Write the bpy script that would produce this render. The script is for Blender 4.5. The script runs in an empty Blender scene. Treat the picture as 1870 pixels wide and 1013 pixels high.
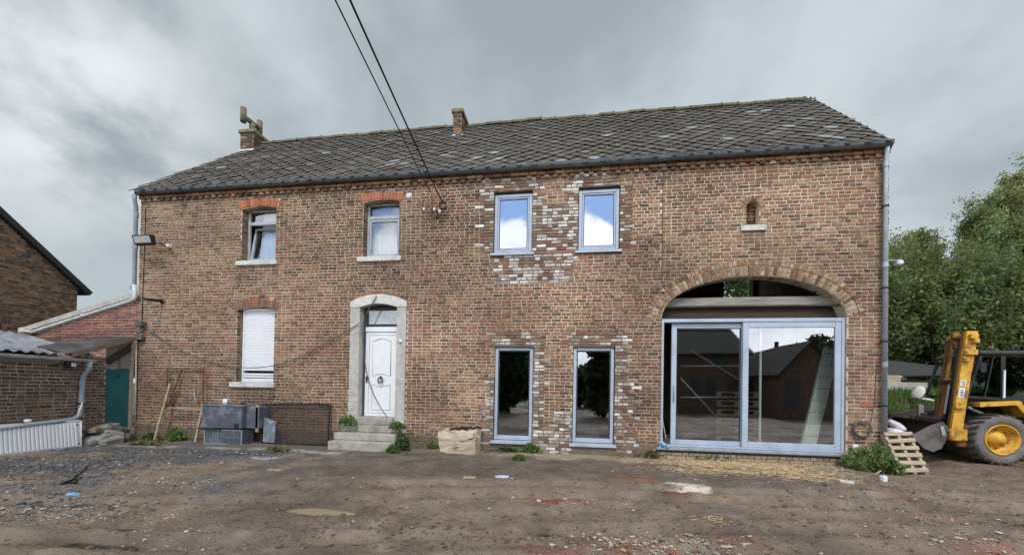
import bpy, math, random
import numpy as np
from mathutils import Matrix, Vector

random.seed(11)
RNG = np.random.default_rng(11)
SC = bpy.context.scene
COL = SC.collection
R = math.radians

# ------------------------------------------------------------------ camera
FPX, CX, CY, EYE = 700.0, 935.0, 701.0, 1.5


def cam_axes(yaw, pitch, roll):
    cy, sy, cp, sp = math.cos(yaw), math.sin(yaw), math.cos(pitch), math.sin(pitch)
    f = Vector((sy * cp, cy * cp, sp)); r = Vector((cy, -sy, 0)); u = r.cross(f)
    c, s = math.cos(roll), math.sin(roll)
    return c * r + s * u, -s * r + c * u, f


CR, CU, CF = cam_axes(R(-8.2), R(0.686), R(1.033))
cam_data = bpy.data.cameras.new('camera')
cam = bpy.data.objects.new('camera', cam_data)
COL.objects.link(cam)
cam_data.sensor_fit = 'HORIZONTAL'
cam_data.sensor_width = 36.0
cam_data.lens = 36.0 * FPX / 1870.0
cam_data.shift_y = (CY - 506.5) / 1870.0
cam_data.clip_start = 0.05
cam_data.clip_end = 2000.0
mw = Matrix.Identity(4)
for i in range(3):
    mw[i][0] = CR[i]; mw[i][1] = CU[i]; mw[i][2] = -CF[i]
mw[2][3] = EYE
cam.matrix_world = mw
SC.camera = cam


def ray(px, py):
    return CR * ((px - CX) / FPX) - CU * ((py - CY) / FPX) + CF


def at(px, py, Y):
    """the point of the place seen at a pixel of the photograph, at distance Y from the camera's wall line"""
    d = ray(px, py); t = Y / d.y
    return Vector((d.x * t, Y, d.z * t + EYE))


# ------------------------------------------------------------------ world, sun, exposure
SUN_AZ, SUN_EL = R(168), R(50)          # behind the camera, a little to the right
world = bpy.data.worlds.new('World'); SC.world = world
world.use_nodes = True
nt = world.node_tree; nt.nodes.clear()
N = nt.nodes.new; L = nt.links.new


def wmath(op, a, b=None, clamp=False):
    n = N('ShaderNodeMath'); n.operation = op; n.use_clamp = clamp
    for i, v in enumerate((a, b)):
        if v is None: continue
        if isinstance(v, (int, float)): n.inputs[i].default_value = v
        else: L(v, n.inputs[i])
    return n.outputs[0]


def wrange(v, a, b, c=0.0, d=1.0):
    n = N('ShaderNodeMapRange'); n.interpolation_type = 'SMOOTHSTEP'
    L(v, n.inputs[0])
    for i, q in enumerate((a, b, c, d)): n.inputs[i + 1].default_value = q
    return n.outputs[0]


def wmix(fac, a, b):
    n = N('ShaderNodeMix'); n.data_type = 'RGBA'
    if isinstance(fac, float): n.inputs[0].default_value = fac
    else: L(fac, n.inputs[0])
    for i, v in ((6, a), (7, b)):
        if isinstance(v, tuple): n.inputs[i].default_value = (*v, 1)
        else: L(v, n.inputs[i])
    return n.outputs[2]


def wnoise(vec, scale, detail=6, rough=0.55, dist=0.0):
    n = N('ShaderNodeTexNoise'); n.inputs['Scale'].default_value = scale
    n.inputs['Detail'].default_value = detail; n.inputs['Roughness'].default_value = rough
    n.inputs['Distortion'].default_value = dist
    L(vec, n.inputs['Vector']); return n.outputs['Fac']


out = N('ShaderNodeOutputWorld'); bg = N('ShaderNodeBackground'); bg.inputs[1].default_value = 0.12
sky = N('ShaderNodeTexSky'); sky.sky_type = 'NISHITA'; sky.sun_disc = False
sky.sun_elevation = SUN_EL; sky.sun_rotation = SUN_AZ
tc = N('ShaderNodeTexCoord'); sep = N('ShaderNodeSeparateXYZ'); L(tc.outputs['Generated'], sep.inputs[0])
dx, dy, dz = sep.outputs
den = wmath('ADD', wmath('MAXIMUM', dz, 0.0), 0.55)
pu = wmath('DIVIDE', dx, den); pv = wmath('DIVIDE', dy, den)
comb = N('ShaderNodeCombineXYZ'); L(pu, comb.inputs[0]); L(pv, comb.inputs[1]); comb.inputs[2].default_value = 3.7
P = comb.outputs[0]
n1 = wnoise(P, 1.3, 5, 0.5, 0.35)
n2 = wnoise(P, 3.6, 7, 0.55, 0.2)
n3 = wnoise(tc.outputs['Generated'], 7.0, 9, 0.6, 0.1)
# rain cloud layer: dark grey bellies, paler thin places and a paler strip towards the horizon
grey = wmath('ADD', wmath('MULTIPLY', n1, 0.72), wmath('MULTIPLY', n2, 0.28))
tone = wrange(grey, 0.40, 0.61)
overcast = wmix(tone, (2.45, 2.85, 3.1), (4.2, 4.7, 5.0))
overcast = wmix(wrange(dz, 0.42, 0.02, 0.0, 0.75), overcast, (3.9, 4.5, 4.8))
# one thinner bright place high on the left, where the sheet is about to break
vb = N('ShaderNodeVectorMath'); vb.operation = 'DISTANCE'; L(tc.outputs['Generated'], vb.inputs[0])
bd = ray(60, 130).normalized(); vb.inputs[1].default_value = bd
thin = wmath('MULTIPLY', wrange(vb.outputs[1], 0.36, 0.02), wrange(n2, 0.34, 0.6))
overcast = wmix(thin, overcast, (5.9, 6.2, 6.4))
# behind the camera the sheet has broken: blue sky over bright cumulus
edge = wmath('ADD', dz, wmath('MULTIPLY', wmath('SUBTRACT', n3, 0.5), 0.42))
cumu = wrange(edge, 0.435, 0.385)
shade = wrange(wnoise(tc.outputs['Generated'], 5.0, 6, 0.6), 0.35, 0.62)
cumcol = wmix(shade, (11.5, 12.0, 13.0), (17.0, 17.2, 17.5))
blue = wmix(0.8, sky.outputs[0], (4.3, 7.0, 13.0))
broken = wmix(cumu, blue, cumcol)
backf = wmath('ADD', dy, wmath('MULTIPLY', wmath('SUBTRACT', n2, 0.5), 0.5))
backm = wmath('MULTIPLY', wrange(backf, -0.02, -0.4), wrange(dz, 0.80, 0.62))
col = wmix(backm, overcast, broken)
L(col, bg.inputs[0]); L(bg.outputs[0], out.inputs[0])

sun_d = bpy.data.lights.new('sun', 'SUN'); sun_d.energy = 2.0; sun_d.angle = R(14); sun_d.color = (1, 0.95, 0.87)
sun = bpy.data.objects.new('sun', sun_d); COL.objects.link(sun)
sv = Vector((math.sin(SUN_AZ) * math.cos(SUN_EL), math.cos(SUN_AZ) * math.cos(SUN_EL), math.sin(SUN_EL)))
sun.rotation_euler = sv.to_track_quat('Z', 'Y').to_euler()
sun.location = (10, -20, 30)

SC.view_settings.view_transform = 'Standard'
SC.view_settings.look = 'None'
SC.view_settings.exposure = 0.28
SC.view_settings.gamma = 1.0
SC.view_settings.use_curve_mapping = False
SC.render.engine = 'CYCLES'
SC.cycles.use_denoising = True
SC.cycles.max_bounces = 8
SC.cycles.transparent_max_bounces = 24
SC.cycles.caustics_reflective = False
SC.cycles.caustics_refractive = False

# ------------------------------------------------------------------ numeric noise
_perm = np.random.default_rng(5).random((256, 256))


def vn(x, y):
    x = np.asarray(x, float); y = np.asarray(y, float)
    xi = np.floor(x).astype(int); yi = np.floor(y).astype(int)
    fx = x - xi; fy = y - yi
    fx = fx * fx * (3 - 2 * fx); fy = fy * fy * (3 - 2 * fy)
    a = _perm[xi % 256, yi % 256]; b = _perm[(xi + 1) % 256, yi % 256]
    c = _perm[xi % 256, (yi + 1) % 256]; d = _perm[(xi + 1) % 256, (yi + 1) % 256]
    return (a * (1 - fx) + b * fx) * (1 - fy) + (c * (1 - fx) + d * fx) * fy


def fbm(x, y, o=4):
    s = 0; a = 0.5; t = 0
    for i in range(o):
        s = s + a * vn(x * 2 ** i + 17.3 * i, y * 2 ** i + 9.1 * i); t += a; a *= 0.5
    return s / t


def ss(a, b, x):
    t = np.clip((np.asarray(x, float) - a) / (b - a), 0, 1)
    return t * t * (3 - 2 * t)


# ------------------------------------------------------------------ materials
def mat(name, color=(0.5, 0.5, 0.5), rough=0.8, var=0.15, vscale=6.0, bump=0.0, bscale=40.0, metal=0.0,
        tint=None, spec=0.3, stain=None, stain_scale=1.5, stain_amt=0.5, stretch=(1, 1, 1), transl=0.0, rvar=0.0, bdist=0.01):
    m = bpy.data.materials.new(name); m.use_nodes = True
    t = m.node_tree; b = t.nodes['Principled BSDF']
    geo = t.nodes.new('ShaderNodeNewGeometry')
    mp = t.nodes.new('ShaderNodeMapping'); mp.inputs['Scale'].default_value = stretch
    t.links.new(geo.outputs['Position'], mp.inputs['Vector'])
    if tint:
        src = t.nodes.new('ShaderNodeAttribute'); src.attribute_name = 'tint'
        src.attribute_type = 'OBJECT' if tint == 'obj' else 'GEOMETRY'
        c = src.outputs['Color']
    else:
        src = t.nodes.new('ShaderNodeRGB'); src.outputs[0].default_value = (*color, 1); c = src.outputs[0]
    no = t.nodes.new('ShaderNodeTexNoise'); no.inputs['Scale'].default_value = vscale
    no.inputs['Detail'].default_value = 6; no.inputs['Roughness'].default_value = 0.62
    t.links.new(mp.outputs[0], no.inputs['Vector'])
    mr = t.nodes.new('ShaderNodeMapRange')
    mr.inputs[1].default_value = 0.3; mr.inputs[2].default_value = 0.7
    mr.inputs[3].default_value = 1 - var; mr.inputs[4].default_value = 1 + var
    t.links.new(no.outputs['Fac'], mr.inputs[0])
    sc = t.nodes.new('ShaderNodeVectorMath'); sc.operation = 'SCALE'
    t.links.new(c, sc.inputs[0]); t.links.new(mr.outputs[0], sc.inputs['Scale'])
    res = sc.outputs[0]
    if stain:
        n2 = t.nodes.new('ShaderNodeTexNoise'); n2.inputs['Scale'].default_value = stain_scale
        n2.inputs['Detail'].default_value = 8; n2.inputs['Roughness'].default_value = 0.65
        t.links.new(mp.outputs[0], n2.inputs['Vector'])
        m2 = t.nodes.new('ShaderNodeMapRange'); m2.interpolation_type = 'SMOOTHSTEP'
        m2.inputs[1].default_value = 0.46; m2.inputs[2].default_value = 0.64
        m2.inputs[3].default_value = 0; m2.inputs[4].default_value = stain_amt
        t.links.new(n2.outputs['Fac'], m2.inputs[0])
        mx = t.nodes.new('ShaderNodeMix'); mx.data_type = 'RGBA'
        t.links.new(m2.outputs[0], mx.inputs[0]); t.links.new(res, mx.inputs[6])
        mx.inputs[7].default_value = (*stain, 1); res = mx.outputs[2]
    t.links.new(res, b.inputs['Base Color'])
    b.inputs['Roughness'].default_value = rough
    if rvar:
        rr = t.nodes.new('ShaderNodeMapRange'); rr.inputs[1].default_value = 0.35; rr.inputs[2].default_value = 0.65
        rr.inputs[3].default_value = max(rough - rvar, 0.05); rr.inputs[4].default_value = min(rough + rvar, 1)
        n4 = t.nodes.new('ShaderNodeTexNoise'); n4.inputs['Scale'].default_value = 0.9; n4.inputs['Detail'].default_value = 5
        t.links.new(geo.outputs['Position'], n4.inputs['Vector'])
        t.links.new(n4.outputs['Fac'], rr.inputs[0]); t.links.new(rr.outputs[0], b.inputs['Roughness'])
    b.inputs['Metallic'].default_value = metal
    b.inputs['Specular IOR Level'].default_value = spec
    if bump:
        n3 = t.nodes.new('ShaderNodeTexNoise'); n3.inputs['Scale'].default_value = bscale
        n3.inputs['Detail'].default_value = 6; n3.inputs['Roughness'].default_value = 0.6
        t.links.new(mp.outputs[0], n3.inputs['Vector'])
        bp = t.nodes.new('ShaderNodeBump'); bp.inputs['Strength'].default_value = bump
        bp.inputs['Distance'].default_value = bdist
        t.links.new(n3.outputs['Fac'], bp.inputs['Height']); t.links.new(bp.outputs[0], b.inputs['Normal'])
    if transl:
        o = t.nodes['Material Output']; tr = t.nodes.new('ShaderNodeBsdfTranslucent')
        t.links.new(res, tr.inputs[0]); ms = t.nodes.new('ShaderNodeMixShader'); ms.inputs[0].default_value = transl
        t.links.new(b.outputs[0], ms.inputs[1]); t.links.new(tr.outputs[0], ms.inputs[2])
        t.links.new(ms.outputs[0], o.inputs[0])
    return m


def glass_mat(name, refl, tintc=(0.75, 0.8, 0.78), warp=0.03, rough=0.0):
    m = bpy.data.materials.new(name); m.use_nodes = True
    t = m.node_tree; t.nodes.clear()
    o = t.nodes.new('ShaderNodeOutputMaterial')
    tr = t.nodes.new('ShaderNodeBsdfTransparent'); tr.inputs[0].default_value = (*tintc, 1)
    gl = t.nodes.new('ShaderNodeBsdfGlossy'); gl.inputs['Roughness'].default_value = rough
    gl.inputs[0].default_value = (0.95, 0.97, 1, 1)
    lw_ = t.nodes.new('ShaderNodeLayerWeight'); lw_.inputs[0].default_value = 0.5      # two-sided, unlike the Fresnel node
    pw = t.nodes.new('ShaderNodeMath'); pw.operation = 'POWER'; pw.inputs[1].default_value = 5
    t.links.new(lw_.outputs['Facing'], pw.inputs[0])
    ad = t.nodes.new('ShaderNodeMath'); ad.use_clamp = True; ad.inputs[1].default_value = refl
    t.links.new(pw.outputs[0], ad.inputs[0])
    no = t.nodes.new('ShaderNodeTexNoise'); no.inputs['Scale'].default_value = 1.3; no.inputs['Detail'].default_value = 1
    geo = t.nodes.new('ShaderNodeNewGeometry'); t.links.new(geo.outputs['Position'], no.inputs['Vector'])
    bp = t.nodes.new('ShaderNodeBump'); bp.inputs['Strength'].default_value = warp; bp.inputs['Distance'].default_value = 0.05
    t.links.new(no.outputs['Fac'], bp.inputs['Height']); t.links.new(bp.outputs[0], gl.inputs['Normal'])
    ms = t.nodes.new('ShaderNodeMixShader')
    t.links.new(ad.outputs[0], ms.inputs[0]); t.links.new(tr.outputs[0], ms.inputs[1]); t.links.new(gl.outputs[0], ms.inputs[2])
    t.links.new(ms.outputs[0], o.inputs[0])
    return m


def alpha_mat(name, color, alpha, rough=0.8):
    m = mat(name, color, rough, var=0.1); t = m.node_tree
    t.nodes['Principled BSDF'].inputs['Alpha'].default_value = alpha
    return m


M = {}
M['brick'] = mat('brick_tinted', tint='geo', rough=0.9, var=0.28, vscale=22, bump=0.5, bscale=90, spec=0.15)
M['brick_obj'] = mat('brick_single', tint='obj', rough=0.9, var=0.28, vscale=22, bump=0.5, bscale=90, spec=0.15)
M['mortar'] = mat('lime_mortar', tint='geo', rough=0.95, var=0.22, vscale=5, bump=0.5, bscale=120, spec=0.1)
M['slate'] = mat('roof_slate', tint='geo', rough=0.75, var=0.3, vscale=14, bump=0.3, bscale=60, stain=(0.21, 0.20, 0.165), stain_scale=11, stain_amt=0.6)
M['slate_obj'] = mat('roof_slate_single', tint='obj', rough=0.75, var=0.3, vscale=14, bump=0.3, bscale=60, stain=(0.21, 0.20, 0.165), stain_scale=11, stain_amt=0.6)
M['deck'] = mat('roof_underlay', (0.065, 0.057, 0.048), 0.9)
M['moss'] = mat('moss', (0.10, 0.10, 0.035), 0.95, var=0.45, vscale=25, bump=0.6, bscale=60)
M['ridge'] = mat('ridge_tile', (0.13, 0.115, 0.085), 0.9, var=0.35, vscale=12, bump=0.4, stain=(0.10, 0.10, 0.04), stain_scale=4, stain_amt=0.6)
M['zinc'] = mat('zinc', (0.17, 0.20, 0.215), 0.42, var=0.25, vscale=5, metal=0.45, spec=0.5, stain=(0.08, 0.09, 0.095), stain_scale=3, stain_amt=0.5)
M['zinc_light'] = mat('zinc_light', (0.36, 0.40, 0.42), 0.45, var=0.2, vscale=6, metal=0.4, spec=0.5)
M['pvc'] = mat('grey_plastic_pipe', (0.30, 0.33, 0.35), 0.5, var=0.2, vscale=6, stain=(0.18, 0.17, 0.15), stain_scale=3)
M['pvc_white'] = mat('pale_pipe', (0.55, 0.57, 0.56), 0.5, var=0.2, vscale=5, stain=(0.3, 0.29, 0.26), stain_scale=4)
M['alu'] = mat('blue_grey_aluminium', (0.42, 0.48, 0.565), 0.42, var=0.08, vscale=3, spec=0.45, stain=(0.29, 0.32, 0.36), stain_scale=2, stain_amt=0.4)
M['alu_dark'] = mat('window_gasket', (0.05, 0.06, 0.07), 0.6)
M['oldframe'] = mat('old_grey_frame', (0.38, 0.42, 0.43), 0.5, var=0.12, stain=(0.25, 0.26, 0.25), stain_scale=5)
M['white'] = mat('white_paint', (0.78, 0.79, 0.80), 0.45, var=0.04, vscale=3, stain=(0.6, 0.6, 0.58), stain_scale=3, stain_amt=0.3, spec=0.4)
M['stone'] = mat('blue_stone', (0.47, 0.445, 0.395), 0.85, var=0.2, vscale=9, bump=0.35, bscale=80, stain=(0.32, 0.295, 0.25), stain_scale=3, stain_amt=0.5)
M['stone_pale'] = mat('pale_stone', (0.60, 0.58, 0.53), 0.85, var=0.15, vscale=9, bump=0.3, bscale=80, stain=(0.33, 0.31, 0.27), stain_scale=3, stain_amt=0.5)
M['concrete'] = mat('concrete_step', (0.37, 0.35, 0.30), 0.9, var=0.2, vscale=8, bump=0.4, bscale=60, stain=(0.17, 0.155, 0.12), stain_scale=2.2, stain_amt=0.6)
M['glass'] = glass_mat('window_glass', 0.36)
M['glass_old'] = glass_mat('old_window_glass', 0.10, (0.93, 0.95, 0.95), warp=0.02)
M['glass_patio'] = glass_mat('patio_glass', 0.26, (0.97, 0.99, 0.98))
M['curtain'] = mat('net_curtain', (0.60, 0.61, 0.64), 0.95, var=0.18, vscale=4, stretch=(1, 1, 0.5))
M['interior'] = mat('raw_interior', (0.10, 0.085, 0.07), 0.95, var=0.3, vscale=3)
M['wood'] = mat('weathered_wood', (0.22, 0.17, 0.12), 0.85, var=0.3, vscale=10, bump=0.3, bscale=50, stretch=(0.35, 2, 3))
M['wood_pale'] = mat('pallet_wood', (0.40, 0.325, 0.225), 0.85, var=0.25, vscale=9, bump=0.3, bscale=60, stretch=(0.4, 2, 4), stain=(0.20, 0.15, 0.10), stain_scale=3, stain_amt=0.5)
M['wood_grey'] = mat('grey_beam_wood', (0.27, 0.25, 0.215), 0.9, var=0.3, vscale=9, bump=0.4, bscale=40, stretch=(0.3, 2, 3), stain=(0.14, 0.12, 0.09), stain_scale=3)
M['wood_dark'] = mat('dark_board', (0.055, 0.042, 0.03), 0.9, var=0.3, vscale=9, stretch=(0.3, 2, 3))
M['rust'] = mat('rusty_steel', (0.16, 0.075, 0.045), 0.85, var=0.4, vscale=20, bump=0.3)
M['black'] = mat('black_metal', (0.022, 0.022, 0.024), 0.5, var=0.2)
M['cable'] = mat('black_cable', (0.014, 0.014, 0.015), 0.6)
M['cable_grey'] = mat('grey_cable', (0.10, 0.09, 0.085), 0.7)
M['galv'] = mat('galvanised_sheet', (0.10, 0.115, 0.135), 0.5, var=0.25, vscale=5, metal=0.25, spec=0.5, stain=(0.30, 0.33, 0.37), stain_scale=3.2, stain_amt=0.6)
M['galv2'] = mat('ribbed_sheet', (0.16, 0.185, 0.21), 0.5, var=0.2, vscale=6, metal=0.3, stain=(0.42, 0.45, 0.48), stain_scale=7, stain_amt=0.7)
M['card'] = mat('wet_cardboard', (0.52, 0.43, 0.31), 0.95, var=0.12, vscale=4, bump=0.3, bscale=30, stain=(0.30, 0.23, 0.15), stain_scale=2.4, stain_amt=0.7)
M['net'] = alpha_mat('mesh_netting', (0.05, 0.035, 0.028), 0.45)
M['teal'] = mat('teal_paint', (0.022, 0.135, 0.128), 0.55, var=0.2, vscale=4, stain=(0.03, 0.085, 0.08), stain_scale=2, stain_amt=0.7)
M['translucent'] = mat('cloudy_panel', (0.42, 0.41, 0.38), 0.5, var=0.15, transl=0.4, stain=(0.25, 0.23, 0.2), stain_scale=3)
M['corr'] = mat('fibre_cement_sheet', (0.23, 0.245, 0.265), 0.8, var=0.25, vscale=5, bump=0.3, stain=(0.12, 0.10, 0.07), stain_scale=1.8, stain_amt=0.7)
M['bitumen'] = mat('dark_roof_board', (0.05, 0.038, 0.032), 0.45, var=0.3, vscale=3, spec=0.5, stain=(0.11, 0.11, 0.12), stain_scale=1.5)
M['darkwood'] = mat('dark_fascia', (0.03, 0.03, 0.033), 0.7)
M['yellow'] = mat('yellow_paint', (0.66, 0.36, 0.035), 0.5, var=0.15, vscale=6, spec=0.4, stain=(0.17, 0.075, 0.032), stain_scale=4.5, stain_amt=0.85)
M['yellow_rust'] = mat('rusty_yellow', (0.30, 0.15, 0.04), 0.7, var=0.35, vscale=10, stain=(0.075, 0.04, 0.028), stain_scale=2.5, stain_amt=0.9)
M['tyre'] = mat('dusty_rubber', (0.15, 0.148, 0.14), 0.9, var=0.35, vscale=9, bump=0.3, stain=(0.16, 0.125, 0.09), stain_scale=3, stain_amt=0.8)
M['tyre_dark'] = mat('rubber_tread', (0.055, 0.05, 0.044), 0.9, var=0.4, vscale=9, stain=(0.13, 0.10, 0.07), stain_scale=4, stain_amt=0.7)
M['bucket'] = mat('worn_steel', (0.17, 0.15, 0.14), 0.5, var=0.25, vscale=5, metal=0.35, stain=(0.065, 0.05, 0.042), stain_scale=2.2, stain_amt=0.8)
M['bucket_in'] = mat('rusty_bucket_inside', (0.06, 0.036, 0.027), 0.8, var=0.3)
M['sticker'] = mat('white_sticker', (0.7, 0.7, 0.7), 0.5)
M['ground'] = mat('muddy_ground', tint='geo', rough=0.66, var=0.32, vscale=2.6, bump=1.0, bscale=22, spec=0.3, rvar=0.30, bdist=0.04)
M['stones'] = mat('loose_stones', tint='geo', rough=0.9, var=0.15, vscale=30)
M['straw'] = mat('straw', tint='geo', rough=0.85, var=0.2, vscale=20)
M['leaf'] = mat('tree_leaf', tint='geo', rough=0.55, var=0.2, vscale=2, spec=0.35, transl=0.45)
M['weed'] = mat('weed_leaf', tint='geo', rough=0.6, var=0.2, vscale=15, transl=0.3)
M['bark'] = mat('bark', (0.10, 0.085, 0.065), 0.95, var=0.3, vscale=8)
M['ladder'] = mat('oxidised_aluminium', (0.74, 0.82, 0.71), 0.5, var=0.12, vscale=5, spec=0.5, metal=0.1)
M['plastic_white'] = mat('white_plastic', (0.72, 0.73, 0.74), 0.4, var=0.06)
M['plastic_blue'] = mat('blue_plastic', (0.22, 0.42, 0.60), 0.4, var=0.3, vscale=18)
M['sack'] = mat('printed_sack', (0.74, 0.72, 0.75), 0.5, var=0.25, vscale=9, stain=(0.50, 0.26, 0.34), stain_scale=6, stain_amt=0.5, bump=.5, bscale=14, bdist=.03)
M['rubble'] = mat('broken_stone', (0.27, 0.26, 0.245), 0.9, var=0.25, vscale=7, bump=0.5, bscale=40, stain=(0.13, 0.12, 0.10), stain_scale=3)
M['rubble_dark'] = mat('dark_broken_stone', (0.12, 0.11, 0.095), 0.9, var=0.3, vscale=7, bump=0.5, bscale=40)
M['cabglass'] = glass_mat('cab_glass', 0.02, (0.28, 0.33, 0.30))


M['barn_roof'] = mat('barn_roof', (0.035, 0.032, 0.030), 0.9, var=.3)


def water_mat():
    m = bpy.data.materials.new('puddle_water'); m.use_nodes = True
    b = m.node_tree.nodes['Principled BSDF']
    b.inputs['Base Color'].default_value = (0.13, 0.10, 0.065, 1); b.inputs['Roughness'].default_value = 0.03
    b.inputs['Specular IOR Level'].default_value = 1.0
    return m


M['water'] = water_mat()
M['muddy_water'] = water_mat(); M['muddy_water'].node_tree.nodes['Principled BSDF'].inputs['Base Color'].default_value = (.33, .255, .155, 1)
M['water'].node_tree.nodes['Principled BSDF'].inputs['Base Color'].default_value = (.045, .038, .028, 1)

# ------------------------------------------------------------------ mesh building
WM = {}


def reg(o, m): WM[o.name] = m


def link(o, parent=None, m=None):
    COL.objects.link(o)
    m = m or Matrix.Identity(4)
    if parent is not None:
        o.parent = parent
        o.matrix_parent_inverse = WM[parent.name].inverted()
    o.matrix_basis = m
    reg(o, m)
    return o


def tag(o, label=None, cat=None, group=None, kind=None):
    if label: o['label'] = label
    if cat: o['category'] = cat
    if group: o['group'] = group
    if kind: o['kind'] = kind
    return o


def thing(name, loc, label, cat, group=None):
    o = bpy.data.objects.new(name, None); o.empty_display_size = 0.2
    link(o, None, Matrix.Translation(Vector(loc)))
    return tag(o, label, cat, group)


class MB:
    def __init__(s):
        s.v = []; s.f = []; s.t = []; s.sm = []; s.cur = (1, 1, 1)

    def add(s, vs, fs, smooth=False, tint=None):
        n = len(s.v); tt = tint or s.cur
        s.v.extend([tuple(p) for p in vs]); s.t.extend([tt] * len(vs))
        for f in fs: s.f.append([i + n for i in f]); s.sm.append(smooth)
        return s

    def hexa(s, p, tint=None):   # 0-3 bottom loop, 4-7 top loop
        return s.add(p, [(3, 2, 1, 0), (4, 5, 6, 7), (0, 1, 5, 4), (1, 2, 6, 5), (2, 3, 7, 6), (3, 0, 4, 7)], False, tint)

    def box(s, x0, x1, y0, y1, z0, z1, tint=None):
        return s.hexa([(x0, y0, z0), (x1, y0, z0), (x1, y1, z0), (x0, y1, z0), (x0, y0, z1), (x1, y0, z1), (x1, y1, z1), (x0, y1, z1)], tint)

    def bbox(s, x0, x1, y0, y1, z0, z1, b=0.008, tint=None):
        """box with chamfered edges"""
        b = min(b, (x1 - x0) * .3, (y1 - y0) * .3, (z1 - z0) * .3)
        vs = []
        X = ((x0, x0 + b), (x1, x1 - b)); Y = ((y0, y0 + b), (y1, y1 - b)); Z = ((z0, z0 + b), (z1, z1 - b))
        for k in (0, 1):
            for j in (0, 1):
                for i in (0, 1):
                    vs += [(X[i][0], Y[j][1], Z[k][1]), (X[i][1], Y[j][0], Z[k][1]), (X[i][1], Y[j][1], Z[k][0])]
        def c(i, j, k): return (k * 4 + j * 2 + i) * 3
        fs = []
        fs += [(c(0,0,0), c(0,0,1), c(0,1,1), c(0,1,0)), (c(1,0,0), c(1,1,0), c(1,1,1), c(1,0,1))]
        fs += [(c(0,0,0)+1, c(1,0,0)+1, c(1,0,1)+1, c(0,0,1)+1), (c(0,1,0)+1, c(0,1,1)+1, c(1,1,1)+1, c(1,1,0)+1)]
        fs += [(c(0,0,0)+2, c(0,1,0)+2, c(1,1,0)+2, c(1,0,0)+2), (c(0,0,1)+2, c(1,0,1)+2, c(1,1,1)+2, c(0,1,1)+2)]
        for k in (0, 1):
            for j in (0, 1):
                fs.append((c(0,j,k)+1, c(0,j,k)+2, c(1,j,k)+2, c(1,j,k)+1))
        for k in (0, 1):
            for i in (0, 1):
                fs.append((c(i,0,k), c(i,0,k)+2, c(i,1,k)+2, c(i,1,k)))
        for j in (0, 1):
            for i in (0, 1):
                fs.append((c(i,j,0), c(i,j,0)+1, c(i,j,1)+1, c(i,j,1)))
        for k in (0, 1):
            for j in (0, 1):
                for i in (0, 1): fs.append((c(i,j,k), c(i,j,k)+1, c(i,j,k)+2))
        return s.add(vs, fs, False, tint)

    def tube(s, pts, r, n=8, tint=None, caps=True, smooth=True):
        pts = [Vector(p) for p in pts]; rs = r if isinstance(r, (list, tuple)) else [r] * len(pts)
        vs = []; up = Vector((0, 0, 1)); prev = None
        for i, p in enumerate(pts):
            a = pts[max(i - 1, 0)]; b = pts[min(i + 1, len(pts) - 1)]; d = (b - a).normalized()
            if prev is None:
                ref = up if abs(d.z) < 0.9 else Vector((1, 0, 0))
                x = d.cross(ref).normalized()
            else:
                x = (prev - d * prev.dot(d)).normalized()
            prev = x; y = d.cross(x)
            for k in range(n):
                t = 2 * math.pi * k / n; vs.append(p + (x * math.cos(t) + y * math.sin(t)) * rs[i])
        fs = []
        for i in range(len(pts) - 1):
            for k in range(n):
                k2 = (k + 1) % n; fs.append((i * n + k, i * n + k2, (i + 1) * n + k2, (i + 1) * n + k))
        s.add(vs, fs, smooth, tint)
        if caps:
            m = len(s.v) - len(vs); e = m + (len(pts) - 1) * n
            s.f.append([m + k for k in range(n)][::-1]); s.sm.append(False)
            s.f.append([e + k for k in range(n)]); s.sm.append(False)
        return s

    def bar(s, a, b, w, h, up=(0, 0, 1), tint=None):
        """rectangular bar from a to b, w across, h along up"""
        a = Vector(a); b = Vector(b); d = (b - a).normalized(); u = Vector(up)
        x = d.cross(u).normalized(); y = x.cross(d).normalized()
        x *= w / 2; y *= h / 2
        return s.hexa([a - x - y, a + x - y, b + x - y, b - x - y, a - x + y, a + x + y, b + x + y, b - x + y], tint)

    def prism(s, poly, y0, y1, tint=None):
        """polygon of (x, z) extruded from y0 to y1"""
        n = len(poly)
        vs = [(x, y0, z) for x, z in poly] + [(x, y1, z) for x, z in poly]
        fs = [tuple(range(n)), tuple(range(2 * n - 1, n - 1, -1))]
        for i in range(n): j = (i + 1) % n; fs.append((j, i, i + n, j + n))
        return s.add(vs, fs, False, tint)

    def lathe(s, prof, c, axis='y', n=24, tint=None, smooth=True, a0=0.0):
        """profile of (radius, along) turned about an axis through c"""
        c = Vector(c); vs = []
        for r, a in prof:
            for k in range(n):
                t = a0 + 2 * math.pi * k / n; p, q = r * math.cos(t), r * math.sin(t)
                vs.append(c + (Vector((p, a, q)) if axis == 'y' else Vector((p, q, a)) if axis == 'z' else Vector((a, p, q))))
        fs = []
        for i in range(len(prof) - 1):
            for k in range(n): k2 = (k + 1) % n; fs.append((i * n + k, i * n + k2, (i + 1) * n + k2, (i + 1) * n + k))
        return s.add(vs, fs, smooth, tint)

    def mesh(s, name, m, base=Vector((0, 0, 0))):
        me = bpy.data.meshes.new(name)
        me.from_pydata([(p[0] - base.x, p[1] - base.y, p[2] - base.z) for p in s.v], [], s.f)
        me.polygons.foreach_set('use_smooth', s.sm)
        a = me.attributes.new('tint', 'FLOAT_COLOR', 'POINT')
        arr = np.ones((len(s.v), 4), np.float32); arr[:, :3] = np.array(s.t, np.float32).reshape(-1, 3)
        a.data.foreach_set('color', arr.ravel())
        me.materials.append(m); me.update()
        return me

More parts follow.
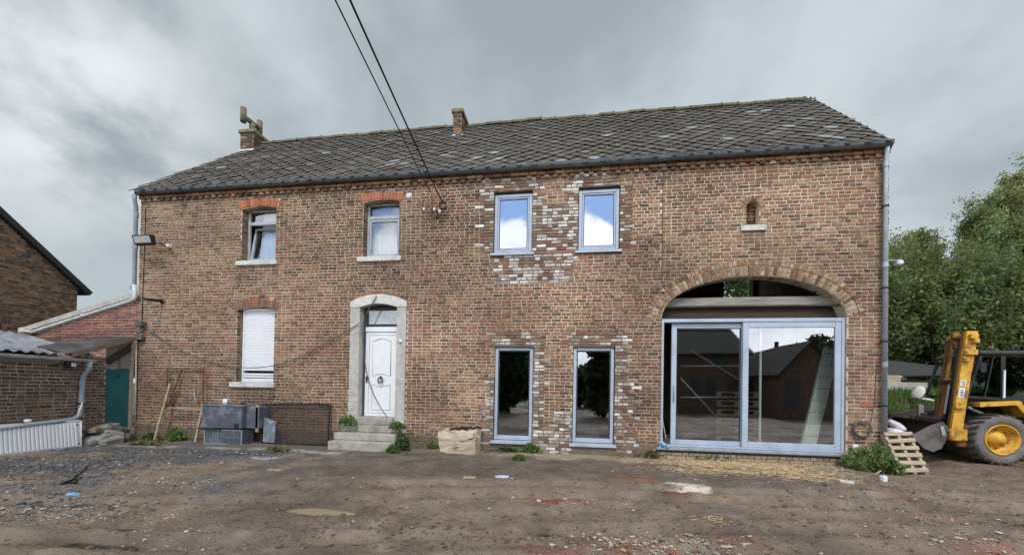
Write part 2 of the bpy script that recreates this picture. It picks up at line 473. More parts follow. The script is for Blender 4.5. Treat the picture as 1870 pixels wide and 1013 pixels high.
    def build(s, name, m, parent=None, kind=None):
        arr = np.array(s.v); lo = arr.min(0); hi = arr.max(0)
        base = Vector(((lo[0] + hi[0]) / 2, (lo[1] + hi[1]) / 2, lo[2]))
        o = bpy.data.objects.new(name, s.mesh(name, m, base))
        link(o, parent, Matrix.Translation(base))
        if kind: o['kind'] = kind
        return o


def np_mesh(name, verts, faces, tints, m, parent=None, kind=None, smooth=False):
    """fast mesh of equal polygons from numpy arrays"""
    base = np.array([(verts[:, 0].min() + verts[:, 0].max()) / 2, (verts[:, 1].min() + verts[:, 1].max()) / 2, verts[:, 2].min()])
    me = bpy.data.meshes.new(name)
    nv, (nf, k) = len(verts), faces.shape
    me.vertices.add(nv); me.vertices.foreach_set('co', (verts - base).astype(np.float32).ravel())
    me.loops.add(nf * k); me.loops.foreach_set('vertex_index', faces.astype(np.int32).ravel())
    me.polygons.add(nf); me.polygons.foreach_set('loop_start', np.arange(0, nf * k, k, dtype=np.int32))
    me.polygons.foreach_set('use_smooth', np.full(nf, smooth))
    a = me.attributes.new('tint', 'FLOAT_COLOR', 'POINT')
    arr = np.ones((nv, 4), np.float32); arr[:, :3] = tints; a.data.foreach_set('color', arr.ravel())
    me.materials.append(m); me.update(calc_edges=True); me.validate()
    o = bpy.data.objects.new(name, me)
    link(o, parent, Matrix.Translation(Vector(base)))
    if kind: o['kind'] = kind
    return o


# ------------------------------------------------------------------ ground
PUD = [(at(582, 929, 1), 0.62, 0.20), (at(165, 982, 1), 0.62, 0.16), (at(917, 880, 1), 0.14, 0.09),
       (at(1005, 968, 1), 0.24, 0.07), (at(1060, 988, 1), 0.13, 0.06), (at(240, 962, 1), 0.35, 0.10), (at(655, 925, 1), 0.16, 0.1)]


def gpt(px, py, z=0.0):
    d = ray(px, py); t = (z - EYE) / d.z
    return Vector((d.x * t, d.y * t, z))


PUDS = [(gpt(582, 929), 0.60, 0.17), (gpt(165, 984), 0.50, 0.10), (gpt(995, 967), 0.18, 0.06), (gpt(1058, 988), 0.10, 0.06), (gpt(235, 962), 0.30, 0.06)]


def base_h(x, y):
    x = np.asarray(x, float); y = np.asarray(y, float)
    h = 0.10 * ss(3.5, 7.6, y) * ss(-12.5, -6.0, x)
    h = h + 1.35 * ss(10.2, 15.5, y + 0.15 * (x - 9)) * ss(6.6, 8.2, x)
    h = h + 0.11 * ss(7.0, 7.7, x) * ss(6.8, 8.2, y)
    return h


def ground_h(x, y):
    x = np.asarray(x, float); y = np.asarray(y, float)
    near = 1 - ss(12, 25, np.hypot(x, y))
    h = base_h(x, y)
    open_ = 1 - ss(7.2, 8.3, y) * (1 - ss(6.3, 7, x)) * 0.7
    h = h + near * open_ * 0.018 * (fbm(x * 13, y * 17, 2) - .5)
    h = h + near * open_ * (0.045 * (fbm(x * 1.1, y * 1.6, 3) - 0.5) + 0.05 * (fbm(x * 5, y * 7, 4) - 0.5))
    # wheel ruts sweeping across the yard from left front to the right
    for off in (0.0, 0.55, 1.7, 2.2):
        yy = 2.6 + off + 0.16 * (x + 5) + 0.25 * np.sin(x * 0.5 + off)
        d = (y - yy)
        h = h - near * 0.045 * np.exp(-(d / 0.13) ** 2) * (.4 + 1.2 * vn(x * .8, off * 9)) + near * 0.024 * np.exp(-((np.abs(d) - 0.22) / 0.09) ** 2)
    for off, sg in ((0.0, 1), (0.55, -1), (1.7, 1), (2.2, -1)):
        yy = 2.6 + off + 0.16 * (x + 5) + 0.25 * np.sin(x * 0.5 + off); d = y - yy
        h = h + near * 0.016 * np.sin((x + sg * np.abs(d) * .9) * 2 * np.pi / .17) * np.exp(-(d / .15) ** 4) * ss(.35, .6, vn(x * .6 + 3, off * 5))
    for c, a, b in PUDS:
        q = ((x - c.x) / a) ** 2 + ((y - c.y) / b) ** 2
        w = np.exp(-q ** 1.5)
        h = h * (1 - 0.75 * w) - 0.055 * w
    return h


def gz(x, y): return float(ground_h(np.array([x]), np.array([y]))[0])


def axis_pts(lo, hi, step, far, g=1.13):
    mid = list(np.arange(lo, hi, step)); a = []; s = step; x = lo
    while x > -far: s *= g; x -= s; a.append(x)
    b = []; s = step; x = mid[-1]
    while x < far: s *= g; x += s; b.append(x)
    return np.array(a[::-1] + mid + b)


def ground():
    xs = axis_pts(-13.0, 9.5, 0.045, 600); ys = axis_pts(2.2, 9.0, 0.04, 600)
    X, Y = np.meshgrid(xs, ys); Z = ground_h(X, Y)
    nx, ny = len(xs), len(ys)
    V = np.stack([X, Y, Z], -1).reshape(-1, 3)
    i = np.arange(ny - 1)[:, None] * nx + np.arange(nx - 1)[None, :]
    Fc = np.stack([i, i + 1, i + 1 + nx, i + nx], -1).reshape(-1, 4)
    x, y = V[:, 0], V[:, 1]
    T = np.tile(np.array([0.215, 0.160, 0.115]), (len(V), 1))

    def blend(w, c):
        w = np.clip(w, 0, 1)[:, None]
        T[:] = T * (1 - w) + np.array(c) * w
    n1 = fbm(x * 0.6, y * 0.9, 4); n2 = fbm(x * 2.3 + 40, y * 2.3, 4); n3 = fbm(x * 7, y * 9 + 30, 3)
    blend(ss(0.45, 0.7, n1) * 0.6, (0.125, 0.098, 0.074))
    blend(ss(0.5, 0.72, n2) * 0.5, (0.235, 0.195, 0.15))
    # darker trampled band before the house
    blend(ss(5.6, 6.6, y + (n1 - 0.5) * 1.5) * (1 - ss(7.6, 8.2, y)) * ss(-6, -3.5, x) * (1 - ss(2.5, 4, x)) * 0.6, (0.105, 0.088, 0.07))
    # sandy dry strip at the foot of the wall
    blend(ss(7.6, 8.15, y + (n2 - 0.5) * 0.8) * ss(-2.4, -1.2, x) * (1 - ss(5, 6.3, x)) * (y < 9) * 0.8, (0.37, 0.295, 0.20))
    # slate chippings on the left
    gl = ss(0.42, 0.56, fbm(x * 1.3 + 8, y * 1.3, 4)) * (1 - ss(-5.2, -3.2, x)) * ss(3.4, 5.0, y) * (1 - ss(7.2, 7.9, y))
    blend(gl * 0.8, (0.105, 0.105, 0.11))
    # concrete apron edge before the old part
    blend(ss(7.35, 7.6, y + (n2 - 0.5) * 0.35) * (1 - ss(-4.8, -4.2, x)) * ss(-11, -10, x) * 0.7, (0.14, 0.125, 0.105))
    blend(ss(0.55, 0.62, n2) * np.exp(-((y - 7.35 - (n1 - .5) * .4) / 0.1) ** 2) * (1 - ss(-4.5, -4, x)) * 0.9, (0.36, 0.345, 0.32))

    def patch(px, py, rx, ry, c, amt=0.8, ns=3.0):
        p = gpt(px, py); q = ((x - p.x) / rx) ** 2 + ((y - p.y) / ry) ** 2
        w = ss(1.1, 0.3, q + (fbm(x * ns + px, y * ns * 1.6 + py, 4) - 0.5) * 3.2)
        blend(w * amt, c)
    patch(1000, 917, 0.50, 0.13, (0.27, 0.06, 0.04), 0.9); patch(945, 945, 0.15, 0.10, (0.2, 0.08, 0.06), 0.4)
    patch(1150, 884, 0.55, 0.14, (0.30, 0.13, 0.065), 0.75)
    patch(1235, 910, 0.28, 0.10, (0.15, 0.05, 0.035), 0.7)
    patch(1180, 1000, 0.55, 0.28, (0.24, 0.11, 0.06), 0.7); patch(1000, 1005, 0.35, 0.10, (0.19, 0.06, 0.05), 0.6)
    patch(1340, 985, 0.4, 0.22, (0.23, 0.11, 0.08), 0.55); patch(1700, 955, 0.6, 0.18, (0.25, 0.13, 0.09), 0.45)
    patch(1800, 1005, 0.4, 0.12, (0.22, 0.09, 0.055), 0.5); patch(1630, 925, 0.4, 0.12, (0.22, 0.11, 0.08), 0.5)
    patch(1400, 855, 0.9, 0.3, (0.30, 0.21, 0.14), 0.45); patch(1480, 850, 0.5, 0.15, (0.28, 0.12, 0.07), 0.5)
    patch(1252, 896, 0.42, 0.20, (0.64, 0.56, 0.44), 0.97, 4); patch(1352, 908, 0.24, 0.05, (0.50, 0.44, 0.36), 0.9, 4)
    patch(1220, 1000, 0.5, 0.25, (0.34, 0.31, 0.26), 0.35, 6)
    patch(490, 845, 0.35, 0.10, (0.45, 0.43, 0.38), 0.8, 4); patch(720, 975, 0.9, 0.2, (0.24, 0.2, 0.15), 0.4)
    patch(1210, 850, 0.35, 0.15, (0.38, 0.27, 0.13), 0.6); patch(270, 850, 0.8, 0.18, (0.16, 0.14, 0.095), 0.6)
    # wet rims of the puddles
    for c, a, b in PUDS:
        q = ((x - c.x) / (a * 1.5)) ** 2 + ((y - c.y) / (b * 1.8)) ** 2
        blend(np.exp(-q * q) * 0.55, (0.085, 0.066, 0.05))
    # grass growing on the bank to the right, earth and fields beyond
    gr = ss(10.2, 12.0, y + 0.15 * (x - 9) + (n2 - .5)) * ss(6.4, 7.2, x)
    far = ss(13, 22, np.hypot(x, y))
    blend(np.maximum(gr, far) * 0.9, (0.055, 0.085, 0.022))
    T[:] *= (0.86 + 0.28 * n3)[:, None]
    o = np_mesh('ground', V, Fc, T, M['ground'], kind='structure', smooth=True)
    return o


ground()
for i, (c, a, b) in enumerate(PUDS):
    mb = MB(); n = 28
    vs = [(c.x, c.y, 0)] + [(c.x + 1.05 * a * math.cos(t), c.y + 1.05 * b * math.sin(t), 0) for t in np.linspace(0, 2 * math.pi, n, endpoint=False)]
    hh = [gz(c.x + 0.75 * a * math.cos(t), c.y + 0.75 * b * math.sin(t)) for t in np.linspace(0, 6.28, 16)]
    zl = gz(c.x, c.y) + 0.9 * (np.median(hh) - gz(c.x, c.y))
    mb.add([(p[0], p[1], zl) for p in vs], [(0, k + 1, (k + 1) % n + 1) for k in range(n)])
    mb.build('puddle', M['muddy_water'] if i == 0 else M['water'], kind='structure')


# ------------------------------------------------------------------ bricks
UNIT = []
for k in range(6):
    mb = MB(); j = lambda a: random.uniform(-a, a)
    e = 0.10
    b0 = [(0, 0), (1, 0), (1, 1), (0, 1)]
    back = [(x + j(.02), 1.0, z + j(.05)) for x, z in b0]
    mid = [(x + j(.02), 0.25, z + j(.06)) for x, z in b0]
    fr = [(x * 0.96 + 0.02 + j(.015), 0 + j(.06), z * 0.86 + 0.07 + j(.05)) for x, z in b0]
    mb.add(back + mid + fr, [(8, 9, 10, 11)] + [(4 + i, 4 + (i + 1) % 4, 8 + (i + 1) % 4, 8 + i) for i in range(4)] + [(i, (i + 1) % 4, 4 + (i + 1) % 4, 4 + i) for i in range(4)])
    UNIT.append((np.array(mb.v), np.array(mb.f)))
UNIT_MESH = []
for k, (v, f) in enumerate(UNIT):
    mb = MB(); mb.add(v, f.tolist()); UNIT_MESH.append(mb.mesh('brick', M['brick_obj']))


UNIT_DEEP = []
for k, (v, f) in enumerate(UNIT):
    w_ = v.copy(); w_[8:, 1] = w_[8:, 1] * .12; mb = MB(); mb.add(w_, f.tolist()); UNIT_DEEP.append(mb.mesh('brick', M['brick_obj']))


class Frame:
    """plane of a wall: origin o, u along it, n out of it"""
    def __init__(s, o, u, n):
        s.o = Vector(o); s.u = Vector(u); s.n = Vector(n)

    def p(s, u, z, d=0.0): return s.o + s.u * u + Vector((0, 0, 1)) * z + s.n * d

    def mat(s, u, z, d, w, h, depth, rot=0.0):
        """matrix putting a unit brick (x right, y inwards, z up)"""
        c, si = math.cos(rot), math.sin(rot)
        up = Vector((0, 0, 1)); X = s.u * c + up * si; Z = -s.u * si + up * c
        o = s.p(u, z, d); m = Matrix.Identity(4)
        for i in range(3):
            m[i][0] = X[i] * w; m[i][1] = -s.n[i] * depth; m[i][2] = Z[i] * h; m[i][3] = o[i]
        return m


def subtract(ivs, cut):
    res = []
    for a, b in ivs:
        if cut is None or cut[1] <= a or cut[0] >= b: res.append((a, b)); continue
        if cut[0] > a: res.append((a, cut[0]))
        if cut[1] < b: res.append((cut[1], b))
    return res


def rect(u0, u1, z0, z1): return (lambda z: (u0, u1) if z0 <= z <= z1 else None), (z0, z1)


def bricks(frame, wall, u0, u1, z0, z1, cuts, tintf, course=0.0725, ln=0.205, jt=0.0148, prot=0.008, nsingle=300,
           mortar_tint=None, thick=0.30, name='brick', breaks=(), weight=None, depthf=None, wall_m=None, wall_parent=None, skip_mortar=False):
    """one wall: mortar bed with openings, and every brick on it"""
    rows = int(math.ceil((z1 - z0) / course))
    recs = []
    mb = MB()
    zc = sorted({z for _, zz in cuts for z in zz if z0 < z < z1})
    for r in range(rows):
        za = z0 + r * course; zb = min(za + course, z1)
        edges = [za] + [z for z in zc if za + 0.004 < z < zb - 0.004] + [zb]
        for a, b in zip(edges[:-1], edges[1:]):
            ivs = [(u0, u1)]
            for c, _ in cuts: ivs = subtract(ivs, c((a + b) / 2))
            for bk, ba, bb in breaks:
                if ba <= (a + b) / 2 <= bb: ivs = subtract(ivs, (bk - 0.007, bk + 0.007))
            for p, q in ivs:
                if q - p < 0.004: continue
                pieces = [(p, q)]
                if mortar_tint:
                    ed = np.arange(p, q, 0.25).tolist() + [q]; pieces = list(zip(ed[:-1], ed[1:]))
                for p2, q2 in pieces:
                    if q2 - p2 < 1e-4: continue
                    t = mortar_tint((p2 + q2) / 2, (a + b) / 2) if mortar_tint else (0.42, 0.37, 0.29)
                    P = [frame.p(p2, a, 0), frame.p(q2, a, 0), frame.p(q2, a, -thick), frame.p(p2, a, -thick),
                         frame.p(p2, b, 0), frame.p(q2, b, 0), frame.p(q2, b, -thick), frame.p(p2, b, -thick)]
                    mb.hexa(P, t)
        zm = (za + zb) / 2
        ivs = [(u0, u1)]
        for c, _ in cuts: ivs = subtract(ivs, c(zm))
        for bk, ba, bb in breaks:
            if ba <= zm <= bb: ivs = subtract(ivs, (bk - 0.007, bk + 0.007))
        header = r % 2 == 1
        step = (ln / 2 + jt / 2 - jt * .25) if header else ln + jt
        bl = ln / 2 if header else ln
        off = (r // 2 % 2) * (ln + jt) / 2 + (0.055 if header else 0)
        for p, q in ivs:
            u = u0 - off - 1.0
            while u + bl < p: u += step + 0.0
            first = True
            while u < q:
                w = bl; mix = random.random()
                if not header and mix < 0.10: w = ln / 2
                if header and mix < 0.06: w = ln
                a = max(u, p + (0.002 if first else 0)); b = min(u + w, q - 0.002)
                if b - a > 0.03:
                    recs.append((a, b, za, zb - za))
                u += w + jt; first = False
    wt = weight or (lambda a, b, z: b - a)
    order = sorted(range(len(recs)), key=lambda i: -wt(recs[i][0], recs[i][1], recs[i][2]))
    single = set(order[:nsingle])
    if not skip_mortar: wallo = mb.build('wall', wall_m or M['mortar'], wall)
    else: wallo = wall
    VV = []; FF = []; TT = []; n = 0
    for i, (a, b, z, hh) in enumerate(recs):
        t = tintf((a + b) / 2, z + hh / 2, b - a)
        d = (depthf((a + b) / 2, z) if depthf else prot) + random.uniform(-0.002, 0.004)
        k = random.randrange(6); h = hh - jt + random.uniform(-0.003, 0.003)
        m = frame.mat(a + random.uniform(-.002, .002), z + jt / 2, d, b - a, h, d + 0.03, random.uniform(-0.012, 0.012))
        if i in single:
            o = bpy.data.objects.new(name, UNIT_MESH[k]); link(o, wallo, m); o['tint'] = list(t)
        else:
            v, f = UNIT[k]; mm = np.array(m)
            tv = np.tile(t, (12, 1)) * (RNG.uniform(.5, 1.12, (12, 1)) if max(t) > .35 and t[2] > .3 else RNG.uniform(.88, 1.12, (12, 1)))
            VV.append(v @ mm[:3, :3].T + mm[:3, 3]); FF.append(f + n); TT.append(tv); n += 12
    if VV:
        np_mesh('brick_field', np.concatenate(VV), np.concatenate(FF), np.concatenate(TT), M['brick'], wallo, kind='stuff')
    return wallo


def ubrick(frame, parent, u, z, d, w, h, depth, rot, tint, name='arch_brick'):
    o = bpy.data.objects.new(name, random.choice(UNIT_DEEP)); o['tint'] = list(tint)
    return link(o, parent, frame.mat(u, z, d, w, h, depth, rot))


def pick(pal, v=0.18):
    c = random.choice(pal); k = random.uniform(1 - v, 1 + v)
    return (c[0] * k, c[1] * k, c[2] * k)


RED = [(0.30, 0.122, 0.072), (0.255, 0.105, 0.065), (0.33, 0.145, 0.085), (0.20, 0.09, 0.06), (0.27, 0.125, 0.075)]
BROWN = [(0.225, 0.132, 0.082), (0.185, 0.108, 0.070), (0.25, 0.15, 0.088), (0.145, 0.09, 0.062), (0.275, 0.16, 0.09)]
TAN = [(0.345, 0.225, 0.125), (0.305, 0.193, 0.112), (0.37, 0.245, 0.14), (0.27, 0.172, 0.10), (0.33, 0.22, 0.13)]
DARK = [(0.075, 0.055, 0.045), (0.092, 0.066, 0.052), (0.115, 0.078, 0.058)]
WHITE = [(0.68, 0.64, 0.57), (0.76, 0.73, 0.67), (0.58, 0.53, 0.46)]
GREYB = [(0.24, 0.18, 0.13), (0.19, 0.135, 0.10), (0.31, 0.24, 0.175), (0.42, 0.36, 0.29), (0.22, 0.12, 0.08), (0.27, 0.17, 0.11)]
BEIGE = [(0.38, 0.295, 0.195), (0.33, 0.255, 0.17), (0.31, 0.225, 0.145)]

WY = 8.511                       # the wall's outer face
HF = Frame((0, WY, 0), (1, 0, 0), (0, -1, 0))
WX0, WX1, WTOP = -11.15, 6.235, 6.42


def white_patch(x, z):
    """toothed-in reclaimed bricks round the new windows"""
    k = int(round(z / 0.0725)); rg = (_perm[k % 256, 7] - 0.5) * 0.22; rg2 = (_perm[k % 256, 19] - 0.5) * 0.22
    if 4.56 < z < 5.96 and -1.98 + rg < x < -1.68: return True
    if 5.94 < z < 6.24 and -1.95 + rg < x < -0.55 + rg2: return True
    if 4.56 < z < 5.85 and -0.86 < x < 0.22 and not (z > 5.35 and -0.62 + rg < x < 0.02 + rg2 and z > 5.6): return True
    if 5.92 < z < 6.22 and -0.02 + rg < x < 1.10 + rg2: return True
    if 4.56 < z < 5.93 and 1.05 < x < 1.30 + rg: return True
    if 3.86 < z < 4.54 and -1.72 + rg * 2 + (4.54 - z) * 0.25 < x < 0.05 + rg2: return True
    if 0.25 < z < 1.75 and -1.88 + rg < x < -1.6: return True
    if 0.25 < z < 2.5 and -0.78 < x < -0.52 + rg2: return True
    if 2.43 < z < 2.78 and -1.78 + rg < x < -0.55 + rg2: return True
    if 0.10 < z < 1.05 and -0.25 - (1.05 - z) * 0.35 + rg < x < 0.14 and z < 1.05: return True
    if 0.15 < z < 2.5 and 1.0 < x < 1.42 + rg2 - (0.12 if z > 1.6 else 0): return True
    if 2.43 < z < 2.80 and -0.05 + rg < x < 1.30 + rg2: return True
    return False


def stain_k(x, z):
    # broad damp and soot marks: clouds over the wall, runs below the sills, splash zone at the foot
    k = 0.45 + 1.10 * float(fbm(x * .55 + 70, z * .75 + 11, 4))
    for (x0, x1, zs) in ((-8.3, -7.1, 4.42), (-5.0, -3.9, 4.42), (-8.4, -7.1, 1.4), (3.5, 4.0, 4.84)):
        if x0 < x < x1 and zs - 1.1 < z < zs: k *= 1 - .28 * (1 - (zs - z) / 1.1) * float(vn(x * 9, 3.3) > .35)
    if z > 5.9: k *= .93
    if z < .8: k *= .82 + .18 * z / .8
    return k


def house_tint(x, z, w):
    if white_patch(x, z):
        up = z > 3.5
        return pick(WHITE if random.random() < ((0.48 if -0.9 < x < .3 or z < 4.55 else .30) if up else 0.36) else GREYB)
    if z < 0.30 and 1.8 < x < 5.6: return pick(BEIGE)
    n = float(fbm(x * 0.45 + 3, z * 0.6 + 5, 3)); m = float(fbm(x * 0.9 + 50, z * 1.1, 3))
    tanw = 0.20 + 0.5 * float(ss(2.6, 4.6, z)) * float(ss(0.38, 0.60, n)) + 0.22 * float(ss(0.5, 0.65, n))
    if x > 2.0 and 4.0 < z < 4.9: tanw = 0.62
    if x > 5.55 and z < 1.25: tanw = 0.9
    if x > 2.0 and z > 4.9: tanw *= 0.45
    redw = 0.45 - 0.25 * float(ss(2.5, 5, z)) + 0.35 * float(ss(0.50, 0.66, m))
    if -3.7 < x < 2.0 and 2.4 < z < 4.0: redw += 0.15 * float(ss(-1, 2, x))
    r = random.random()
    if r < 0.09: c = pick(DARK)
    elif r < 0.09 + tanw * 0.82: c = pick(TAN)
    elif random.random() < redw: c = pick(RED)
    else: c = pick(BROWN)
    q = stain_k(x, z)
    g = (c[0] + c[1] + c[2]) / 3
    c = tuple(((c[i] * .94 + g * .06) * .72 + (0.235, 0.150, 0.096)[i] * .28) * .90 * q for i in range(3))
    if z < 0.5 and x < 1.9:      # lichen and splashed earth at the foot
        k = 0.6 * (1 - float(ss(0.15, 0.55, z)))
        c = tuple(c[i] * (1 - k) + (0.15, 0.135, 0.095)[i] * k for i in range(3))
    return c


def house_mortar(x, z):
    if white_patch(x, z): return (0.19, 0.16, 0.135)
    if z < 0.30 and 1.8 < x < 5.6: return (0.12, 0.10, 0.09)
    if z < 0.4 and x < 2: return (0.22, 0.20, 0.155)
    n = float(fbm(x * 0.7 + 9, z * 0.9 + 4, 3))
    k = (0.74 + 0.52 * n) * (.35 + .65 * stain_k(x, z))
    return (0.53 * k, 0.44 * k, 0.33 * k)


def house_prot(x, z): return 0.015 if white_patch(x, z) else 0.008


def seg_arch(u0, u1, z0, zs, rise):
    """opening with a segmental top"""
    c = (u0 + u1) / 2; hw = (u1 - u0) / 2

    def f(z):
        if z0 <= z <= zs: return (u0, u1)
        if zs < z < zs + rise:
            q = hw * math.sqrt(max(0, 1 - (z - zs) / rise)); return (c - q, c + q)
        return None
    zz = [z0, zs] + [zs + rise * k / 5 for k in range(1, 6)]
    return f, tuple(zz)


ARC_C, ARC_A, ARC_B, ARC_S = 3.738, 1.765, 0.855, 3.06      # barn arch: centre, half span, rise, springing


def barn_open(z):
    if 0.26 <= z <= ARC_S: return (ARC_C - ARC_A, ARC_C + ARC_A)
    A, B = ARC_A + 0.0, ARC_B
    if ARC_S < z < ARC_S + B:
        q = A * math.sqrt(1 - ((z - ARC_S) / B) ** 2); return (ARC_C - q, ARC_C + q)
    return None


def barn_ring(z):
    A, B = ARC_A + 0.22, ARC_B + 0.22
    if ARC_S <= z < ARC_S + B:
        q = A * math.sqrt(1 - ((z - ARC_S) / B) ** 2); return (ARC_C - q, ARC_C + q)
    return None


NX, NR, NZ0, NZS = 3.742, 0.125, 4.965, 5.355


def niche_open(z):
    if NZ0 <= z <= NZS: return (NX - NR, NX + NR)
    if NZS < z < NZS + NR + 0.10:
        R2 = NR + 0.10; q = math.sqrt(max(0, R2 * R2 - (z - NZS) ** 2)); return (NX - q, NX + q)
    return None


WIN_OLD = [(-8.15, -7.20, 4.565, 5.86), (-4.89, -3.98, 4.565, 5.86)]
SHUT = (-8.22, -7.17, 1.545, 3.34)
NEWW = [(-1.715, -0.83, 4.55, 5.95), (0.18, 1.075, 4.55, 5.95)]
TALL = [(-1.64, -0.755, 0.30, 2.445), (0.115, 1.015, 0.30, 2.445)]
LINT = 0.235
cuts = []
for (a, b, c, d) in WIN_OLD: cuts += [rect(a, b, c, d), seg_arch(a - 0.07, b + 0.07, d - 0.005, d + LINT, 0.07)]
cuts += [rect(*SHUT), seg_arch(SHUT[0] - 0.07, SHUT[1] + 0.07, SHUT[3] - 0.005, SHUT[3] + LINT, 0.08)]
for q in NEWW + TALL: cuts.append(rect(*q))
DSX0, DSX1, DSZ = -5.16, -3.74, 3.47
cuts.append(seg_arch(DSX0, DSX1, 0.0, DSZ, 0.26))
cuts.append((barn_open, tuple([0.26, ARC_S] + [ARC_S + ARC_B * k / 14 for k in range(1, 15)])))
cuts.append((barn_ring, tuple([ARC_S + (ARC_B + .22) * k / 14 for k in range(1, 15)])))
cuts.append((niche_open, tuple([NZ0, NZS] + [NZS + (NR + .1) * k / 6 for k in range(1, 7)])))

house = thing('farmhouse', ((WX0 + WX1) / 2, WY + 2.3, 0), 'long brick farmhouse with slate roof, arched barn opening and white front door', 'house')
cf = CF


def house_weight(a, b, z):
    c = HF.p((a + b) / 2, z) - Vector((0, 0, EYE)); dep = c.dot(cf); return (b - a) / dep ** 3


wall = bricks(HF, house, WX0, WX1, -0.06, WTOP, cuts, house_tint, nsingle=300, mortar_tint=house_mortar,
              breaks=[(1.955, 3.95, 6.3)], weight=house_weight, depthf=house_prot)

# other walls, floors and the room behind the arch
mb = MB()
HB = 13.16
mb.box(WX0, WX0 + 0.28, WY + 0.302, HB, -0.05, WTOP - .05)
GBM = mat('gable_brick', (0.2, 0.13, 0.1), 0.9, var=0.4, vscale=9, bump=0.5); mb.build('side_wall', GBM, house)
mb = MB(); mb.box(WX1 - 0.28, WX1, WY + 0.302, HB, -0.05, WTOP)
RZ, RY = 9.10, 10.835
for xa in (WX1 - 0.28,):   # gable top
    mb.add([(xa, WY + 0.302, WTOP), (xa, HB, WTOP), (xa, RY, RZ - 0.12), (xa + 0.28, WY + 0.302, WTOP), (xa + 0.28, HB, WTOP), (xa + 0.28, RY, RZ - 0.12)],
           [(0, 2, 1), (3, 4, 5), (1, 2, 5, 4), (2, 0, 3, 5)])
gw = mb.build('gable_wall', GBM, house, 'stuff')
mb = MB()
BO = [(4.95, 5.82, 4.40, 5.55), (6.0, 6.0, 0, 0)]
mb.box(WX0, 4.95, HB, HB + 0.28, -0.05, WTOP); mb.box(5.82, WX1, HB, HB + 0.28, -0.05, WTOP)
mb.box(4.95, 5.82, HB, HB + 0.28, -0.05, 4.40); mb.box(4.95, 5.82, HB, HB + 0.28, 5.55, WTOP)
mb.build('rear_wall', M['interior'], house)
mb = MB()
mb.box(1.70, 1.92, WY + 0.31, HB - 0.01, 0.0, WTOP); mb.box(-3.6, -3.42, WY + 0.31, HB - 0.01, 0.0, WTOP)
mb.build('partition_wall', M['interior'], house)
mb = MB(); mb.box(WX0 + 0.29, WX1 - 0.29, WY + 0.31, HB - 0.01, 0.02, 0.24); mb.build('floor_slab', M['interior'], house)
mb = MB(); mb.box(-3.41, 1.69, WY + 0.31, HB - 0.01, 2.95, 3.2); mb.box(WX0 + 0.29, -3.61, WY + 0.31, HB - 0.01, 3.6, 3.8)
mb.build('upper_floor', M['interior'], house)

# ---- barn arch, two rings of bricks on edge
mb = MB(); n = 40
for i in range(n):
    t0, t1 = math.pi * i / n, math.pi * (i + 1) / n
    q = []
    for t in (t0, t1):
        q.append((ARC_C - ARC_A * math.cos(t), ARC_S + ARC_B * math.sin(t), ARC_C - (ARC_A + .215) * math.cos(t), ARC_S + (ARC_B + .215) * math.sin(t)))
    y0, y1 = WY + 0.004, WY + 0.296
    P = [(q[0][0], y0, q[0][1]), (q[1][0], y0, q[1][1]), (q[1][0], y1, q[1][1]), (q[0][0], y1, q[0][1]),
         (q[0][2], y0, q[0][3]), (q[1][2], y0, q[1][3]), (q[1][2], y1, q[1][3]), (q[0][2], y1, q[0][3])]
    mb.hexa(P, (0.44, 0.38, 0.29))
arch = mb.build('barn_arch', M['mortar'], house)
ARCPAL = TAN + BEIGE * 3 + BROWN * 2


def ring(off, length, pitch, seed, halves):
    A, B = ARC_A + off, ARC_B + off
    ts = np.linspace(0, math.pi, 2000); X = ARC_C - A * np.cos(ts); Z = ARC_S + B * np.sin(ts)
    s = np.concatenate([[0], np.cumsum(np.hypot(np.diff(X), np.diff(Z)))])
    k = int(s[-1] // pitch); pit = s[-1] / k
    for i in range(k):
        ti = np.interp((i + 0.5) * pit, s, ts)
        x, z = ARC_C - A * math.cos(ti), ARC_S + B * math.sin(ti)
        nx, nz = -math.cos(ti) / A, math.sin(ti) / B; l = math.hypot(nx, nz); nx /= l; nz /= l
        rot = math.atan2(nz, nx) - math.pi / 2
        w = pit - 0.012
        tx, tz = math.cos(rot), math.sin(rot)
        def put(o, ln, tint):
            ubrick(HF, arch, x + nx * o - tx * w / 2, z + nz * o - tz * w / 2, 0.012 + random.uniform(-.003, .004), w, ln, 0.30, rot, tint)
        if halves and i % 2: put(0, 0.098, pick(ARCPAL)); put(0.108, 0.095, pick(ARCPAL))
        else: put(0, length, pick(ARCPAL))


ring(0.002, 0.203, 0.078, 1, True)
ring(0.213, 0.10, 0.082, 2, False)


def lintel(parent, u0, u1, zs, rise, n, pal, h=0.215, depth=0.16, splay=0.16):
    """segmental arch of bricks on end over a window, with its mortar"""
    mb = MB(); c = (u0 + u1) / 2; hw = (u1 - u0) / 2
    zz = lambda x: zs + rise * (1 - ((x - c) / hw) ** 2)
    for i in range(n):
        a, b = u0 + (u1 - u0) * i / n, u0 + (u1 - u0) * (i + 1) / n
        ka, kb = (a - c) / hw * splay * h * 2, (b - c) / hw * splay * h * 2
        y0, y1 = WY + 0.003, WY + depth
        mb.hexa([(a, y0, zz(a)), (b, y0, zz(b)), (b, y1, zz(b)), (a, y1, zz(a)),
                 (a + ka, y0, zz(a) + h), (b + kb, y0, zz(b) + h), (b + kb, y1, zz(b) + h), (a + ka, y1, zz(a) + h)], (0.50, 0.40, 0.30))
    o = mb.build('lintel', M['mortar'], parent)
    for i in range(n):
        m = u0 + (u1 - u0) * (i + 0.5) / n; w = (u1 - u0) / n - 0.013
        rot = -math.atan2((m - c) / hw * splay * 2, 1)
        ubrick(HF, o, m - w / 2, zz(m) + 0.002, 0.014 + random.uniform(-.002, .003), w, h - 0.004, 0.12, rot, pick(pal), 'lintel_brick')
    return o


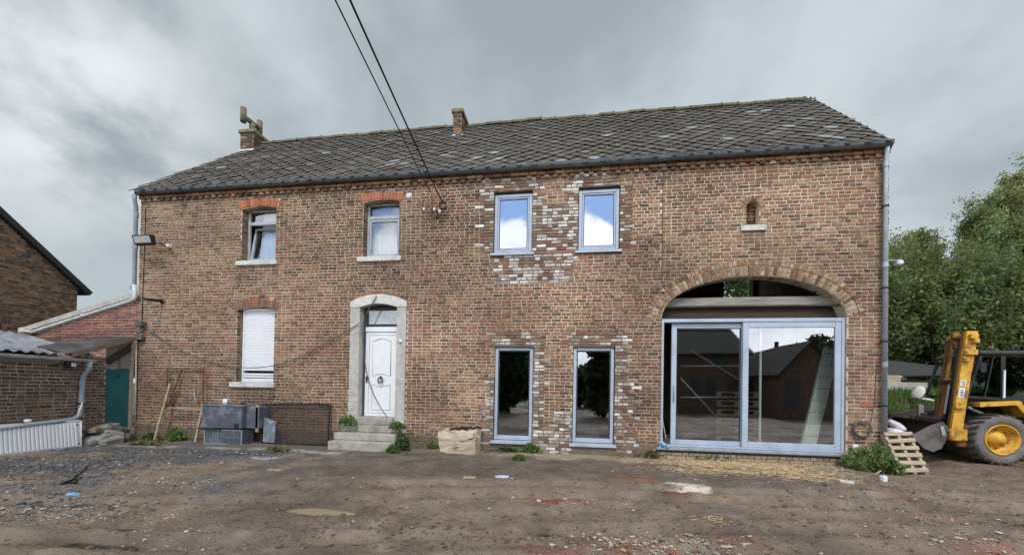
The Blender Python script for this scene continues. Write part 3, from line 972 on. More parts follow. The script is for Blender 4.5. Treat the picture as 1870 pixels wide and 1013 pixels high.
LRED = [(0.40, 0.135, 0.075), (0.36, 0.12, 0.07), (0.44, 0.16, 0.085), (0.33, 0.12, 0.08)]
LBRN = [(0.27, 0.14, 0.10), (0.21, 0.12, 0.09), (0.38, 0.15, 0.085)]
WLINT = [lintel(house, a - 0.07, b + 0.07, d, 0.07, 14, LRED) for (a, b, c, d) in WIN_OLD]
lintel(house, SHUT[0] - 0.07, SHUT[1] + 0.07, SHUT[3], 0.08, 15, LBRN)


# ---- windows
def reveal(parent, a, b, z0, z1, depth, curve=None):  # jamb bricks in darker tones: the shade of the recess put into their colour
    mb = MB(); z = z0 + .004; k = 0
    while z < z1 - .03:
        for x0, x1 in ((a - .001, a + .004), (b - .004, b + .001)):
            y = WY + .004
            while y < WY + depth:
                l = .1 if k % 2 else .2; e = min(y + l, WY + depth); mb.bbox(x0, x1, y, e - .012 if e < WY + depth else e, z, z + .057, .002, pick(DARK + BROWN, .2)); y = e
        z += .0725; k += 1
    return mb.build('shaded_reveal_brick', M['brick'], parent, 'stuff')


def frame_bars(mb, x0, x1, z0, z1, w, y0, y1, wb=None):
    wb = wb or w
    mb.bbox(x0, x0 + w, y0, y1, z0, z1); mb.bbox(x1 - w, x1, y0, y1, z0, z1)
    mb.bbox(x0 + w, x1 - w, y0 + .001, y1, z1 - w, z1); mb.bbox(x0 + w, x1 - w, y0 + .001, y1, z0, z0 + wb)


def pane(parent, x0, x1, z0, z1, y, m, name='pane'):
    mb = MB(); mb.box(x0, x1, y, y + 0.006, z0, z1); return mb.build(name, m, parent)


def dark_reveal(parent, x0, x1, z0, z1, y0, y1):
    return None


for i, (a, b, c, d) in enumerate(WIN_OLD):
    y = WY + 0.17
    mb = MB(); x0, x1, z0, z1 = a + 0.012, b - 0.012, c + 0.01, d + 0.06
    frame_bars(mb, x0, x1, z0, z1, 0.055, y, y + 0.06)
    zt = z0 + 0.955
    mb.bbox(x0 + 0.056, x1 - 0.056, y - 0.012, y + 0.06, zt, zt + 0.085)
    if i == 0: mb.cur = (1, 1, 1)
    w = mb.build('window', M['oldframe'], house)
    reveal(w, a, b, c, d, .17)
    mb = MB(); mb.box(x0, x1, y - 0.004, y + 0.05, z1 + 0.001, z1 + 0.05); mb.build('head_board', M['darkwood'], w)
    pane(w, x0 + 0.056, x1 - 0.056, zt + 0.086, z1 - 0.056, y + 0.03, M['glass_old'])
    mb = MB(); sx0, sx1, sz0, sz1 = x0 + 0.06, x1 - 0.06, z0 + 0.06, zt - 0.005
    if i == 0:      # bottom-hung sash tilted inwards
        tilt = 0.14
        def tp(x, z, d): return (x, y + 0.02 + d + tilt * (z - sz0) / (sz1 - sz0), z)
        def tbar(xa, xb, za, zb):
            mb.hexa([tp(xa, za, 0), tp(xb, za, 0), tp(xb, za, 0.05), tp(xa, za, 0.05), tp(xa, zb, 0), tp(xb, zb, 0), tp(xb, zb, 0.05), tp(xa, zb, 0.05)])
        for q in ((sx0, sx0 + .06, sz0, sz1), (sx1 - .06, sx1, sz0, sz1), (sx0 + .06, sx1 - .06, sz0, sz0 + .06), (sx0 + .06, sx1 - .06, sz1 - .06, sz1)): tbar(*q)
        s = mb.build('sash', M['oldframe'], w)
        mb = MB()
        mb.hexa([tp(sx0 + .06, sz0 + .06, .02), tp(sx1 - .06, sz0 + .06, .02), tp(sx1 - .06, sz0 + .06, .026), tp(sx0 + .06, sz0 + .06, .026),
                 tp(sx0 + .06, sz1 - .06, .02), tp(sx1 - .06, sz1 - .06, .02), tp(sx1 - .06, sz1 - .06, .026), tp(sx0 + .06, sz1 - .06, .026)])
        mb.build('pane', M['glass_old'], w)
    else:
        frame_bars(mb, sx0, sx1, sz0, sz1, 0.055, y - 0.008, y + 0.05); mb.build('sash', M['oldframe'], w)
        pane(w, sx0 + 0.056, sx1 - 0.056, sz0 + 0.056, sz1 - 0.056, y + 0.02, M['glass_old'])
    mb = MB(); n = 40
    vs = []; fs = []
    xl = x0 + (0.30 if i == 0 else 0.03)
    for k in range(n + 1):
        x = xl + (x1 - xl - 0.03) * k / n; yy = y + 0.19 + 0.012 * math.sin(k * 1.3) + 0.008 * math.sin(k * 2.9)
        xb = x0 + 0.16 + (x1 - x0 - 0.19) * k / n if i == 0 else x
        vs += [(xb, yy, z0 + 0.03), (x, yy, z1)]
    for k in range(n): fs.append((2 * k, 2 * k + 2, 2 * k + 3, 2 * k + 1))
    mb.add(vs, fs, True); mb.build('curtain', M['curtain'], w)
    mb = MB(); ex = 0.10
    mb.bbox(a - ex - 0.02, b + ex - 0.03, WY - 0.055, WY + 0.168, c - 0.115, c + 0.004, 0.012); mb.build('sill', M['stone_pale'], w)

for (a, b, c, d) in NEWW + TALL:
    up = c > 3; y = WY + 0.05
    x0, x1, z0, z1 = a + 0.012, b - 0.012, c + (0.012 if up else 0.05), d - (0.035 if up else 0.012)
    mb = MB(); frame_bars(mb, x0, x1, z0, z1, 0.07, y, y + 0.07, 0.075 if up else 0.10)
    w = mb.build('window', M['alu'], house)
    mb = MB()
    if up:
        q0, q1, r0, r1 = x0 + .074, x1 - .074, z0 + .08, z1 - .074
        frame_bars(mb, q0, q1, r0, r1, 0.035, y + 0.012, y + 0.06); mb.build('sash', M['alu'], w)
        mb = MB(); frame_bars(mb, q0 + .036, q1 - .036, r0 + .036, r1 - .036, 0.012, y + .02, y + .05); mb.build('gasket', M['alu_dark'], w)
        pane(w, q0 + .049, q1 - .049, r0 + .049, r1 - .049, y + 0.032, M['glass'])
    else:
        q0, q1, r0, r1 = x0 + .073, x1 - .073, z0 + .103, z1 - .073
        frame_bars(mb, q0, q1, r0, r1, 0.022, y + 0.012, y + 0.06); mb.build('gasket', M['alu_dark'], w)
        pane(w, q0 + .023, q1 - .023, r0 + .023, r1 - .023, y + 0.032, M['glass_patio'])
    mb = MB()
    mb.hexa([(a - .055, WY - .065, c - .055 + (0 if up else .03)), (b + .045, WY - .065, c - .055 + (0 if up else .03)), (b + .045, WY + .048, c - .05), (a - .055, WY + .048, c - .05),
             (a - .055, WY - .065, c - .005 + (0 if up else .03)), (b + .045, WY - .065, c - .005 + (0 if up else .03)), (b + .045, WY + .048, c + .012 + (0 if up else .03)), (a - .055, WY + .048, c + .012 + (0 if up else .03))])
    mb.build('sill', M['alu'], w)
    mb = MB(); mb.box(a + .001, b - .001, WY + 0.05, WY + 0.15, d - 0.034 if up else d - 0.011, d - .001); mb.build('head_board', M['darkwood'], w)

# shuttered window
a, b, c, d = SHUT; y = WY + 0.11
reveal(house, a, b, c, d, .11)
mb = MB(); frame_bars(mb, a + 0.06, b - 0.012, c + 0.005, d + 0.03, 0.035, y, y + 0.09)
w = mb.build('window', M['white'], house)
mb = MB(); mb.bbox(a - 0.13, b + 0.05, WY - 0.06, WY + 0.105, c - 0.13, c + 0.0, 0.012); mb.build('sill', M['stone_pale'], w)
pane(w, a + .1, b - .05, c + .05, d, y + 0.07, M['glass_old'])
sl = MB(); sw = (b - .05) - (a + .098); pit = 0.0535
sl.add([(0, 0, 0), (sw, 0, 0), (sw, -.007, .010), (0, -.007, .010), (sw, -.007, .043), (0, -.007, .043), (sw, 0, .051), (0, 0, .051), (0, .008, .0), (sw, .008, .0), (sw, .008, .051), (0, .008, .051)],
       [(0, 1, 2, 3), (3, 2, 4, 5), (5, 4, 6, 7), (8, 11, 10, 9), (7, 6, 10, 11)])
slm = sl.mesh('shutter_slat', M['white'])
z = d - 0.005
k = 0
while z > c + 0.33:
    o = bpy.data.objects.new('shutter_slat', slm); link(o, w, Matrix.Translation((a + .098, y + .03, z - pit))); z -= pit
for zz in (c + 0.175, c + 0.115, c + 0.045):
    o = bpy.data.objects.new('shutter_slat', slm); link(o, w, Matrix.Translation((a + .098, y + .034, zz)) @ Matrix.Rotation(random.uniform(-.004, .004), 4, 'Y'))
mb = MB(); mb.bbox(a + .098, b - .05, y - .012, y + .03, d + 0.0, d + 0.062); mb.build('shutter_box', M['white'], w)

# front door with its stone surround
iz, irise = 3.385, 0.07
JX0, JX1 = -4.905, -3.985
mb = MB()
for (x0, x1) in ((DSX0, JX0), (JX1, DSX1)):
    zb = gz(-4.5, 8.3) - 0.05 if False else 0.02
    mb.bbox(x0, x1, WY - 0.035, WY + 0.26, 0.62, 1.10, 0.01); mb.bbox(x0 + .006, x1 - .006, WY - 0.03, WY + 0.255, 1.104, 3.36, 0.008); 
    mb.box(x0 + .01, x1 - .01, WY - 0.02, WY + 0.25, -0.02, 0.618)
mb.box(JX0, JX1, WY - 0.01, WY + 0.25, -0.02, 0.60)
sur = mb.build('door_surround', M['stone'], house)
mb = MB(); n = 16
for i in range(n):
    xa, xb = DSX0 + (DSX1 - DSX0) * i / n, DSX0 + (DSX1 - DSX0) * (i + 1) / n
    cc, hw = (DSX0 + DSX1) / 2, (DSX1 - DSX0) / 2
    def zin(x): return 3.364 + (0.09 * max(0, 1 - ((x - cc) / 0.47) ** 2))
    def zou(x): return 3.50 + 0.175 * (1 - ((x - cc) / hw) ** 2)
    y0, y1 = WY - 0.04, WY + 0.26
    mb.hexa([(xa, y0, zin(xa)), (xb, y0, zin(xb)), (xb, y1, zin(xb)), (xa, y1, zin(xa)), (xa, y0, zou(xa)), (xb, y0, zou(xb)), (xb, y1, zou(xb)), (xa, y1, zou(xa))])
mb.build('lintel_stone', M['stone_pale'], sur)
for i in range(13):      # flat bricks following the curve above the stone
    xa = DSX0 - .02 + (DSX1 - DSX0 + .04) * i / 13; w_ = (DSX1 - DSX0 + .04) / 13 - .012; xm = xa + w_ / 2
    zz = 3.505 + 0.175 * (1 - ((xm - (DSX0 + DSX1) / 2) / 0.71) ** 2)
    rot = math.atan2(-2 * 0.175 * (xm - (DSX0 + DSX1) / 2) / 0.71 ** 2, 1)
    ubrick(HF, sur, xa, zz - math.tan(rot) * w_ / 2, 0.01, w_, 0.055, 0.08, rot, pick(RED + LBRN), 'arch_brick')
dy_ = WY + 0.17
mb = MB(); mb.box(JX0 + .001, JX0 + .05, dy_ - .01, dy_ + .06, 0.78, 3.40); mb.box(JX1 - .05, JX1 - .001, dy_ - .01, dy_ + .06, 0.78, 3.40)
mb.box(JX0 + .05, JX1 - .05, dy_ - .01, dy_ + .06, 3.34, 3.42); mb.build('door_frame', M['alu_dark'], sur)
DX0, DX1, DZ0, DZ1 = JX0 + .052, JX1 - .02, 0.775, 2.93
mb = MB()
mb.bbox(DX0, DX1, dy_, dy_ + .05, DZ0, DZ1 - .13, 0.006); mb.bbox(DX0 - .0, DX1, dy_ - .022, dy_ + .05, DZ1 - .125, DZ1, 0.01)
door = mb.build('front_door', M['white'], house)
dc = (DX0 + DX1) / 2
mb = MB()


def mould(pts, r=0.011):
    mb.tube([(x, dy_ - .003, z) for x, z in pts], r, 6, caps=False)


def arcpts(x0, x1, zb, amp, n=14): return [(x0 + (x1 - x0) * i / n, zb + amp * math.sin(math.pi * i / n) ** 2) for i in range(n + 1)]


hwid = 0.23
mould([(dc - hwid, 1.76), (dc - hwid, 2.60)] + arcpts(dc - hwid, dc + hwid, 2.60, .055) + [(dc + hwid, 1.76)] + arcpts(dc - hwid, dc + hwid, 1.76, -.0)[::-1][:1])
mould(arcpts(dc - hwid, dc + hwid, 1.76, 0.05))
mould([(dc - hwid, 1.545), (dc - hwid, 0.94), (dc + hwid, 0.94), (dc + hwid, 1.545)]); mould(arcpts(dc - hwid, dc + hwid, 1.545, -0.05))
mould([(DX0 + .10, 0.86), (DX0 + .10, 2.74), (DX1 - .06, 2.74), (DX1 - .06, 0.86), (DX0 + .10, 0.86)], .007)
mb.build('moulding', mat('door_moulding', (0.55, 0.56, 0.57), 0.5), door)
mb = MB(); mb.tube([(dc, dy_ - .005, 1.72), (dc, dy_ - .05, 1.73), (dc, dy_ - .06, 1.69)], .022, 8)
mb.tube([(dc + .062 * math.sin(t), dy_ - .055 + .0 * t, 1.645 + .062 * math.cos(t)) for t in np.linspace(0, 2 * math.pi, 17)], .013, 6); mb.build('knocker', M['black'], door)
mb = MB(); mb.bbox(DX0 + .03, DX0 + .07, dy_ - .012, dy_ - .001, 1.58, 1.74, .004); mb.tube([(DX0 + .05, dy_ - .01, 1.70), (DX0 + .05, dy_ - .055, 1.70), (DX0 + .14, dy_ - .055, 1.695)], .009, 6)
mb.build('handle', M['black'], door)
mb = MB(); mb.bbox(DX0 + .0, DX1, dy_ + .001, dy_ + .04, DZ1 + .003, DZ1 + .04); frame_bars(mb, DX0, DX1, DZ1 + .041, 3.36, .03, dy_, dy_ + .04)
tf = mb.build('transom_frame', M['alu_dark'], door)
pane(door, DX0 + .031, DX1 - .031, DZ1 + .073, 3.33, dy_ + .02, M['glass_old'], 'transom_pane')
mb = MB(); vs = []; fs = []
for k in range(41):
    x = DX0 + .03 + (DX1 - DX0 - .06) * k / 40; yy = dy_ + 0.09 + 0.02 * math.sin(k * 0.95)
    vs += [(x, yy, DZ1 + .02), (x, yy, 3.36)]
for k in range(40): fs.append((2 * k, 2 * k + 2, 2 * k + 3, 2 * k + 1))
mb.add(vs, fs, True); mb.build('curtain', mat('grey_curtain', (0.40, 0.40, 0.44), 0.9), door)
mb = MB(); mb.lathe([(0.0, -.03), (.035, -.03), (.042, -.015), (.042, 0)], (-3.865, WY - .035, 2.56), 'y', 14); mb.build('doorbell', M['plastic_white'], sur)

# patio door in the barn arch
PX0, PX1, PZ0, PZ1 = 1.978, 5.497, 0.335, 3.045
y = WY + 0.03
mb = MB()
mb.bbox(PX0, PX0 + .05, y, y + .14, PZ0, PZ1); mb.bbox(PX1 - .055, PX1, y, y + .14, PZ0, PZ1)
mb.bbox(PX0 + .05, PX1 - .055, y, y + .14, PZ1 - .075, PZ1); mb.bbox(PX0 + .05, PX1 - .055, y, y + .14, PZ0, PZ0 + .04)
pf = mb.build('patio_door', M['alu'], house)
mb = MB(); frame_bars(mb, 3.60, PX1 - .056, PZ0 + .042, PZ1 - .077, .115, y + .012, y + .07); mb.build('fixed_leaf', M['alu'], pf)
pane(pf, 3.716, PX1 - .172, PZ0 + .158, PZ1 - .193, y + .035, M['glass_patio'])
mb = MB(); frame_bars(mb, 2.205, 3.70, PZ0 + .042, PZ1 - .085, .105, y + .078, y + .13); mb.build('sliding_leaf', M['alu'], pf)
mb = MB(); frame_bars(mb, 2.311, 3.594, PZ0 + .148, PZ1 - .191, .012, y + .085, y + .12); mb.build('gasket', M['alu_dark'], pf)
pane(pf, 2.324, 3.582, PZ0 + .161, PZ1 - .204, y + .10, M['glass_patio'])
mb = MB(); mb.tube([(2.255, y + .075, 1.30), (2.255, y + .035, 1.31), (2.255, y + .035, 1.62), (2.255, y + .075, 1.63)], .010, 6); mb.build('handle', M['zinc_light'], pf)
mb = MB(); mb.bbox(PX0 - .09, PX1 + .045, WY - .075, WY + .028, 0.275, 0.333, .008); mb.box(PX0, PX1, WY + .028, WY + .2, 0.265, 0.334); mb.build('sill', M['zinc_light'], pf)
mb = MB(); mb.box(PX0 - .085, PX1 + .04, WY - .05, WY - .002, 0.255, 0.274); mb.build('drip_strip', M['alu_dark'], pf)
# timber across the arch, dark boards below it
mb = MB(); mb.bbox(1.97 + .1, 5.5 - .06, WY + 0.20, WY + 0.42, 3.335, 3.53, .02); mb.build('beam', M['wood_grey'], house)
for k in range(3):
    mb = MB(); mb.bbox(1.99, 5.49, WY + 0.26 + .05 * k, WY + 0.30 + .05 * k, 3.05 + .094 * k, 3.14 + .094 * k, .006)
    mb.build('board', M['wood_dark'], house)

mb = MB(); mb.box(1.949, 1.962, WY - .004, WY + .05, 3.98, 6.26); mb.build('wall_crack', M['wood_dark'], house)
# niche
mb = MB(); mb.box(NX - NR - .02, NX + NR + .02, WY + 0.17, WY + 0.24, NZ0 - .02, NZS + NR + .1); nb = mb.build('niche', M['wood_dark'], house)
for r in range(7):
    for k in range(2):
        ubrick(HF, nb, NX - .118 + k * .12 + (r % 2) * .02 - .02, NZ0 + r * .0725 + .005, -0.16 + random.uniform(0, .012), .105, .058, .05, 0, pick(BROWN + RED), 'brick')
mb = MB()
for i in range(12):
    t0, t1 = math.pi * i / 12, math.pi * (i + 1) / 12; q = []
    for t in (t0, t1): q.append((NX - NR * math.cos(t), NZS + NR * math.sin(t), NX - (NR + .1) * math.cos(t), NZS + (NR + .1) * math.sin(t)))
    P = [(q[0][0], WY + .003, q[0][1]), (q[1][0], WY + .003, q[1][1]), (q[1][0], WY + .17, q[1][1]), (q[0][0], WY + .17, q[0][1]),
         (q[0][2], WY + .003, q[0][3]), (q[1][2], WY + .003, q[1][3]), (q[1][2], WY + .17, q[1][3]), (q[0][2], WY + .17, q[0][3])]
    mb.hexa(P, (0.44, 0.37, 0.28))
na = mb.build('niche_arch', M['mortar'], house)
for i in range(9):
    t = math.pi * (i + .5) / 9; r = NR + .004; w_ = 0.062
    nx_, nz_ = -math.cos(t), math.sin(t); rot = math.atan2(nz_, nx_) - math.pi / 2
    ubrick(HF, na, NX + nx_ * r - math.cos(rot) * w_ / 2 * .8, NZS + nz_ * r - math.sin(rot) * w_ / 2 * .8, .01, w_ * .8, .1, .15, rot, pick(TAN + BROWN))
mb = MB(); mb.bbox(NX - .235, NX + .255, WY - .045, WY + .17, NZ0 - .12, NZ0 - .003, .008); mb.build('niche_sill', M['stone_pale'], house)

# corbelled courses and dentils under the gutter
mb = MB()
u = WX0
while u < WX1 - .05:
    w_ = random.uniform(.17, .22); e = min(u + w_, WX1); d = random.uniform(.062, .074)
    mb.bbox(u + .004, e - .006, WY - d, WY + .0, 6.268, 6.333, .006, pick(BROWN + BROWN + TAN + [RED[0]], .15)); u = e
u = WX0
while u < WX1 - .05:
    w_ = random.uniform(.18, .22); e = min(u + w_, WX1)
    mb.bbox(u + .004, e - .006, WY - random.uniform(.082, .094), WY + .0, 6.34, 6.405, .006, pick(BROWN + BROWN + DARK[:1])); u = e
u = WX0 + .05
while u < WX1 - .12:
    if not ((-1.95 < u < -1.0) and random.random() < .6):
        z = 6.197 + random.uniform(-.004, .004)
        mb.bbox(u, u + .102, WY - random.uniform(.05, .066), WY + .0, z, z + .064, .009, pick(BROWN + TAN + GREYB))
    u += 0.192 + random.uniform(-.006, .006)
u = WX0
mb.build('dentil_course', M['brick'], house, kind='stuff')

# small repairs on the wall
mb = MB(); c_ = at(746, 357, WY - .02)
vs = [(c_.x, WY - .022, c_.z)] + [(c_.x + (.075 + .02 * math.sin(3 * t)) * math.cos(t), WY - .008, c_.z + (.085 + .02 * math.sin(2 * t + 1)) * math.sin(t)) for t in np.linspace(0, 2 * math.pi, 13)[:-1]]
mb.add(vs, [(0, 1 + (k + 1) % 12, 1 + k) for k in range(12)]); mb.build('mortar_patch', M['stone_pale'], house)
mb = MB(); c_ = at(1582, 740, WY - .01); mb.bbox(c_.x - .11, c_.x + .13, WY - .014, WY + .02, c_.z - .028, c_.z + .028, .008); mb.build('broken_brick', mat('fresh_brick', (0.42, 0.12, 0.06), 0.9, var=.3, vscale=20), house)

# ---- roof
EY, EZ = 8.405, 6.445
sl_v = Vector((0, RY - EY, RZ - EZ)); SLEN = sl_v.length; SV = sl_v.normalized(); SN = Vector((0, -SV.z, SV.y))
RX0, RX1 = -11.20, 6.19
HIPK = 0.465
def hipx(s): return max(RX0, -11.31 + HIPK * max(s, 0))
mb = MB()
def rp(x, s, h, side=1):
    p = Vector((x, EY, EZ)) + SV * s + SN * h
    if side < 0: p.y = 2 * RY - p.y
    return p
for side in (1, -1):
    HX = hipx(SLEN)
    P = [rp(RX0, -.06, -.07, side), rp(RX1, -.06, -.07, side), rp(RX1, SLEN, -.07, side), rp(HX, SLEN, -.07, side),
         rp(RX0, -.06, 0, side), rp(RX1, -.06, 0, side), rp(RX1, SLEN, 0, side), rp(HX, SLEN, 0, side)]
    mb.hexa(P)
mb.add([rp(RX0, -.06, -.01), rp(RX0, -.06, -.01, -1), rp(hipx(SLEN), SLEN, -.01)], [(0, 2, 1)])
roof = mb.build('roof', M['deck'], house)
DW, ROW = 0.36, 0.15
hw_, up_, dn_ = 0.177, 0.175, 0.187
sv = []
for k, (q, s, h) in enumerate(((0, -dn_, .040), (hw_, 0, .021), (0, up_, .003), (-hw_, 0, .021))):
    sv.append((q, s, h))
SLV = np.array([(q, s, h) for q, s, h in sv] + [(q * .96, s * .97, h - .012) for q, s, h in sv])
SLF = np.array([(0, 1, 2, 3), (0, 4, 5, 1), (3, 7, 4, 0), (1, 5, 6, 2), (2, 6, 7, 3)])
smb = MB(); smb.add(SLV, SLF.tolist()); slate_mesh = smb.mesh('slate', M['slate_obj'])


def roof_hit(px, py):
    d = ray(px, py); o = Vector((0, 0, EYE)); q = Vector((0, EY, EZ))
    t = (q - o).dot(SN) / d.dot(SN); p = o + d * t
    return p.x, (p - q).dot(SV)


PALE = [roof_hit(900 + a / 2.46, 160 + b / 2.46) for a, b in ((1230, 112), (1180, 115), (885, 188), (1405, 155), (1315, 180), (1515, 187), (1465, 228), (1555, 245), (765, 230), (500, 224), (1030, 240), (295, 326), (30, 326), (430, 323))]
PALE += [roof_hit(240 + a / 2.833, 240 + b / 2.833) for a, b in ((470, 198), (1355, 172), (1400, 182), (1605, 132), (1850, 125), (1795, 152), (1025, 120), (705, 138), (1385, 160))]
def sag(x, s): return .055 * float(fbm(x * .45 + 5, s * .6, 2))


slates = []
k = 0; s = 0.02
while s < SLEN + .05:
    x = RX0 + (k % 2) * DW / 2
    while x <= RX1 + .01:
        if x > hipx(s) - .12: slates.append((x, s, k))
        x += DW
    s += ROW; k += 1
tint = []
for x, s, k in slates:
    n = float(fbm(x * .5, s * .9, 3))
    kk = random.uniform(.78, 1.22) * (0.65 + .7 * n)
    c = (0.080 * kk, 0.068 * kk, 0.056 * kk)
    if random.random() < .06: c = tuple(q * 1.9 for q in c)
    tint.append(c)
for px, ps in PALE:
    i = min(range(len(slates)), key=lambda i: (slates[i][0] - px) ** 2 + (slates[i][1] - ps) ** 2)
    q = random.uniform(.8, 1.1); tint[i] = (.24 * q, .26 * q, .26 * q)
base = np.array([[1, 0, 0], [0, SV.y, SV.z], [0, SN.y, SN.z]])
order = sorted(range(len(slates)), key=lambda i: (Vector((slates[i][0], EY, EZ)) + SV * slates[i][1] - Vector((0, 0, EYE))).dot(CF))
sing = set(order[:300])
VV = []; FF = []; TT = []; n = 0
for i, (x, s, k) in enumerate(slates):
    rot = random.gauss(0, .05); lift = random.uniform(0, .010) + sag(x, s)
    p = rp(x + random.gauss(0, .006), s + random.gauss(0, .006), lift)
    m = Matrix.Identity(4)
    for a in range(3):
        m[a][0] = base[0][a]; m[a][1] = base[1][a]; m[a][2] = base[2][a]; m[a][3] = p[a]
    m = m @ Matrix.Rotation(rot, 4, 'Z') @ Matrix.Rotation(random.gauss(0, .02), 4, 'Y')
    clipL, clipR = x - .25 < hipx(s), x + .2 > RX1 + .01
    v = SLV.copy()
    mm = np.array(m); w = v @ mm[:3, :3].T + mm[:3, 3]
    if i in sing and not clipR and not clipL:
        o = bpy.data.objects.new('slate', slate_mesh); o['tint'] = list(tint[i]); link(o, roof, m)
    else:
        w[:, 0] = np.clip(w[:, 0], [hipx(s + q) - .01 for q in v[:, 1]], RX1 + .015 + random.uniform(-.02, .02))
        VV.append(w); FF.append(SLF + n); TT.append(np.tile(tint[i], (8, 1))); n += 8
np_mesh('slate_field', np.concatenate(VV), np.concatenate(FF), np.concatenate(TT), M['slate'], roof, kind='stuff')
# rear slope, plain
mb = MB(); mb.hexa([rp(RX0, -.1, .004, -1), rp(RX1, -.1, .004, -1), rp(RX1, SLEN, .004, -1), rp(hipx(SLEN), SLEN, .004, -1), rp(RX0, -.1, .03, -1), rp(RX1, -.1, .03, -1), rp(RX1, SLEN, .03, -1), rp(hipx(SLEN), SLEN, .03, -1)])
mb.cur = (.1, .095, .085); o = mb.build('rear_slope', M['deck'], house)
# ridge tiles
rt = MB(); nseg = 7
prof = [(math.cos(t), math.sin(t)) for t in np.linspace(-.15, math.pi + .15, nseg + 1)]
vs = []
for xx, sc_ in ((0, 1.0), (.36, .96), (.36, 1.07), (.405, 1.07)):
    vs += [(xx, .115 * sc_ * a, .10 * sc_ * b) for a, b in prof]
fs = [(r * (nseg + 1) + k, r * (nseg + 1) + k + 1, (r + 1) * (nseg + 1) + k + 1, (r + 1) * (nseg + 1) + k) for r in range(3) for k in range(nseg)]
rt.add(vs, fs, False); rtm = rt.mesh('ridge_tile', M['ridge'])
x = hipx(SLEN)
while x < RX1 - .38:
    o = bpy.data.objects.new('ridge_tile', rtm)
    link(o, roof, Matrix.Translation((x, RY + random.gauss(0, .006), RZ - .02 + sag(x, SLEN) + random.gauss(0, .012))) @ Matrix.Rotation(random.gauss(0, .012), 4, 'Y')); x += .40
pa, pb = rp(hipx(0), 0, 0), rp(hipx(SLEN), SLEN, 0); hv = (pb - pa).normalized()
hy_ = Vector((0, 0, 1)).cross(hv).normalized(); hz_ = hv.cross(hy_)
for k in range(int((pb - pa).length / .33)):
    m = Matrix.Identity(4); p = pa + hv * (.33 * k) + hz_ * -.045
    for a in range(3): m[a][0] = hv[a] * .85; m[a][1] = hy_[a] * .75; m[a][2] = hz_[a] * .85; m[a][3] = p[a]
    o = bpy.data.objects.new('hip_tile', rtm); link(o, roof, m)
VV = []; FF = []; n = 0
for i in range(420):
    x = RX1 - abs(random.gauss(0, 4.5)) if random.random() < .8 else random.uniform(RX0, RX1)
    if x < hipx(SLEN): continue
    s = SLEN - abs(random.gauss(0, .14)); r = random.uniform(.012, .034)
    p = rp(x, min(s, SLEN), .06 if s < SLEN - .1 else .07)
    oc = np.array([(1, 0, 0), (0, 1, 0), (-1, 0, 0), (0, -1, 0), (0, 0, .8), (0, 0, -.8)]) * r * RNG.uniform(.7, 1.3, (6, 1)) + np.array(p)
    VV.append(oc); FF.append(np.array([(0, 1, 4), (1, 2, 4), (2, 3, 4), (3, 0, 4), (1, 0, 5), (2, 1, 5), (3, 2, 5), (0, 3, 5)]) + n); n += 6
np_mesh('moss', np.concatenate(VV), np.concatenate(FF), np.full((n, 3), .1), M['moss'], roof, kind='stuff', smooth=True)
for xx in (RX1 + .004,):
    mb = MB(); mb.hexa([rp(xx, -.05, -.1), rp(xx + .026, -.05, -.1), rp(xx + .026, SLEN, -.1), rp(xx, SLEN, -.1), rp(xx, -.05, .022), rp(xx + .026, -.05, .022), rp(xx + .026, SLEN, .022), rp(xx, SLEN, .022)])
    mb.build('verge_board', M['darkwood'], roof)
for px, py in ((475, 316), (670, 310), (1109, 282), (1318, 262), (1563, 247)):      # snow hooks and lead tabs
    x, s = roof_hit(px, py); p = rp(x, s, .03)
    mb = MB(); mb.tube([p, p + SN * .10, p + SN * .12 + SV * .04], .007, 5); mb.build('roof_hook', M['zinc_light'], roof)

# gutter with brackets
GY, GZ, GR = 8.375, 6.425, 0.083
mb = MB(); n = 10
arc = [(GY - GR * math.cos(t), GZ - GR * .98 * math.sin(t)) for t in np.linspace(0, math.pi, n + 1)]
vs = []
GX0, GX1 = -11.10, 6.17
for xx in (GX0, GX1):
    vs += [(xx, a, b) for a, b in arc] + [(xx, GY + (a - GY) * .95, GZ + (b - GZ) * .95 + .001) for a, b in arc]
m_ = 2 * (n + 1); fs = []
for k in range(n):
    fs.append((k, k + 1, m_ + k + 1, m_ + k)); q = n + 1
    fs.append((q + k + 1, q + k, m_ + q + k, m_ + q + k + 1))
mb.add(vs, fs, True)
for e in (0, m_): mb.add([vs[e + k] for k in range(n + 1)], [tuple(range(n + 1))])
mb.tube([(GX0, GY - GR, GZ + .004), (GX1, GY - GR, GZ + .004)], .012, 8)
gut = mb.build('gutter', M['zinc'], house)
bmb = MB(); arc2 = [(-(GR + .006) * math.cos(t), -(GR + .006) * math.sin(t)) for t in np.linspace(-.12, math.pi * .75, 9)]
vs = [(xx, a, b) for xx in (0, .028) for a, b in arc2]
bmb.add(vs, [(k, k + 1, 9 + k + 1, 9 + k) for k in range(8)]); bm_ = bmb.mesh('gutter_bracket', M['zinc'])
x = GX0 + .12
while x < GX1:
    o = bpy.data.objects.new('gutter_bracket', bm_); link(o, gut, Matrix.Translation((x, GY, GZ))); x += .45
mb = MB(); mb.box(RX0, RX1, WY - .10, WY + .0, 6.408, 6.428); mb.build('soffit_board', M['darkwood'], house)
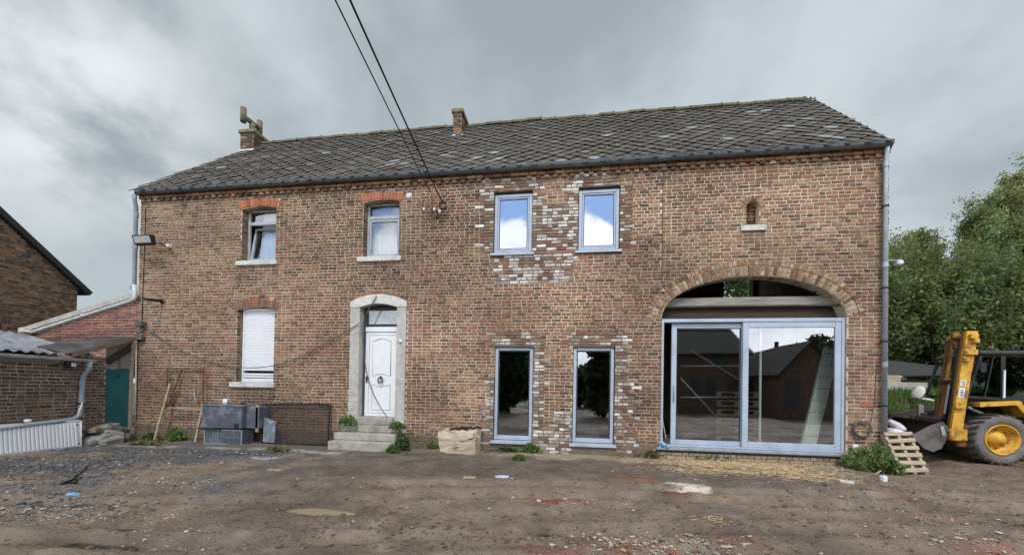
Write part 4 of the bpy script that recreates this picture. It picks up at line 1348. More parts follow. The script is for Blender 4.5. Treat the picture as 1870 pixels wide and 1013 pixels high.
# downpipe on the right
px_ = 6.115
mb = MB(); mb.tube([(px_ - .01, GY, GZ - .08), (px_ - .01, GY + .01, 6.27), (px_, WY - .095, 6.12), (px_, WY - .085, 6.0), (px_ + .005, WY - .085, 0.1)], .041, 12)
for zz in (6.02, 4.05, 2.1): mb.lathe([(.053, -.05), (.053, .05)], (px_, WY - .085, zz), 'z', 12)
dp = mb.build('downpipe', M['zinc_light'], house); dp['label'] = 'grey downpipe at right corner'
for zz in (5.2, 3.6, 2.55, 1.3):
    mb = MB(); mb.lathe([(.05, -.014), (.056, -.014), (.056, .014), (.05, .014)], (px_, WY - .085, zz), 'z', 12); mb.tube([(px_, WY - .04, zz), (px_, WY, zz)], .012, 5); mb.build('pipe_clamp', M['black'], dp)
# downpipe on the left
lx = -11.215
mb = MB(); mb.tube([(lx + .04, GY, GZ - .08), (lx + .03, GY, 6.22), (lx - .0, WY - .07, 6.05), (lx, WY - .06, 4.05), (lx - .06, WY - .05, 3.92)], .047, 10)
for zz in (5.85, 5.0): mb.lathe([(.055, -.05), (.055, .05)], (lx, WY - .062, zz), 'z', 12)
mb.build('downpipe', M['pvc'], house)['label'] = 'grey downpipe at left corner'

# chimneys
def chimney(x0, x1, y0, y1, z0, z1, pal, cap_c):
    mb = MB(); mb.box(x0, x1, y0, y1, z0, z1, (.24, .20, .15))
    ch = mb.build('chimney', M['mortar'], roof)
    mb = MB(); z = z0 + .01; r = 0
    while z < z1 - .03:
        for face in range(2):
            a, b = (x0, x1) if face == 0 else (y0, y1); u = a - (r % 2) * .1
            while u < b:
                p, q = max(u, a + .002), min(u + .2, b - .002)
                if q - p > .03:
                    t = pick(pal)
                    if face == 0: mb.bbox(p, q, y0 - .010, y0 + .02, z, z + .06, .006, t)
                    else:
                        mb.bbox(x1 - .02, x1 + .010, p, q, z, z + .06, .006, t); mb.bbox(x0 - .010, x0 + .02, p, q, z, z + .06, .006, t)
                u += .212
        z += .0725; r += 1
    mb.build('brick_field', M['brick'], ch, kind='stuff')
    mb = MB(); mb.bbox(x0 - .05, x1 + .05, y0 - .05, y1 + .05, z1, z1 + .11, .015); mb.build('cap', cap_c, ch)
    return ch


capm = mat('mossy_cap', (0.20, 0.18, 0.12), 0.95, var=.4, vscale=12, bump=.5, stain=(.11, .11, .05), stain_scale=5)
cy_ = 10.45
zt = at(463, 237, cy_).z
chimney(at(439, 258, cy_).x, at(463, 258, cy_).x, cy_, 11.55, 8.2, zt - .09, DARK * 2 + BROWN, capm)
zb = zt + .01; xc = at(452, 225, 10.7).x; mb = MB()
ya, yb_ = 10.52, 11.12; zh = at(449, 212, ya).z
mb.tube([(xc + .06, (ya + yb_) / 2, zb), (xc + .06, (ya + yb_) / 2, zh - .02)], .085, 10); mb.tube([(xc + .03, ya - .03, zh), (xc + .06, yb_ + .03, zh)], .075, 10)
for xx, yy in ((xc + .02, ya), (xc + .05, yb_)): mb.tube([(xx, yy, zh - .18), (xx, yy, zh + .26)], .085, 10)
mb.build('chimney_pot', mat('weathered_pot', (.19, .165, .115), .95, var=.4, vscale=14, bump=.5, stain=(.10, .095, .06), stain_scale=5, stain_amt=.7), roof)
z2 = at(833, 201, 10.3).z
chimney(at(828, 220, 10.3).x, at(843, 220, 10.3).x, 10.3, 11.1, 8.4, z2 - .09, BROWN + DARK, capm)
for (pa, pb, py_, Y_) in ((437, 465, 276, 10.43), (827, 846, 241, 10.28)):
    mb = MB(); a_ = at(pa, py_, Y_); b_ = at(pb, py_, Y_); s_ = (a_.z - EZ) 
    zr = EZ + (Y_ - EY) * SV.z / SV.y
    mb.hexa([(a_.x, Y_ - .09, zr - .04), (b_.x, Y_ - .09, zr - .04), (b_.x, Y_ - .0, zr + .02), (a_.x, Y_ - .0, zr + .02), (a_.x, Y_ - .10, zr - .03), (b_.x, Y_ - .10, zr - .03), (b_.x, Y_ - .012, zr + .07), (a_.x, Y_ - .012, zr + .07)])
    mb.build('flashing', mat('white_flashing', (.6, .6, .58), .6), roof)


# ------------------------------------------------------------------ buildings and walls on the left
SX = -11.15
SF = Frame((SX, 0, 0), (0, 1, 0), (1, 0, 0))        # shed wall, facing the yard sideways
shed = thing('brick_shed', (SX - 1.4, 5.2, 0), 'low brown brick shed with corrugated roof beside the farmhouse', 'shed')


def shed_tint(y, z, w):
    c = pick(DARK if random.random() < .25 else [(0.155, 0.105, 0.082), (0.13, 0.092, 0.075), (0.175, 0.12, 0.092)])
    if 6.55 < y < 6.9 and .5 < z < 1.1 and random.random() < .7: c = pick([(0.22, 0.15, 0.09), (0.20, 0.14, 0.085)])
    return c


bricks(SF, shed, 2.6, 7.42, 0.0, 1.86, [], shed_tint, course=0.0745, ln=.21, nsingle=230, mortar_tint=lambda u, z: (0.46, 0.40, 0.31) if fbm(u * 2, z * 2, 2) > .42 else (.33, .29, .23),
       weight=lambda a, b, z: (b - a) if a > 5.6 else 0)
PFm = Frame((SX - .004, 0, 0), (0, 1, 0), (1, 0, 0))
bricks(PFm, shed, 7.42, 7.85, 0.0, 1.98, [], shed_tint, course=0.0745, ln=.21, nsingle=60, mortar_tint=lambda u, z: (0.40, 0.35, 0.28))
mb = MB(); mb.bbox(SX - .28, SX + .02, 2.6, 7.36, 1.865, 1.985, .012); mb.build('wall_plate', M['wood_grey'], shed)
mb = MB(); mb.box(SX - 1.9, SX - .31, 2.6, 2.85, 0, 1.95); mb.box(SX - 1.9, SX - 1.7, 2.86, 8.0, 0, 2.4); mb.build('rear_wall', M['interior'], shed, 'stuff')
# corrugated sheets, rising away from the yard
def shed_z(x, y): return 2.075 + (SX + .22 - x) * 0.25
def sheet(y0, y1, dz, m, xa=SX + .20, xb=SX - 2.0, zf=shed_z, amp=.026):
    mb = MB(); n = max(8, int((y1 - y0) / .177 * 8)); vs = []; fs = []
    xs = (xa, (xa + xb) / 2, xb)
    for k in range(n + 1):
        y = y0 + (y1 - y0) * k / n; w = amp * math.sin(2 * math.pi * y / .177)
        for x in xs: vs += [(x, y, zf(x, y) + w + dz), (x, y, zf(x, y) + w + dz - .012)]
    c = 6
    for k in range(n):
        for j in range(2):
            a = k * c + j * 2; b = a + c
            fs += [(a, a + 2, b + 2, b), (a + 1, b + 1, b + 3, a + 3)]
        fs.append((k * c, (k + 1) * c, (k + 1) * c + 1, k * c + 1))
    mb.add(vs, fs, True); return mb.build('roof_sheet', m, shed)
for k in range(5): sheet(2.6 + .97 * k, 2.6 + .97 * k + 1.04, .008 * (k % 2), M['corr'])
# the dark board roofing the gap up to the house corner
A_ = [(SX + .24, 6.98, 2.105), (SX + .08, 8.44, 2.67), tuple(at(183, 613, 8.44)), (SX - .20, 6.72, 2.235)]
mb = MB(); mb.hexa([(x, y, z - .02) for x, y, z in A_] + A_); mb.build('roof_board', M['bitumen'], shed)
mb = MB(); mb.bar((SX + .22, 7.05, 2.07), (SX + .08, 8.42, 2.61), .05, .075); mb.build('board_edge', M['wood'], shed)
mb = MB(); mb.bar((SX + .02, 7.85, 1.98), (SX - .02, 8.40, 2.40), .07, .14); mb.build('rafter', M['wood_dark'], shed)
mb = MB(); mb.box(SX - .24, SX + .02, 7.36, 7.86, 1.985, 2.07); mb.build('pier_cap', M['wood'], shed)
# gutter and its pipe
gx = SX + .25
mb = MB(); arc = [(gx + .05 * math.cos(t), 1.99 - .05 * math.sin(t)) for t in np.linspace(0, math.pi, 8)]
vs = [(x, y, z + (.02 if y < 4 else 0)) for y in (2.5, 7.46) for x, z in arc]
mb.add(vs, [(k, k + 1, 8 + k + 1, 8 + k) for k in range(7)], True)
mb.tube([(gx + .05, 2.5, 2.012), (gx + .05, 7.47, 1.995)], .011, 6); mb.build('gutter', M['pvc_white'], shed)
mb = MB(); mb.tube([(gx, 7.36, 1.95), (gx - .02, 7.36, 1.80), (gx - .13, 7.33, 1.62), (gx - .13, 7.30, .82), (gx - .12, 7.27, .70), (gx - .10, 7.14, .635), (gx - .04, 6.9, .61), (gx, 5.2, .50)], .052, 10)
for zz in (1.45, 1.0): mb.lathe([(.06, -.05), (.06, .05)], (gx - .13, 7.315, zz), 'z', 12)
dp2 = mb.build('drain_pipe', M['pvc'], shed)
mb = MB(); mb.lathe([(.058, -.02), (.064, -.02), (.064, .02), (.058, .02)], (gx - .13, 7.31, .98), 'z', 12); mb.build('pipe_clamp', M['black'], dp2)
mb = MB(); mb.tube([(gx - .02, 7.16, .68), (gx - .03, 7.26, 1.0)], .013, 6); mb.build('pipe_stay', M['white'], dp2)
lm = thing('wall_lamp', (SX + .08, 7.12, 1.83), 'small dark spotlight with white lens under shed gutter', 'lamp')
mb = MB(); mb.tube([(SX, 7.1, 1.84), (SX + .10, 7.1, 1.84)], .02, 6); mb.bbox(SX + .07, SX + .17, 7.0, 7.15, 1.80, 1.93, .012); mb.build('housing', M['black'], lm)
mb = MB(); mb.bbox(SX + .171, SX + .185, 7.07, 7.15, 1.815, 1.90, .006); mb.build('lens', M['plastic_white'], lm)

gate = thing('garden_door', (SX - .02, 8.13, 0), 'teal green wooden door with cloudy panel above, between shed and farmhouse', 'door')
mb = MB(); mb.bbox(SX - .05, SX - .01, 7.865, 8.36, 0.06, 1.815, .006); mb.build('door_leaf', M['teal'], gate)
mb = MB(); mb.bbox(SX - .05, SX + .03, 8.365, 8.43, 0.0, 2.64, .006); mb.build('post', M['wood_pale'], gate)
mb = MB(); mb.add([(SX - .03, 7.865, 1.83), (SX - .03, 8.36, 1.83), (SX - .03, 8.36, 2.60), (SX - .03, 7.865, 2.30), (SX - .04, 7.865, 1.83), (SX - .04, 8.36, 1.83), (SX - .04, 8.36, 2.60), (SX - .04, 7.865, 2.30)],
    [(0, 1, 2, 3), (7, 6, 5, 4), (0, 4, 5, 1), (3, 2, 6, 7)]); mb.build('cloudy_panel', M['translucent'], gate)
mb = MB(); mb.bbox(SX - .029, SX + .005, 8.12, 8.16, 1.82, 2.36, .005); mb.build('stile', M['wood'], gate)
mb = MB(); mb.tube([(SX - .008, 8.1, 1.63), (SX + .01, 8.1, 1.63)], .018, 8); mb.build('lock', M['black'], gate)

# red brick lean-to behind the shed
LY = 8.95
LF = Frame((0, LY, 0), (1, 0, 0), (0, -1, 0))
lean = thing('brick_lean_to', (-13.5, LY + 1.5, 0), 'red brick lean-to with pale mortar and sloping white edge behind the shed roof', 'building')
Ltop = lambda x: at(245, 543, LY).z + (x - at(245, 543, LY).x) * (at(245, 543, LY).z - at(60, 601, LY).z) / (at(245, 543, LY).x - at(60, 601, LY).x)
xl_, xr_ = at(52, 603, LY).x, -11.2


def lcut(z):
    # cut away everything left of where the slope stands at this height
    sl = (Ltop(xr_) - Ltop(xl_)) / (xr_ - xl_); xx = xl_ + (z - Ltop(xl_)) / sl
    return (xl_ - 1, min(xx + .06, xr_)) if xx > xl_ else None


bricks(LF, lean, xl_, xr_, 1.6, Ltop(xr_) - .05, [(lcut, tuple(np.arange(Ltop(xl_), Ltop(xr_), .036)))], lambda x, z, w: pick([(0.30, 0.115, 0.09), (0.26, 0.10, 0.08), (0.33, 0.14, 0.105), (0.21, 0.095, 0.08)]),
       nsingle=200, course=.078, weight=lambda a, b, z: (b - a) if z > 2.6 else 0, mortar_tint=lambda u, z: (0.50, 0.44, 0.37))
mb = MB(); mb.bar((xl_ - .1, LY - .03, Ltop(xl_ - .1)), (xr_, LY - .03, Ltop(xr_)), .22, .13); mb.build('verge', M['stone'], lean)
mb = MB(); mb.bar((xl_ - .1, LY + 1.5, Ltop(xl_ - .1) + .07), (xr_, LY + 1.5, Ltop(xr_) + .07), 3.0, .05); mb.build('roof', M['deck'], lean)
mb = MB(); p0, p1 = at(247, 547, 8.42), at(60, 606, 8.75)
mb.tube([(-11.21, WY - .06, 4.02), p0 + Vector((0, 0, .05)), p0 + Vector((-.12, 0, -.03)), p1, p1 + Vector((-.10, 0, -.01))], .052, 10)
mb.lathe([(.058, -.06), (.058, .06)], p0.lerp(p1, .48), 'x', 10); mb.build('slanting_pipe', M['pvc_white'], lean)
mb = MB(); mb.tube([p1 + Vector((-.10, 0, 0)), p1 + Vector((-.22, 0, .03))], .05, 10); mb.bbox(p1.x - .42, p1.x - .2, 8.68, 8.84, p1.z - .02, p1.z + .12, .02); mb.build('pipe_box', M['stone_pale'], lean)

# old house with a bare gable, far left
FX = -17.0
FFm = Frame((FX, 0, 0), (0, 1, 0), (1, 0, 0))
fh = thing('old_house', (FX - 4, 5, 0), 'dark brown brick house gable with black roof edge at far left', 'house')
ap = (5.2, 6.41 + (9.163 - 5.2) * .866)


def fcut_r(z):
    if z < 4.55: return None
    yy = 11.25 - (z - 4.55) / .866 * 1.0
    return (yy, 20)


bricks(FFm, fh, 5.2, 11.05, 2.0, 9.6, [(fcut_r, tuple(np.arange(4.6, 9.6, .07)))], lambda y, z, w: pick(BROWN + DARK + [(.17, .125, .09)]), nsingle=0, course=.080, ln=.215,
       mortar_tint=lambda u, z: (0.22, 0.185, 0.14) if fbm(u * .8, z, 3) > .45 else (.14, .115, .09))
mb = MB(); mb.box(FX - .3, FX, 5.2, 11.05, -.1, 1.999); mb.box(FX - 8, FX - .31, 10.75, 11.05, -.1, 4.5); mb.build('lower_wall', M['interior'], fh, 'stuff')
mb = MB(); mb.bar((FX - 3.9, ap[0], ap[1] + .10), (FX - 3.9, 11.35, 4.50 + .10), 8.1, .16, up=(0, .65, .76)); mb.build('roof', M['darkwood'], fh)

# ------------------------------------------------------------------ things on the farmhouse wall
fl = thing('floodlight', at(270, 438, 8.2), 'black floodlight on arm at upper left corner of farmhouse', 'floodlight')
a = at(247, 432, 8.12); b = at(280, 445, 8.12)
mb = MB(); mb.hexa([(a.x, 8.10, b.z), (b.x, 8.10, b.z), (b.x, 8.19, b.z - .01), (a.x, 8.19, b.z - .01), (a.x, 8.03, a.z), (b.x, 8.03, a.z), (b.x, 8.15, a.z + .015), (a.x, 8.15, a.z + .015)]); mb.build('housing', M['black'], fl)
mb = MB(); mb.hexa([(a.x + .03, 8.088, b.z + .025), (b.x - .03, 8.088, b.z + .025), (b.x - .03, 8.10, b.z + .025), (a.x + .03, 8.10, b.z + .025), (a.x + .03, 8.036, a.z - .025), (b.x - .03, 8.036, a.z - .025), (b.x - .03, 8.05, a.z - .025), (a.x + .03, 8.05, a.z - .025)])
mb.build('lens', mat('floodlight_lens', (.42, .43, .42), .25), fl)
mb = MB(); mb.tube([(b.x - .05, 8.17, b.z + .06), (b.x + .02, 8.3, b.z + .06), (b.x + .02, WY, b.z + .06)], .014, 6); mb.build('arm', M['black'], fl)
mb = MB(); mb.bbox(b.x + .0, b.x + .09, 8.40, WY - .005, b.z + .02, b.z + .11, .012); mb.build('junction', M['plastic_white'], fl)

pp = thing('wall_spout', at(297, 550, WY), 'black pipe stub with round flange sticking out of wall below floodlight', 'pipe')
p1 = at(297, 550, WY); p0 = at(261, 545, 8.02)
mb = MB(); mb.tube([p1, p0], .032, 10); mb.build('pipe', M['black'], pp)
mb = MB(); mb.lathe([(0, -.03), (.055, -.028), (.06, 0)], (p1.x, WY - .005, p1.z), 'y', 14); mb.build('flange', M['black'], pp)

jb = thing('junction_box', at(258, 592, 8.45), 'dark grey cable junction box with brackets at left corner of farmhouse', 'electrical box')
p = at(260, 592, WY - .06)
mb = MB(); mb.bbox(p.x - .14, p.x + .07, WY - .15, WY - .01, p.z - .07, p.z + .07, .015); mb.build('box', M['cable_grey'], jb)
q = at(256, 616, WY - .06)
mb = MB(); mb.bbox(q.x - .12, q.x + .10, WY - .12, WY - .01, q.z - .07, q.z + .06, .015); mb.bar((q.x - .1, WY - .1, q.z + .05), (q.x + .12, WY - .06, q.z + .24), .03, .04); mb.build('bracket', M['rubble_dark'], jb)
pA, pB = at(249, 625, WY - .05), at(247, 765, WY - .05)
mb = MB(); mb.tube([pA, pB], .017, 8); tag(mb.build('conduit', M['pvc_white']), 'thin white conduit running down left edge of farmhouse wall', 'pipe')
ch = MB(); pA, pB = at(266, 380, WY - .02), at(259, 590, WY - .02)
ch.tube([pA, pB], .008, 5); tag(ch.build('wall_cable', M['cable']), 'thin black cable running straight up wall corner to the floodlight', 'cable')


def sagline(a, b, sag, n=24): return [a.lerp(b, k / n) - Vector((0, 0, sag * math.sin(math.pi * k / n))) for k in range(n + 1)]


def through(pxs, Y):
    pts = [at(x, y, Y) for x, y in pxs]; out_ = []
    for i in range(len(pts) - 1):
        p0_, p1_, p2_, p3_ = pts[max(i - 1, 0)], pts[i], pts[i + 1], pts[min(i + 2, len(pts) - 1)]
        for k in range(8):
            t = k / 8; out_.append(.5 * ((2 * p1_) + (p2_ - p0_) * t + (2 * p0_ - 5 * p1_ + 4 * p2_ - p3_) * t * t + (3 * p1_ - p0_ - 3 * p2_ + p3_) * t ** 3))
    return out_ + [pts[-1]]


mb = MB(); mb.tube(through([(262, 594), (300, 622), (345, 645), (400, 664), (450, 671), (500, 667), (550, 650), (600, 624), (655, 591)], WY - .06), .010, 6)
tag(mb.build('hanging_cable', M['cable_grey']), 'grey cable sagging across wall from corner box to front door, in front of the shutter', 'cable')
mb = MB(); mb.tube(through([(688, 540), (672, 568), (663, 592), (664, 640), (672, 690), (690, 735), (712, 768)], WY - .07) + through([(720, 780), (733, 806), (735, 815)], 8.0), .011, 6)
tag(mb.build('door_cable', M['cable_grey']), 'loose grey cable hanging down across white front door to the steps', 'cable')
mb = MB(); mb.tube(through([(786, 640), (792, 668), (798, 700)], WY - .03), .007, 5); tag(mb.build('wire_stub', M['cable_grey']), 'short thin wire hanging on bare wall right of the front door', 'cable')

br = thing('cable_bracket', at(800, 378, WY), 'rusty wall bracket with insulators where the overhead cables end', 'bracket')
mb = MB()
def wp(x, y, d): return at(x, y, WY - d)
mb.tube([wp(771, 366, .02), wp(771, 384, .10), wp(775, 388, .12), wp(785, 387, .12), wp(789, 380, .12), wp(788, 356, .16)], .016, 6)
mb.tube([wp(797, 398, .01), wp(802, 385, .14), wp(806, 372, .2)], .016, 6); mb.bar(wp(789, 386, .10), wp(803, 384, .10), .03, .03)
mb.build('arm', M['rust'], br)
mb = MB(); c = wp(807, 373, .2); mb.tube([c + Vector((.075 * math.cos(t), .01 * t, .075 * math.sin(t))) for t in np.linspace(0, 4 * math.pi, 33)], .013, 5); mb.build('cable_coil', M['cable'], br)
for x, y in ((793, 383), (774, 383)):
    mb = MB(); c = wp(x, y, .13); mb.lathe([(0, -.03), (.026, -.025), (.018, 0), (.03, .02), (.02, .04), (0, .045)], c, 'z', 10); mb.build('insulator', M['plastic_white'], br)
mb = MB(); c = wp(803, 386, .16); mb.lathe([(0, -.045), (.03, -.04), (.032, .03), (0, .045)], c, 'z', 10); mb.build('insulator', M['plastic_white'], br)


def overhead(name, px0, px1, Y0, r, label):
    a = at(*px1, Y0); b = at(*px0, 4.0)
    d = (b - a); pts = []
    for k in range(30):
        t = k / 29 * 3.0; q = a + d * t; q.z += -0.05 * t * (1 - t) * 1.0 if t < 1 else 0.06 * (t - 1); pts.append(q)
    mb = MB(); mb.tube(pts, r, 6); return tag(mb.build(name, M['cable']), label, 'cable')


overhead('overhead_cable', (612, 0), (786, 352), WY - .17, .0105, 'thinner left one of two black overhead cables crossing sky and roof')
overhead('overhead_cable', (639, 0), (806, 366), WY - .2, .0145, 'thicker right one of two black overhead cables crossing sky and roof')

sc_ = thing('outdoor_lamp', at(1640, 480, WY + .1), 'small white lamp on bracket high on right side of farmhouse', 'lamp')
p = at(1643, 478, WY + .12)
mb = MB(); mb.bar((WX1, WY + .12, p.z + .03), (p.x + .05, WY + .12, p.z + .035), .03, .025); mb.bar((p.x + .06, WY + .12, p.z - .03), (p.x + .06, WY + .12, p.z + .09), .02, .02); mb.build('bracket', M['pvc'], sc_)
mb = MB(); mb.bbox(p.x - .07, p.x + .04, WY + .06, WY + .18, p.z - .07, p.z + .02, .02); mb.build('head', M['plastic_white'], sc_)

hz = thing('hose_coil', at(1575, 781, WY - .06), 'coiled black hose hanging on wall right of the patio door', 'hose')
c = at(1575, 783, WY - .06); mb = MB()
mb.tube([c + Vector(((.15 + .012 * math.sin(t * .37)) * math.cos(t), .012 * math.sin(t * .5), (.155 + .012 * math.cos(t * .41)) * math.sin(t))) for t in np.linspace(math.pi / 2, math.pi / 2 + 10 * math.pi, 140)], .013, 6)
mb.build('coil', M['cable_grey'], hz)
mb = MB(); mb.tube([c + Vector((0, .05, .16)), c + Vector((0, -.03, .16)), c + Vector((0, -.03, .19))], .012, 6); mb.build('hook', M['plastic_white'], hz)
mb = MB(); mb.tube(through([(1590, 770), (1597, 735), (1599, 700), (1602, 660)], WY - .015), .006, 5); tag(mb.build('loose_cable', M['cable_grey']), 'thin cord running up brick wall above the hose coil', 'cable')
pl = thing('socket_plug', at(1561, 815, WY - .04), 'white plug hanging on cord below the hose coil', 'plug')
c = at(1561, 815, WY - .04); mb = MB(); mb.bbox(c.x - .05, c.x + .05, WY - .08, WY - .02, c.z - .045, c.z + .045, .02); mb.build('plug_body', M['plastic_white'], pl)
mb = MB(); mb.tube(through([(1561, 806), (1560, 795), (1568, 786)], WY - .03), .006, 5); mb.build('cord', M['cable_grey'], pl)

# ------------------------------------------------------------------ front steps
st = thing('front_steps', (-4.6, 8.1, 0), 'weathered concrete steps leading up to white front door', 'steps')
SP = [((622.5, 727), 778, 8.23, .585), ((609, 723), 793, 7.98, .42), ((598, 713), 808, 7.74, .27)]
zt = 0.77
mb = MB(); mb.bbox(JX0 - .14, JX1 + .10, 8.24, WY - .045, .60, zt, .012); 
ztops = [.60, .445, .285]
mb = MB(); mb.bbox(JX0 + .0, JX1 - .0, WY - .16, WY + .16, .602, .772, .012); mb.build('step', M['concrete'], st)
for (xs, py, yf, zz), ztp, zb in zip(SP, (.60, .443, .285), (.446, .288, .02)):
    xa = at(xs[0], py, yf).x; xb = at(xs[1], py, yf).x
    mb = MB(); mb.bbox(xa, xb, yf, WY - .045, zb, ztp, .014); mb.build('step', M['concrete'], st)

# ------------------------------------------------------------------ things standing along the wall, from the left
rd = thing('radiator', (SX + .3, 6.0, 0), 'white ribbed radiator standing on its side against the shed wall', 'radiator')
y0r, y1r, z0r, z1r = 4.9, 7.22, 0.015, 0.595
def rx(z): return SX + .30 - .12 * z
mb = MB()
mb.hexa([(rx(z0r), y0r, z0r), (rx(z0r), y1r, z0r), (rx(z0r) - .07, y1r, z0r), (rx(z0r) - .07, y0r, z0r), (rx(z1r), y0r, z1r), (rx(z1r), y1r, z1r), (rx(z1r) - .07, y1r, z1r), (rx(z1r) - .07, y0r, z1r)]); mb.build('panel', M['white'], rd)
mb = MB(); y = y0r + .03
while y < y1r - .06:
    xa, xb = rx(z0r + .04) + .028, rx(z1r - .035) + .028
    mb.hexa([(xa, y, z0r + .04), (xa, y + .03, z0r + .04), (xa - .027, y + .036, z0r + .04), (xa - .027, y - .006, z0r + .04), (xb, y, z1r - .035), (xb, y + .03, z1r - .035), (xb - .027, y + .036, z1r - .035), (xb - .027, y - .006, z1r - .035)]); y += .064
mb.build('rib', M['white'], rd, 'stuff')
mb = MB()
mb.bar((rx(z1r) - .03, y0r, z1r + .012), (rx(z1r) - .03, y1r, z1r + .012), .10, .02); mb.bar((rx(.3) - .03, y1r + .006, .02), (rx(.6) - .01, y1r + .006, .60), .01, .10, up=(1, 0, 0)); mb.build('casing', M['white'], rd, 'stuff')
for zz in (.09, .52):
    mb = MB(); mb.lathe([(0, .0), (.02, .0), (.02, .016)], (rx(zz) + .002, y1r - .06, zz), 'x', 8); mb.build('connector', M['cable_grey'], rd)
mb = MB(); c = Vector((SX + .14, 6.42, .66)); mb.lathe([(0, -.035), (.05, -.03), (.06, 0), (.05, .03), (0, .035)], c, 'z', 10); tag(mb.build('bowl', M['plastic_white']), 'small white pot lying on top of the radiator pipe', 'pot')


def rock(name, c, sx, sy, sz, rot, m, seed, tilt=(0, 0)):
    rng = np.random.default_rng(seed)
    mb = MB(); vs = []
    n = 8; rings = ((-.5, .8), (-.42, 1.0), (.30, 1.0), (.5, .78))
    ang = np.sort(np.linspace(0, 2 * math.pi, n, endpoint=False) + rng.uniform(-.25, .25, n)); rad = rng.uniform(.75, 1.1, n)
    for z, k in rings:
        for a, r in zip(ang, rad):
            sq = 1 / max(abs(math.cos(a)), abs(math.sin(a))) ** .6
            vs.append(Vector((math.cos(a) * r * k * sx / 2 * sq + rng.uniform(-.02, .02) * sx, math.sin(a) * r * k * sy / 2 * sq + rng.uniform(-.02, .02) * sy, z * sz + rng.uniform(-.06, .06) * sz)))
    mt = Matrix.Rotation(rot, 4, 'Z') @ Matrix.Rotation(tilt[0], 4, 'X') @ Matrix.Rotation(tilt[1], 4, 'Y')
    vs = [mt @ v + Vector(c) for v in vs]
    fs = [tuple(range(n))[::-1], tuple(range(3 * n, 4 * n))]
    for i in range(3):
        for k in range(n): fs.append((i * n + k, i * n + (k + 1) % n, (i + 1) * n + (k + 1) % n, (i + 1) * n + k))
    mb.add(vs, fs, False); return mb.build(name, m)


G_ = 'broken stones piled beside the green door'
RK = [((-10.93, 7.62, .17), .34, .62, .10, .3, 'rubble', (.35, .1), 'flat pale stone slab tilted on top of rubble pile by green door'),
      ((-10.78, 7.72, .09), .36, .52, .13, .2, 'rubble', (.15, .1), 'large grey broken stone at front foot of the rubble pile'),
      ((-10.95, 8.0, .27), .36, .42, .14, -.2, 'rubble_dark', (-.4, .2), 'dark brown stone block leaning at right end of rubble pile'),
      ((-10.98, 7.45, .08), .30, .40, .15, .9, 'rubble_dark', (0, .1), 'dark stone at left end of the rubble pile next to radiator'),
      ((-11.0, 7.75, .33), .24, .46, .09, .1, 'rubble', (.2, .1), 'upper grey stone at back of rubble pile against shed pier'),
      ((-10.98, 7.52, .30), .25, .35, .08, .5, 'wood', (.1, -.1), 'brownish flat stone lying on upper left of rubble pile'),
      ((-10.76, 8.05, .10), .30, .34, .17, .6, 'rubble_dark', (.1, .2), 'dark stone in front of the teal door at lower right of pile'),
      ((-10.86, 7.82, .22), .28, .36, .10, -.5, 'rubble', (-.25, .15), 'middle grey stone wedged within the rubble pile')]
for k, (c, sx, sy, sz, ro, m, tl, lab) in enumerate(RK): tag(rock('broken_stone', (c[0], c[1], c[2] * 1.2), sx * 1.15, sy * 1.15, sz * 1.3, ro, M[m], 100 + k, tl), lab, 'stone', G_)

rf = thing('rusty_stand', (-9.4, 8.3, 0), 'rusty steel frame on pale wooden legs leaning against farmhouse wall', 'stand')
mb = MB(); Y_ = 8.42
T0, T1 = at(306, 672, Y_), at(371, 672, Y_); B0, B1 = at(304, 745, 8.34), at(371, 742, 8.34)
mb.bar(T0, T1, .022, .022, up=(0, 1, 0)); mb.bar(T0, B0, .026, .026, up=(0, 1, 0)); mb.bar(T1, B1, .026, .026, up=(0, 1, 0)); mb.bar(at(332, 673, Y_), at(306, 745, 8.36), .024, .024, up=(0, 1, 0))
mb.build('steel_frame', M['rust'], rf)
for a, b in ((at(311, 700, 8.33), gpt(282, 804, .05)), (at(371, 738, 8.30), gpt(357, 806, .06))):
    mb = MB(); mb.bar(a, b, .055, .035, up=(0, 1, 0)); mb.build('leg', M['wood_pale'], rf)
mb = MB(); mb.bar(at(306, 744, 8.31), at(370, 747, 8.31), .03, .03, up=(0, 1, 0)); mb.build('crossbar', M['wood_pale'], rf)
mb = MB(); mb.bar(at(353, 708, 8.42), at(358, 733, 8.40), .02, .02, up=(0, 1, 0)); mb.build('strut', M['wood_pale'], rf)
p = gpt(348, 810, .06); mb = MB(); mb.bbox(p.x - .2, p.x + .16, p.y - .07, p.y + .05, .05, .08, .006); tag(mb.build('blue_strip', mat('blue_plank', (.08, .09, .17), .7)), 'flat dark blue strip lying on ground beside the wooden leg', 'board')

# dark sheet metal tank on ribbed crate
by0 = 7.95
tk = thing('metal_tank', (-8.0, 8.15, .4), 'dark blotched sheet metal tank on ribbed metal base by the wall', 'tank')
a = at(368, 740, by0); b = at(440, 783, by0); x0, x1, z0, z1 = a.x, b.x, b.z, a.z
mb = MB(); mb.bbox(x0, x1, by0, 8.40, z0, z1, .012); mb.bbox(x1 + .004, at(473, 745, by0 + .12).x, by0 + .12, 8.40, z0 + .005, z1 - .003, .012); mb.build('tank_body', M['galv'], tk, 'stuff')
mb = MB(); mb.bbox(x0 - .01, x1 + .02, by0 - .012, 8.41, z1 + .001, z1 + .022, .006); mb.build('lid_edge', M['galv2'], tk)
p = at(432, 777, by0); mb = MB(); mb.bbox(p.x - .055, p.x + .055, by0 - .02, by0 - .002, p.z - .05, p.z + .05, .004); mb.build('hatch', M['black'], tk)
mb = MB(); mb.bar((x0 - .06, by0 - .02, z0 - .012), (x1 - .5, by0 - .02, z0 - .02), .05, .02); mb.build('support_bar', M['black'], tk)
cr = thing('metal_crate', (-8.0, 8.1, 0), 'low ribbed silver metal crate standing under the dark tank', 'crate')
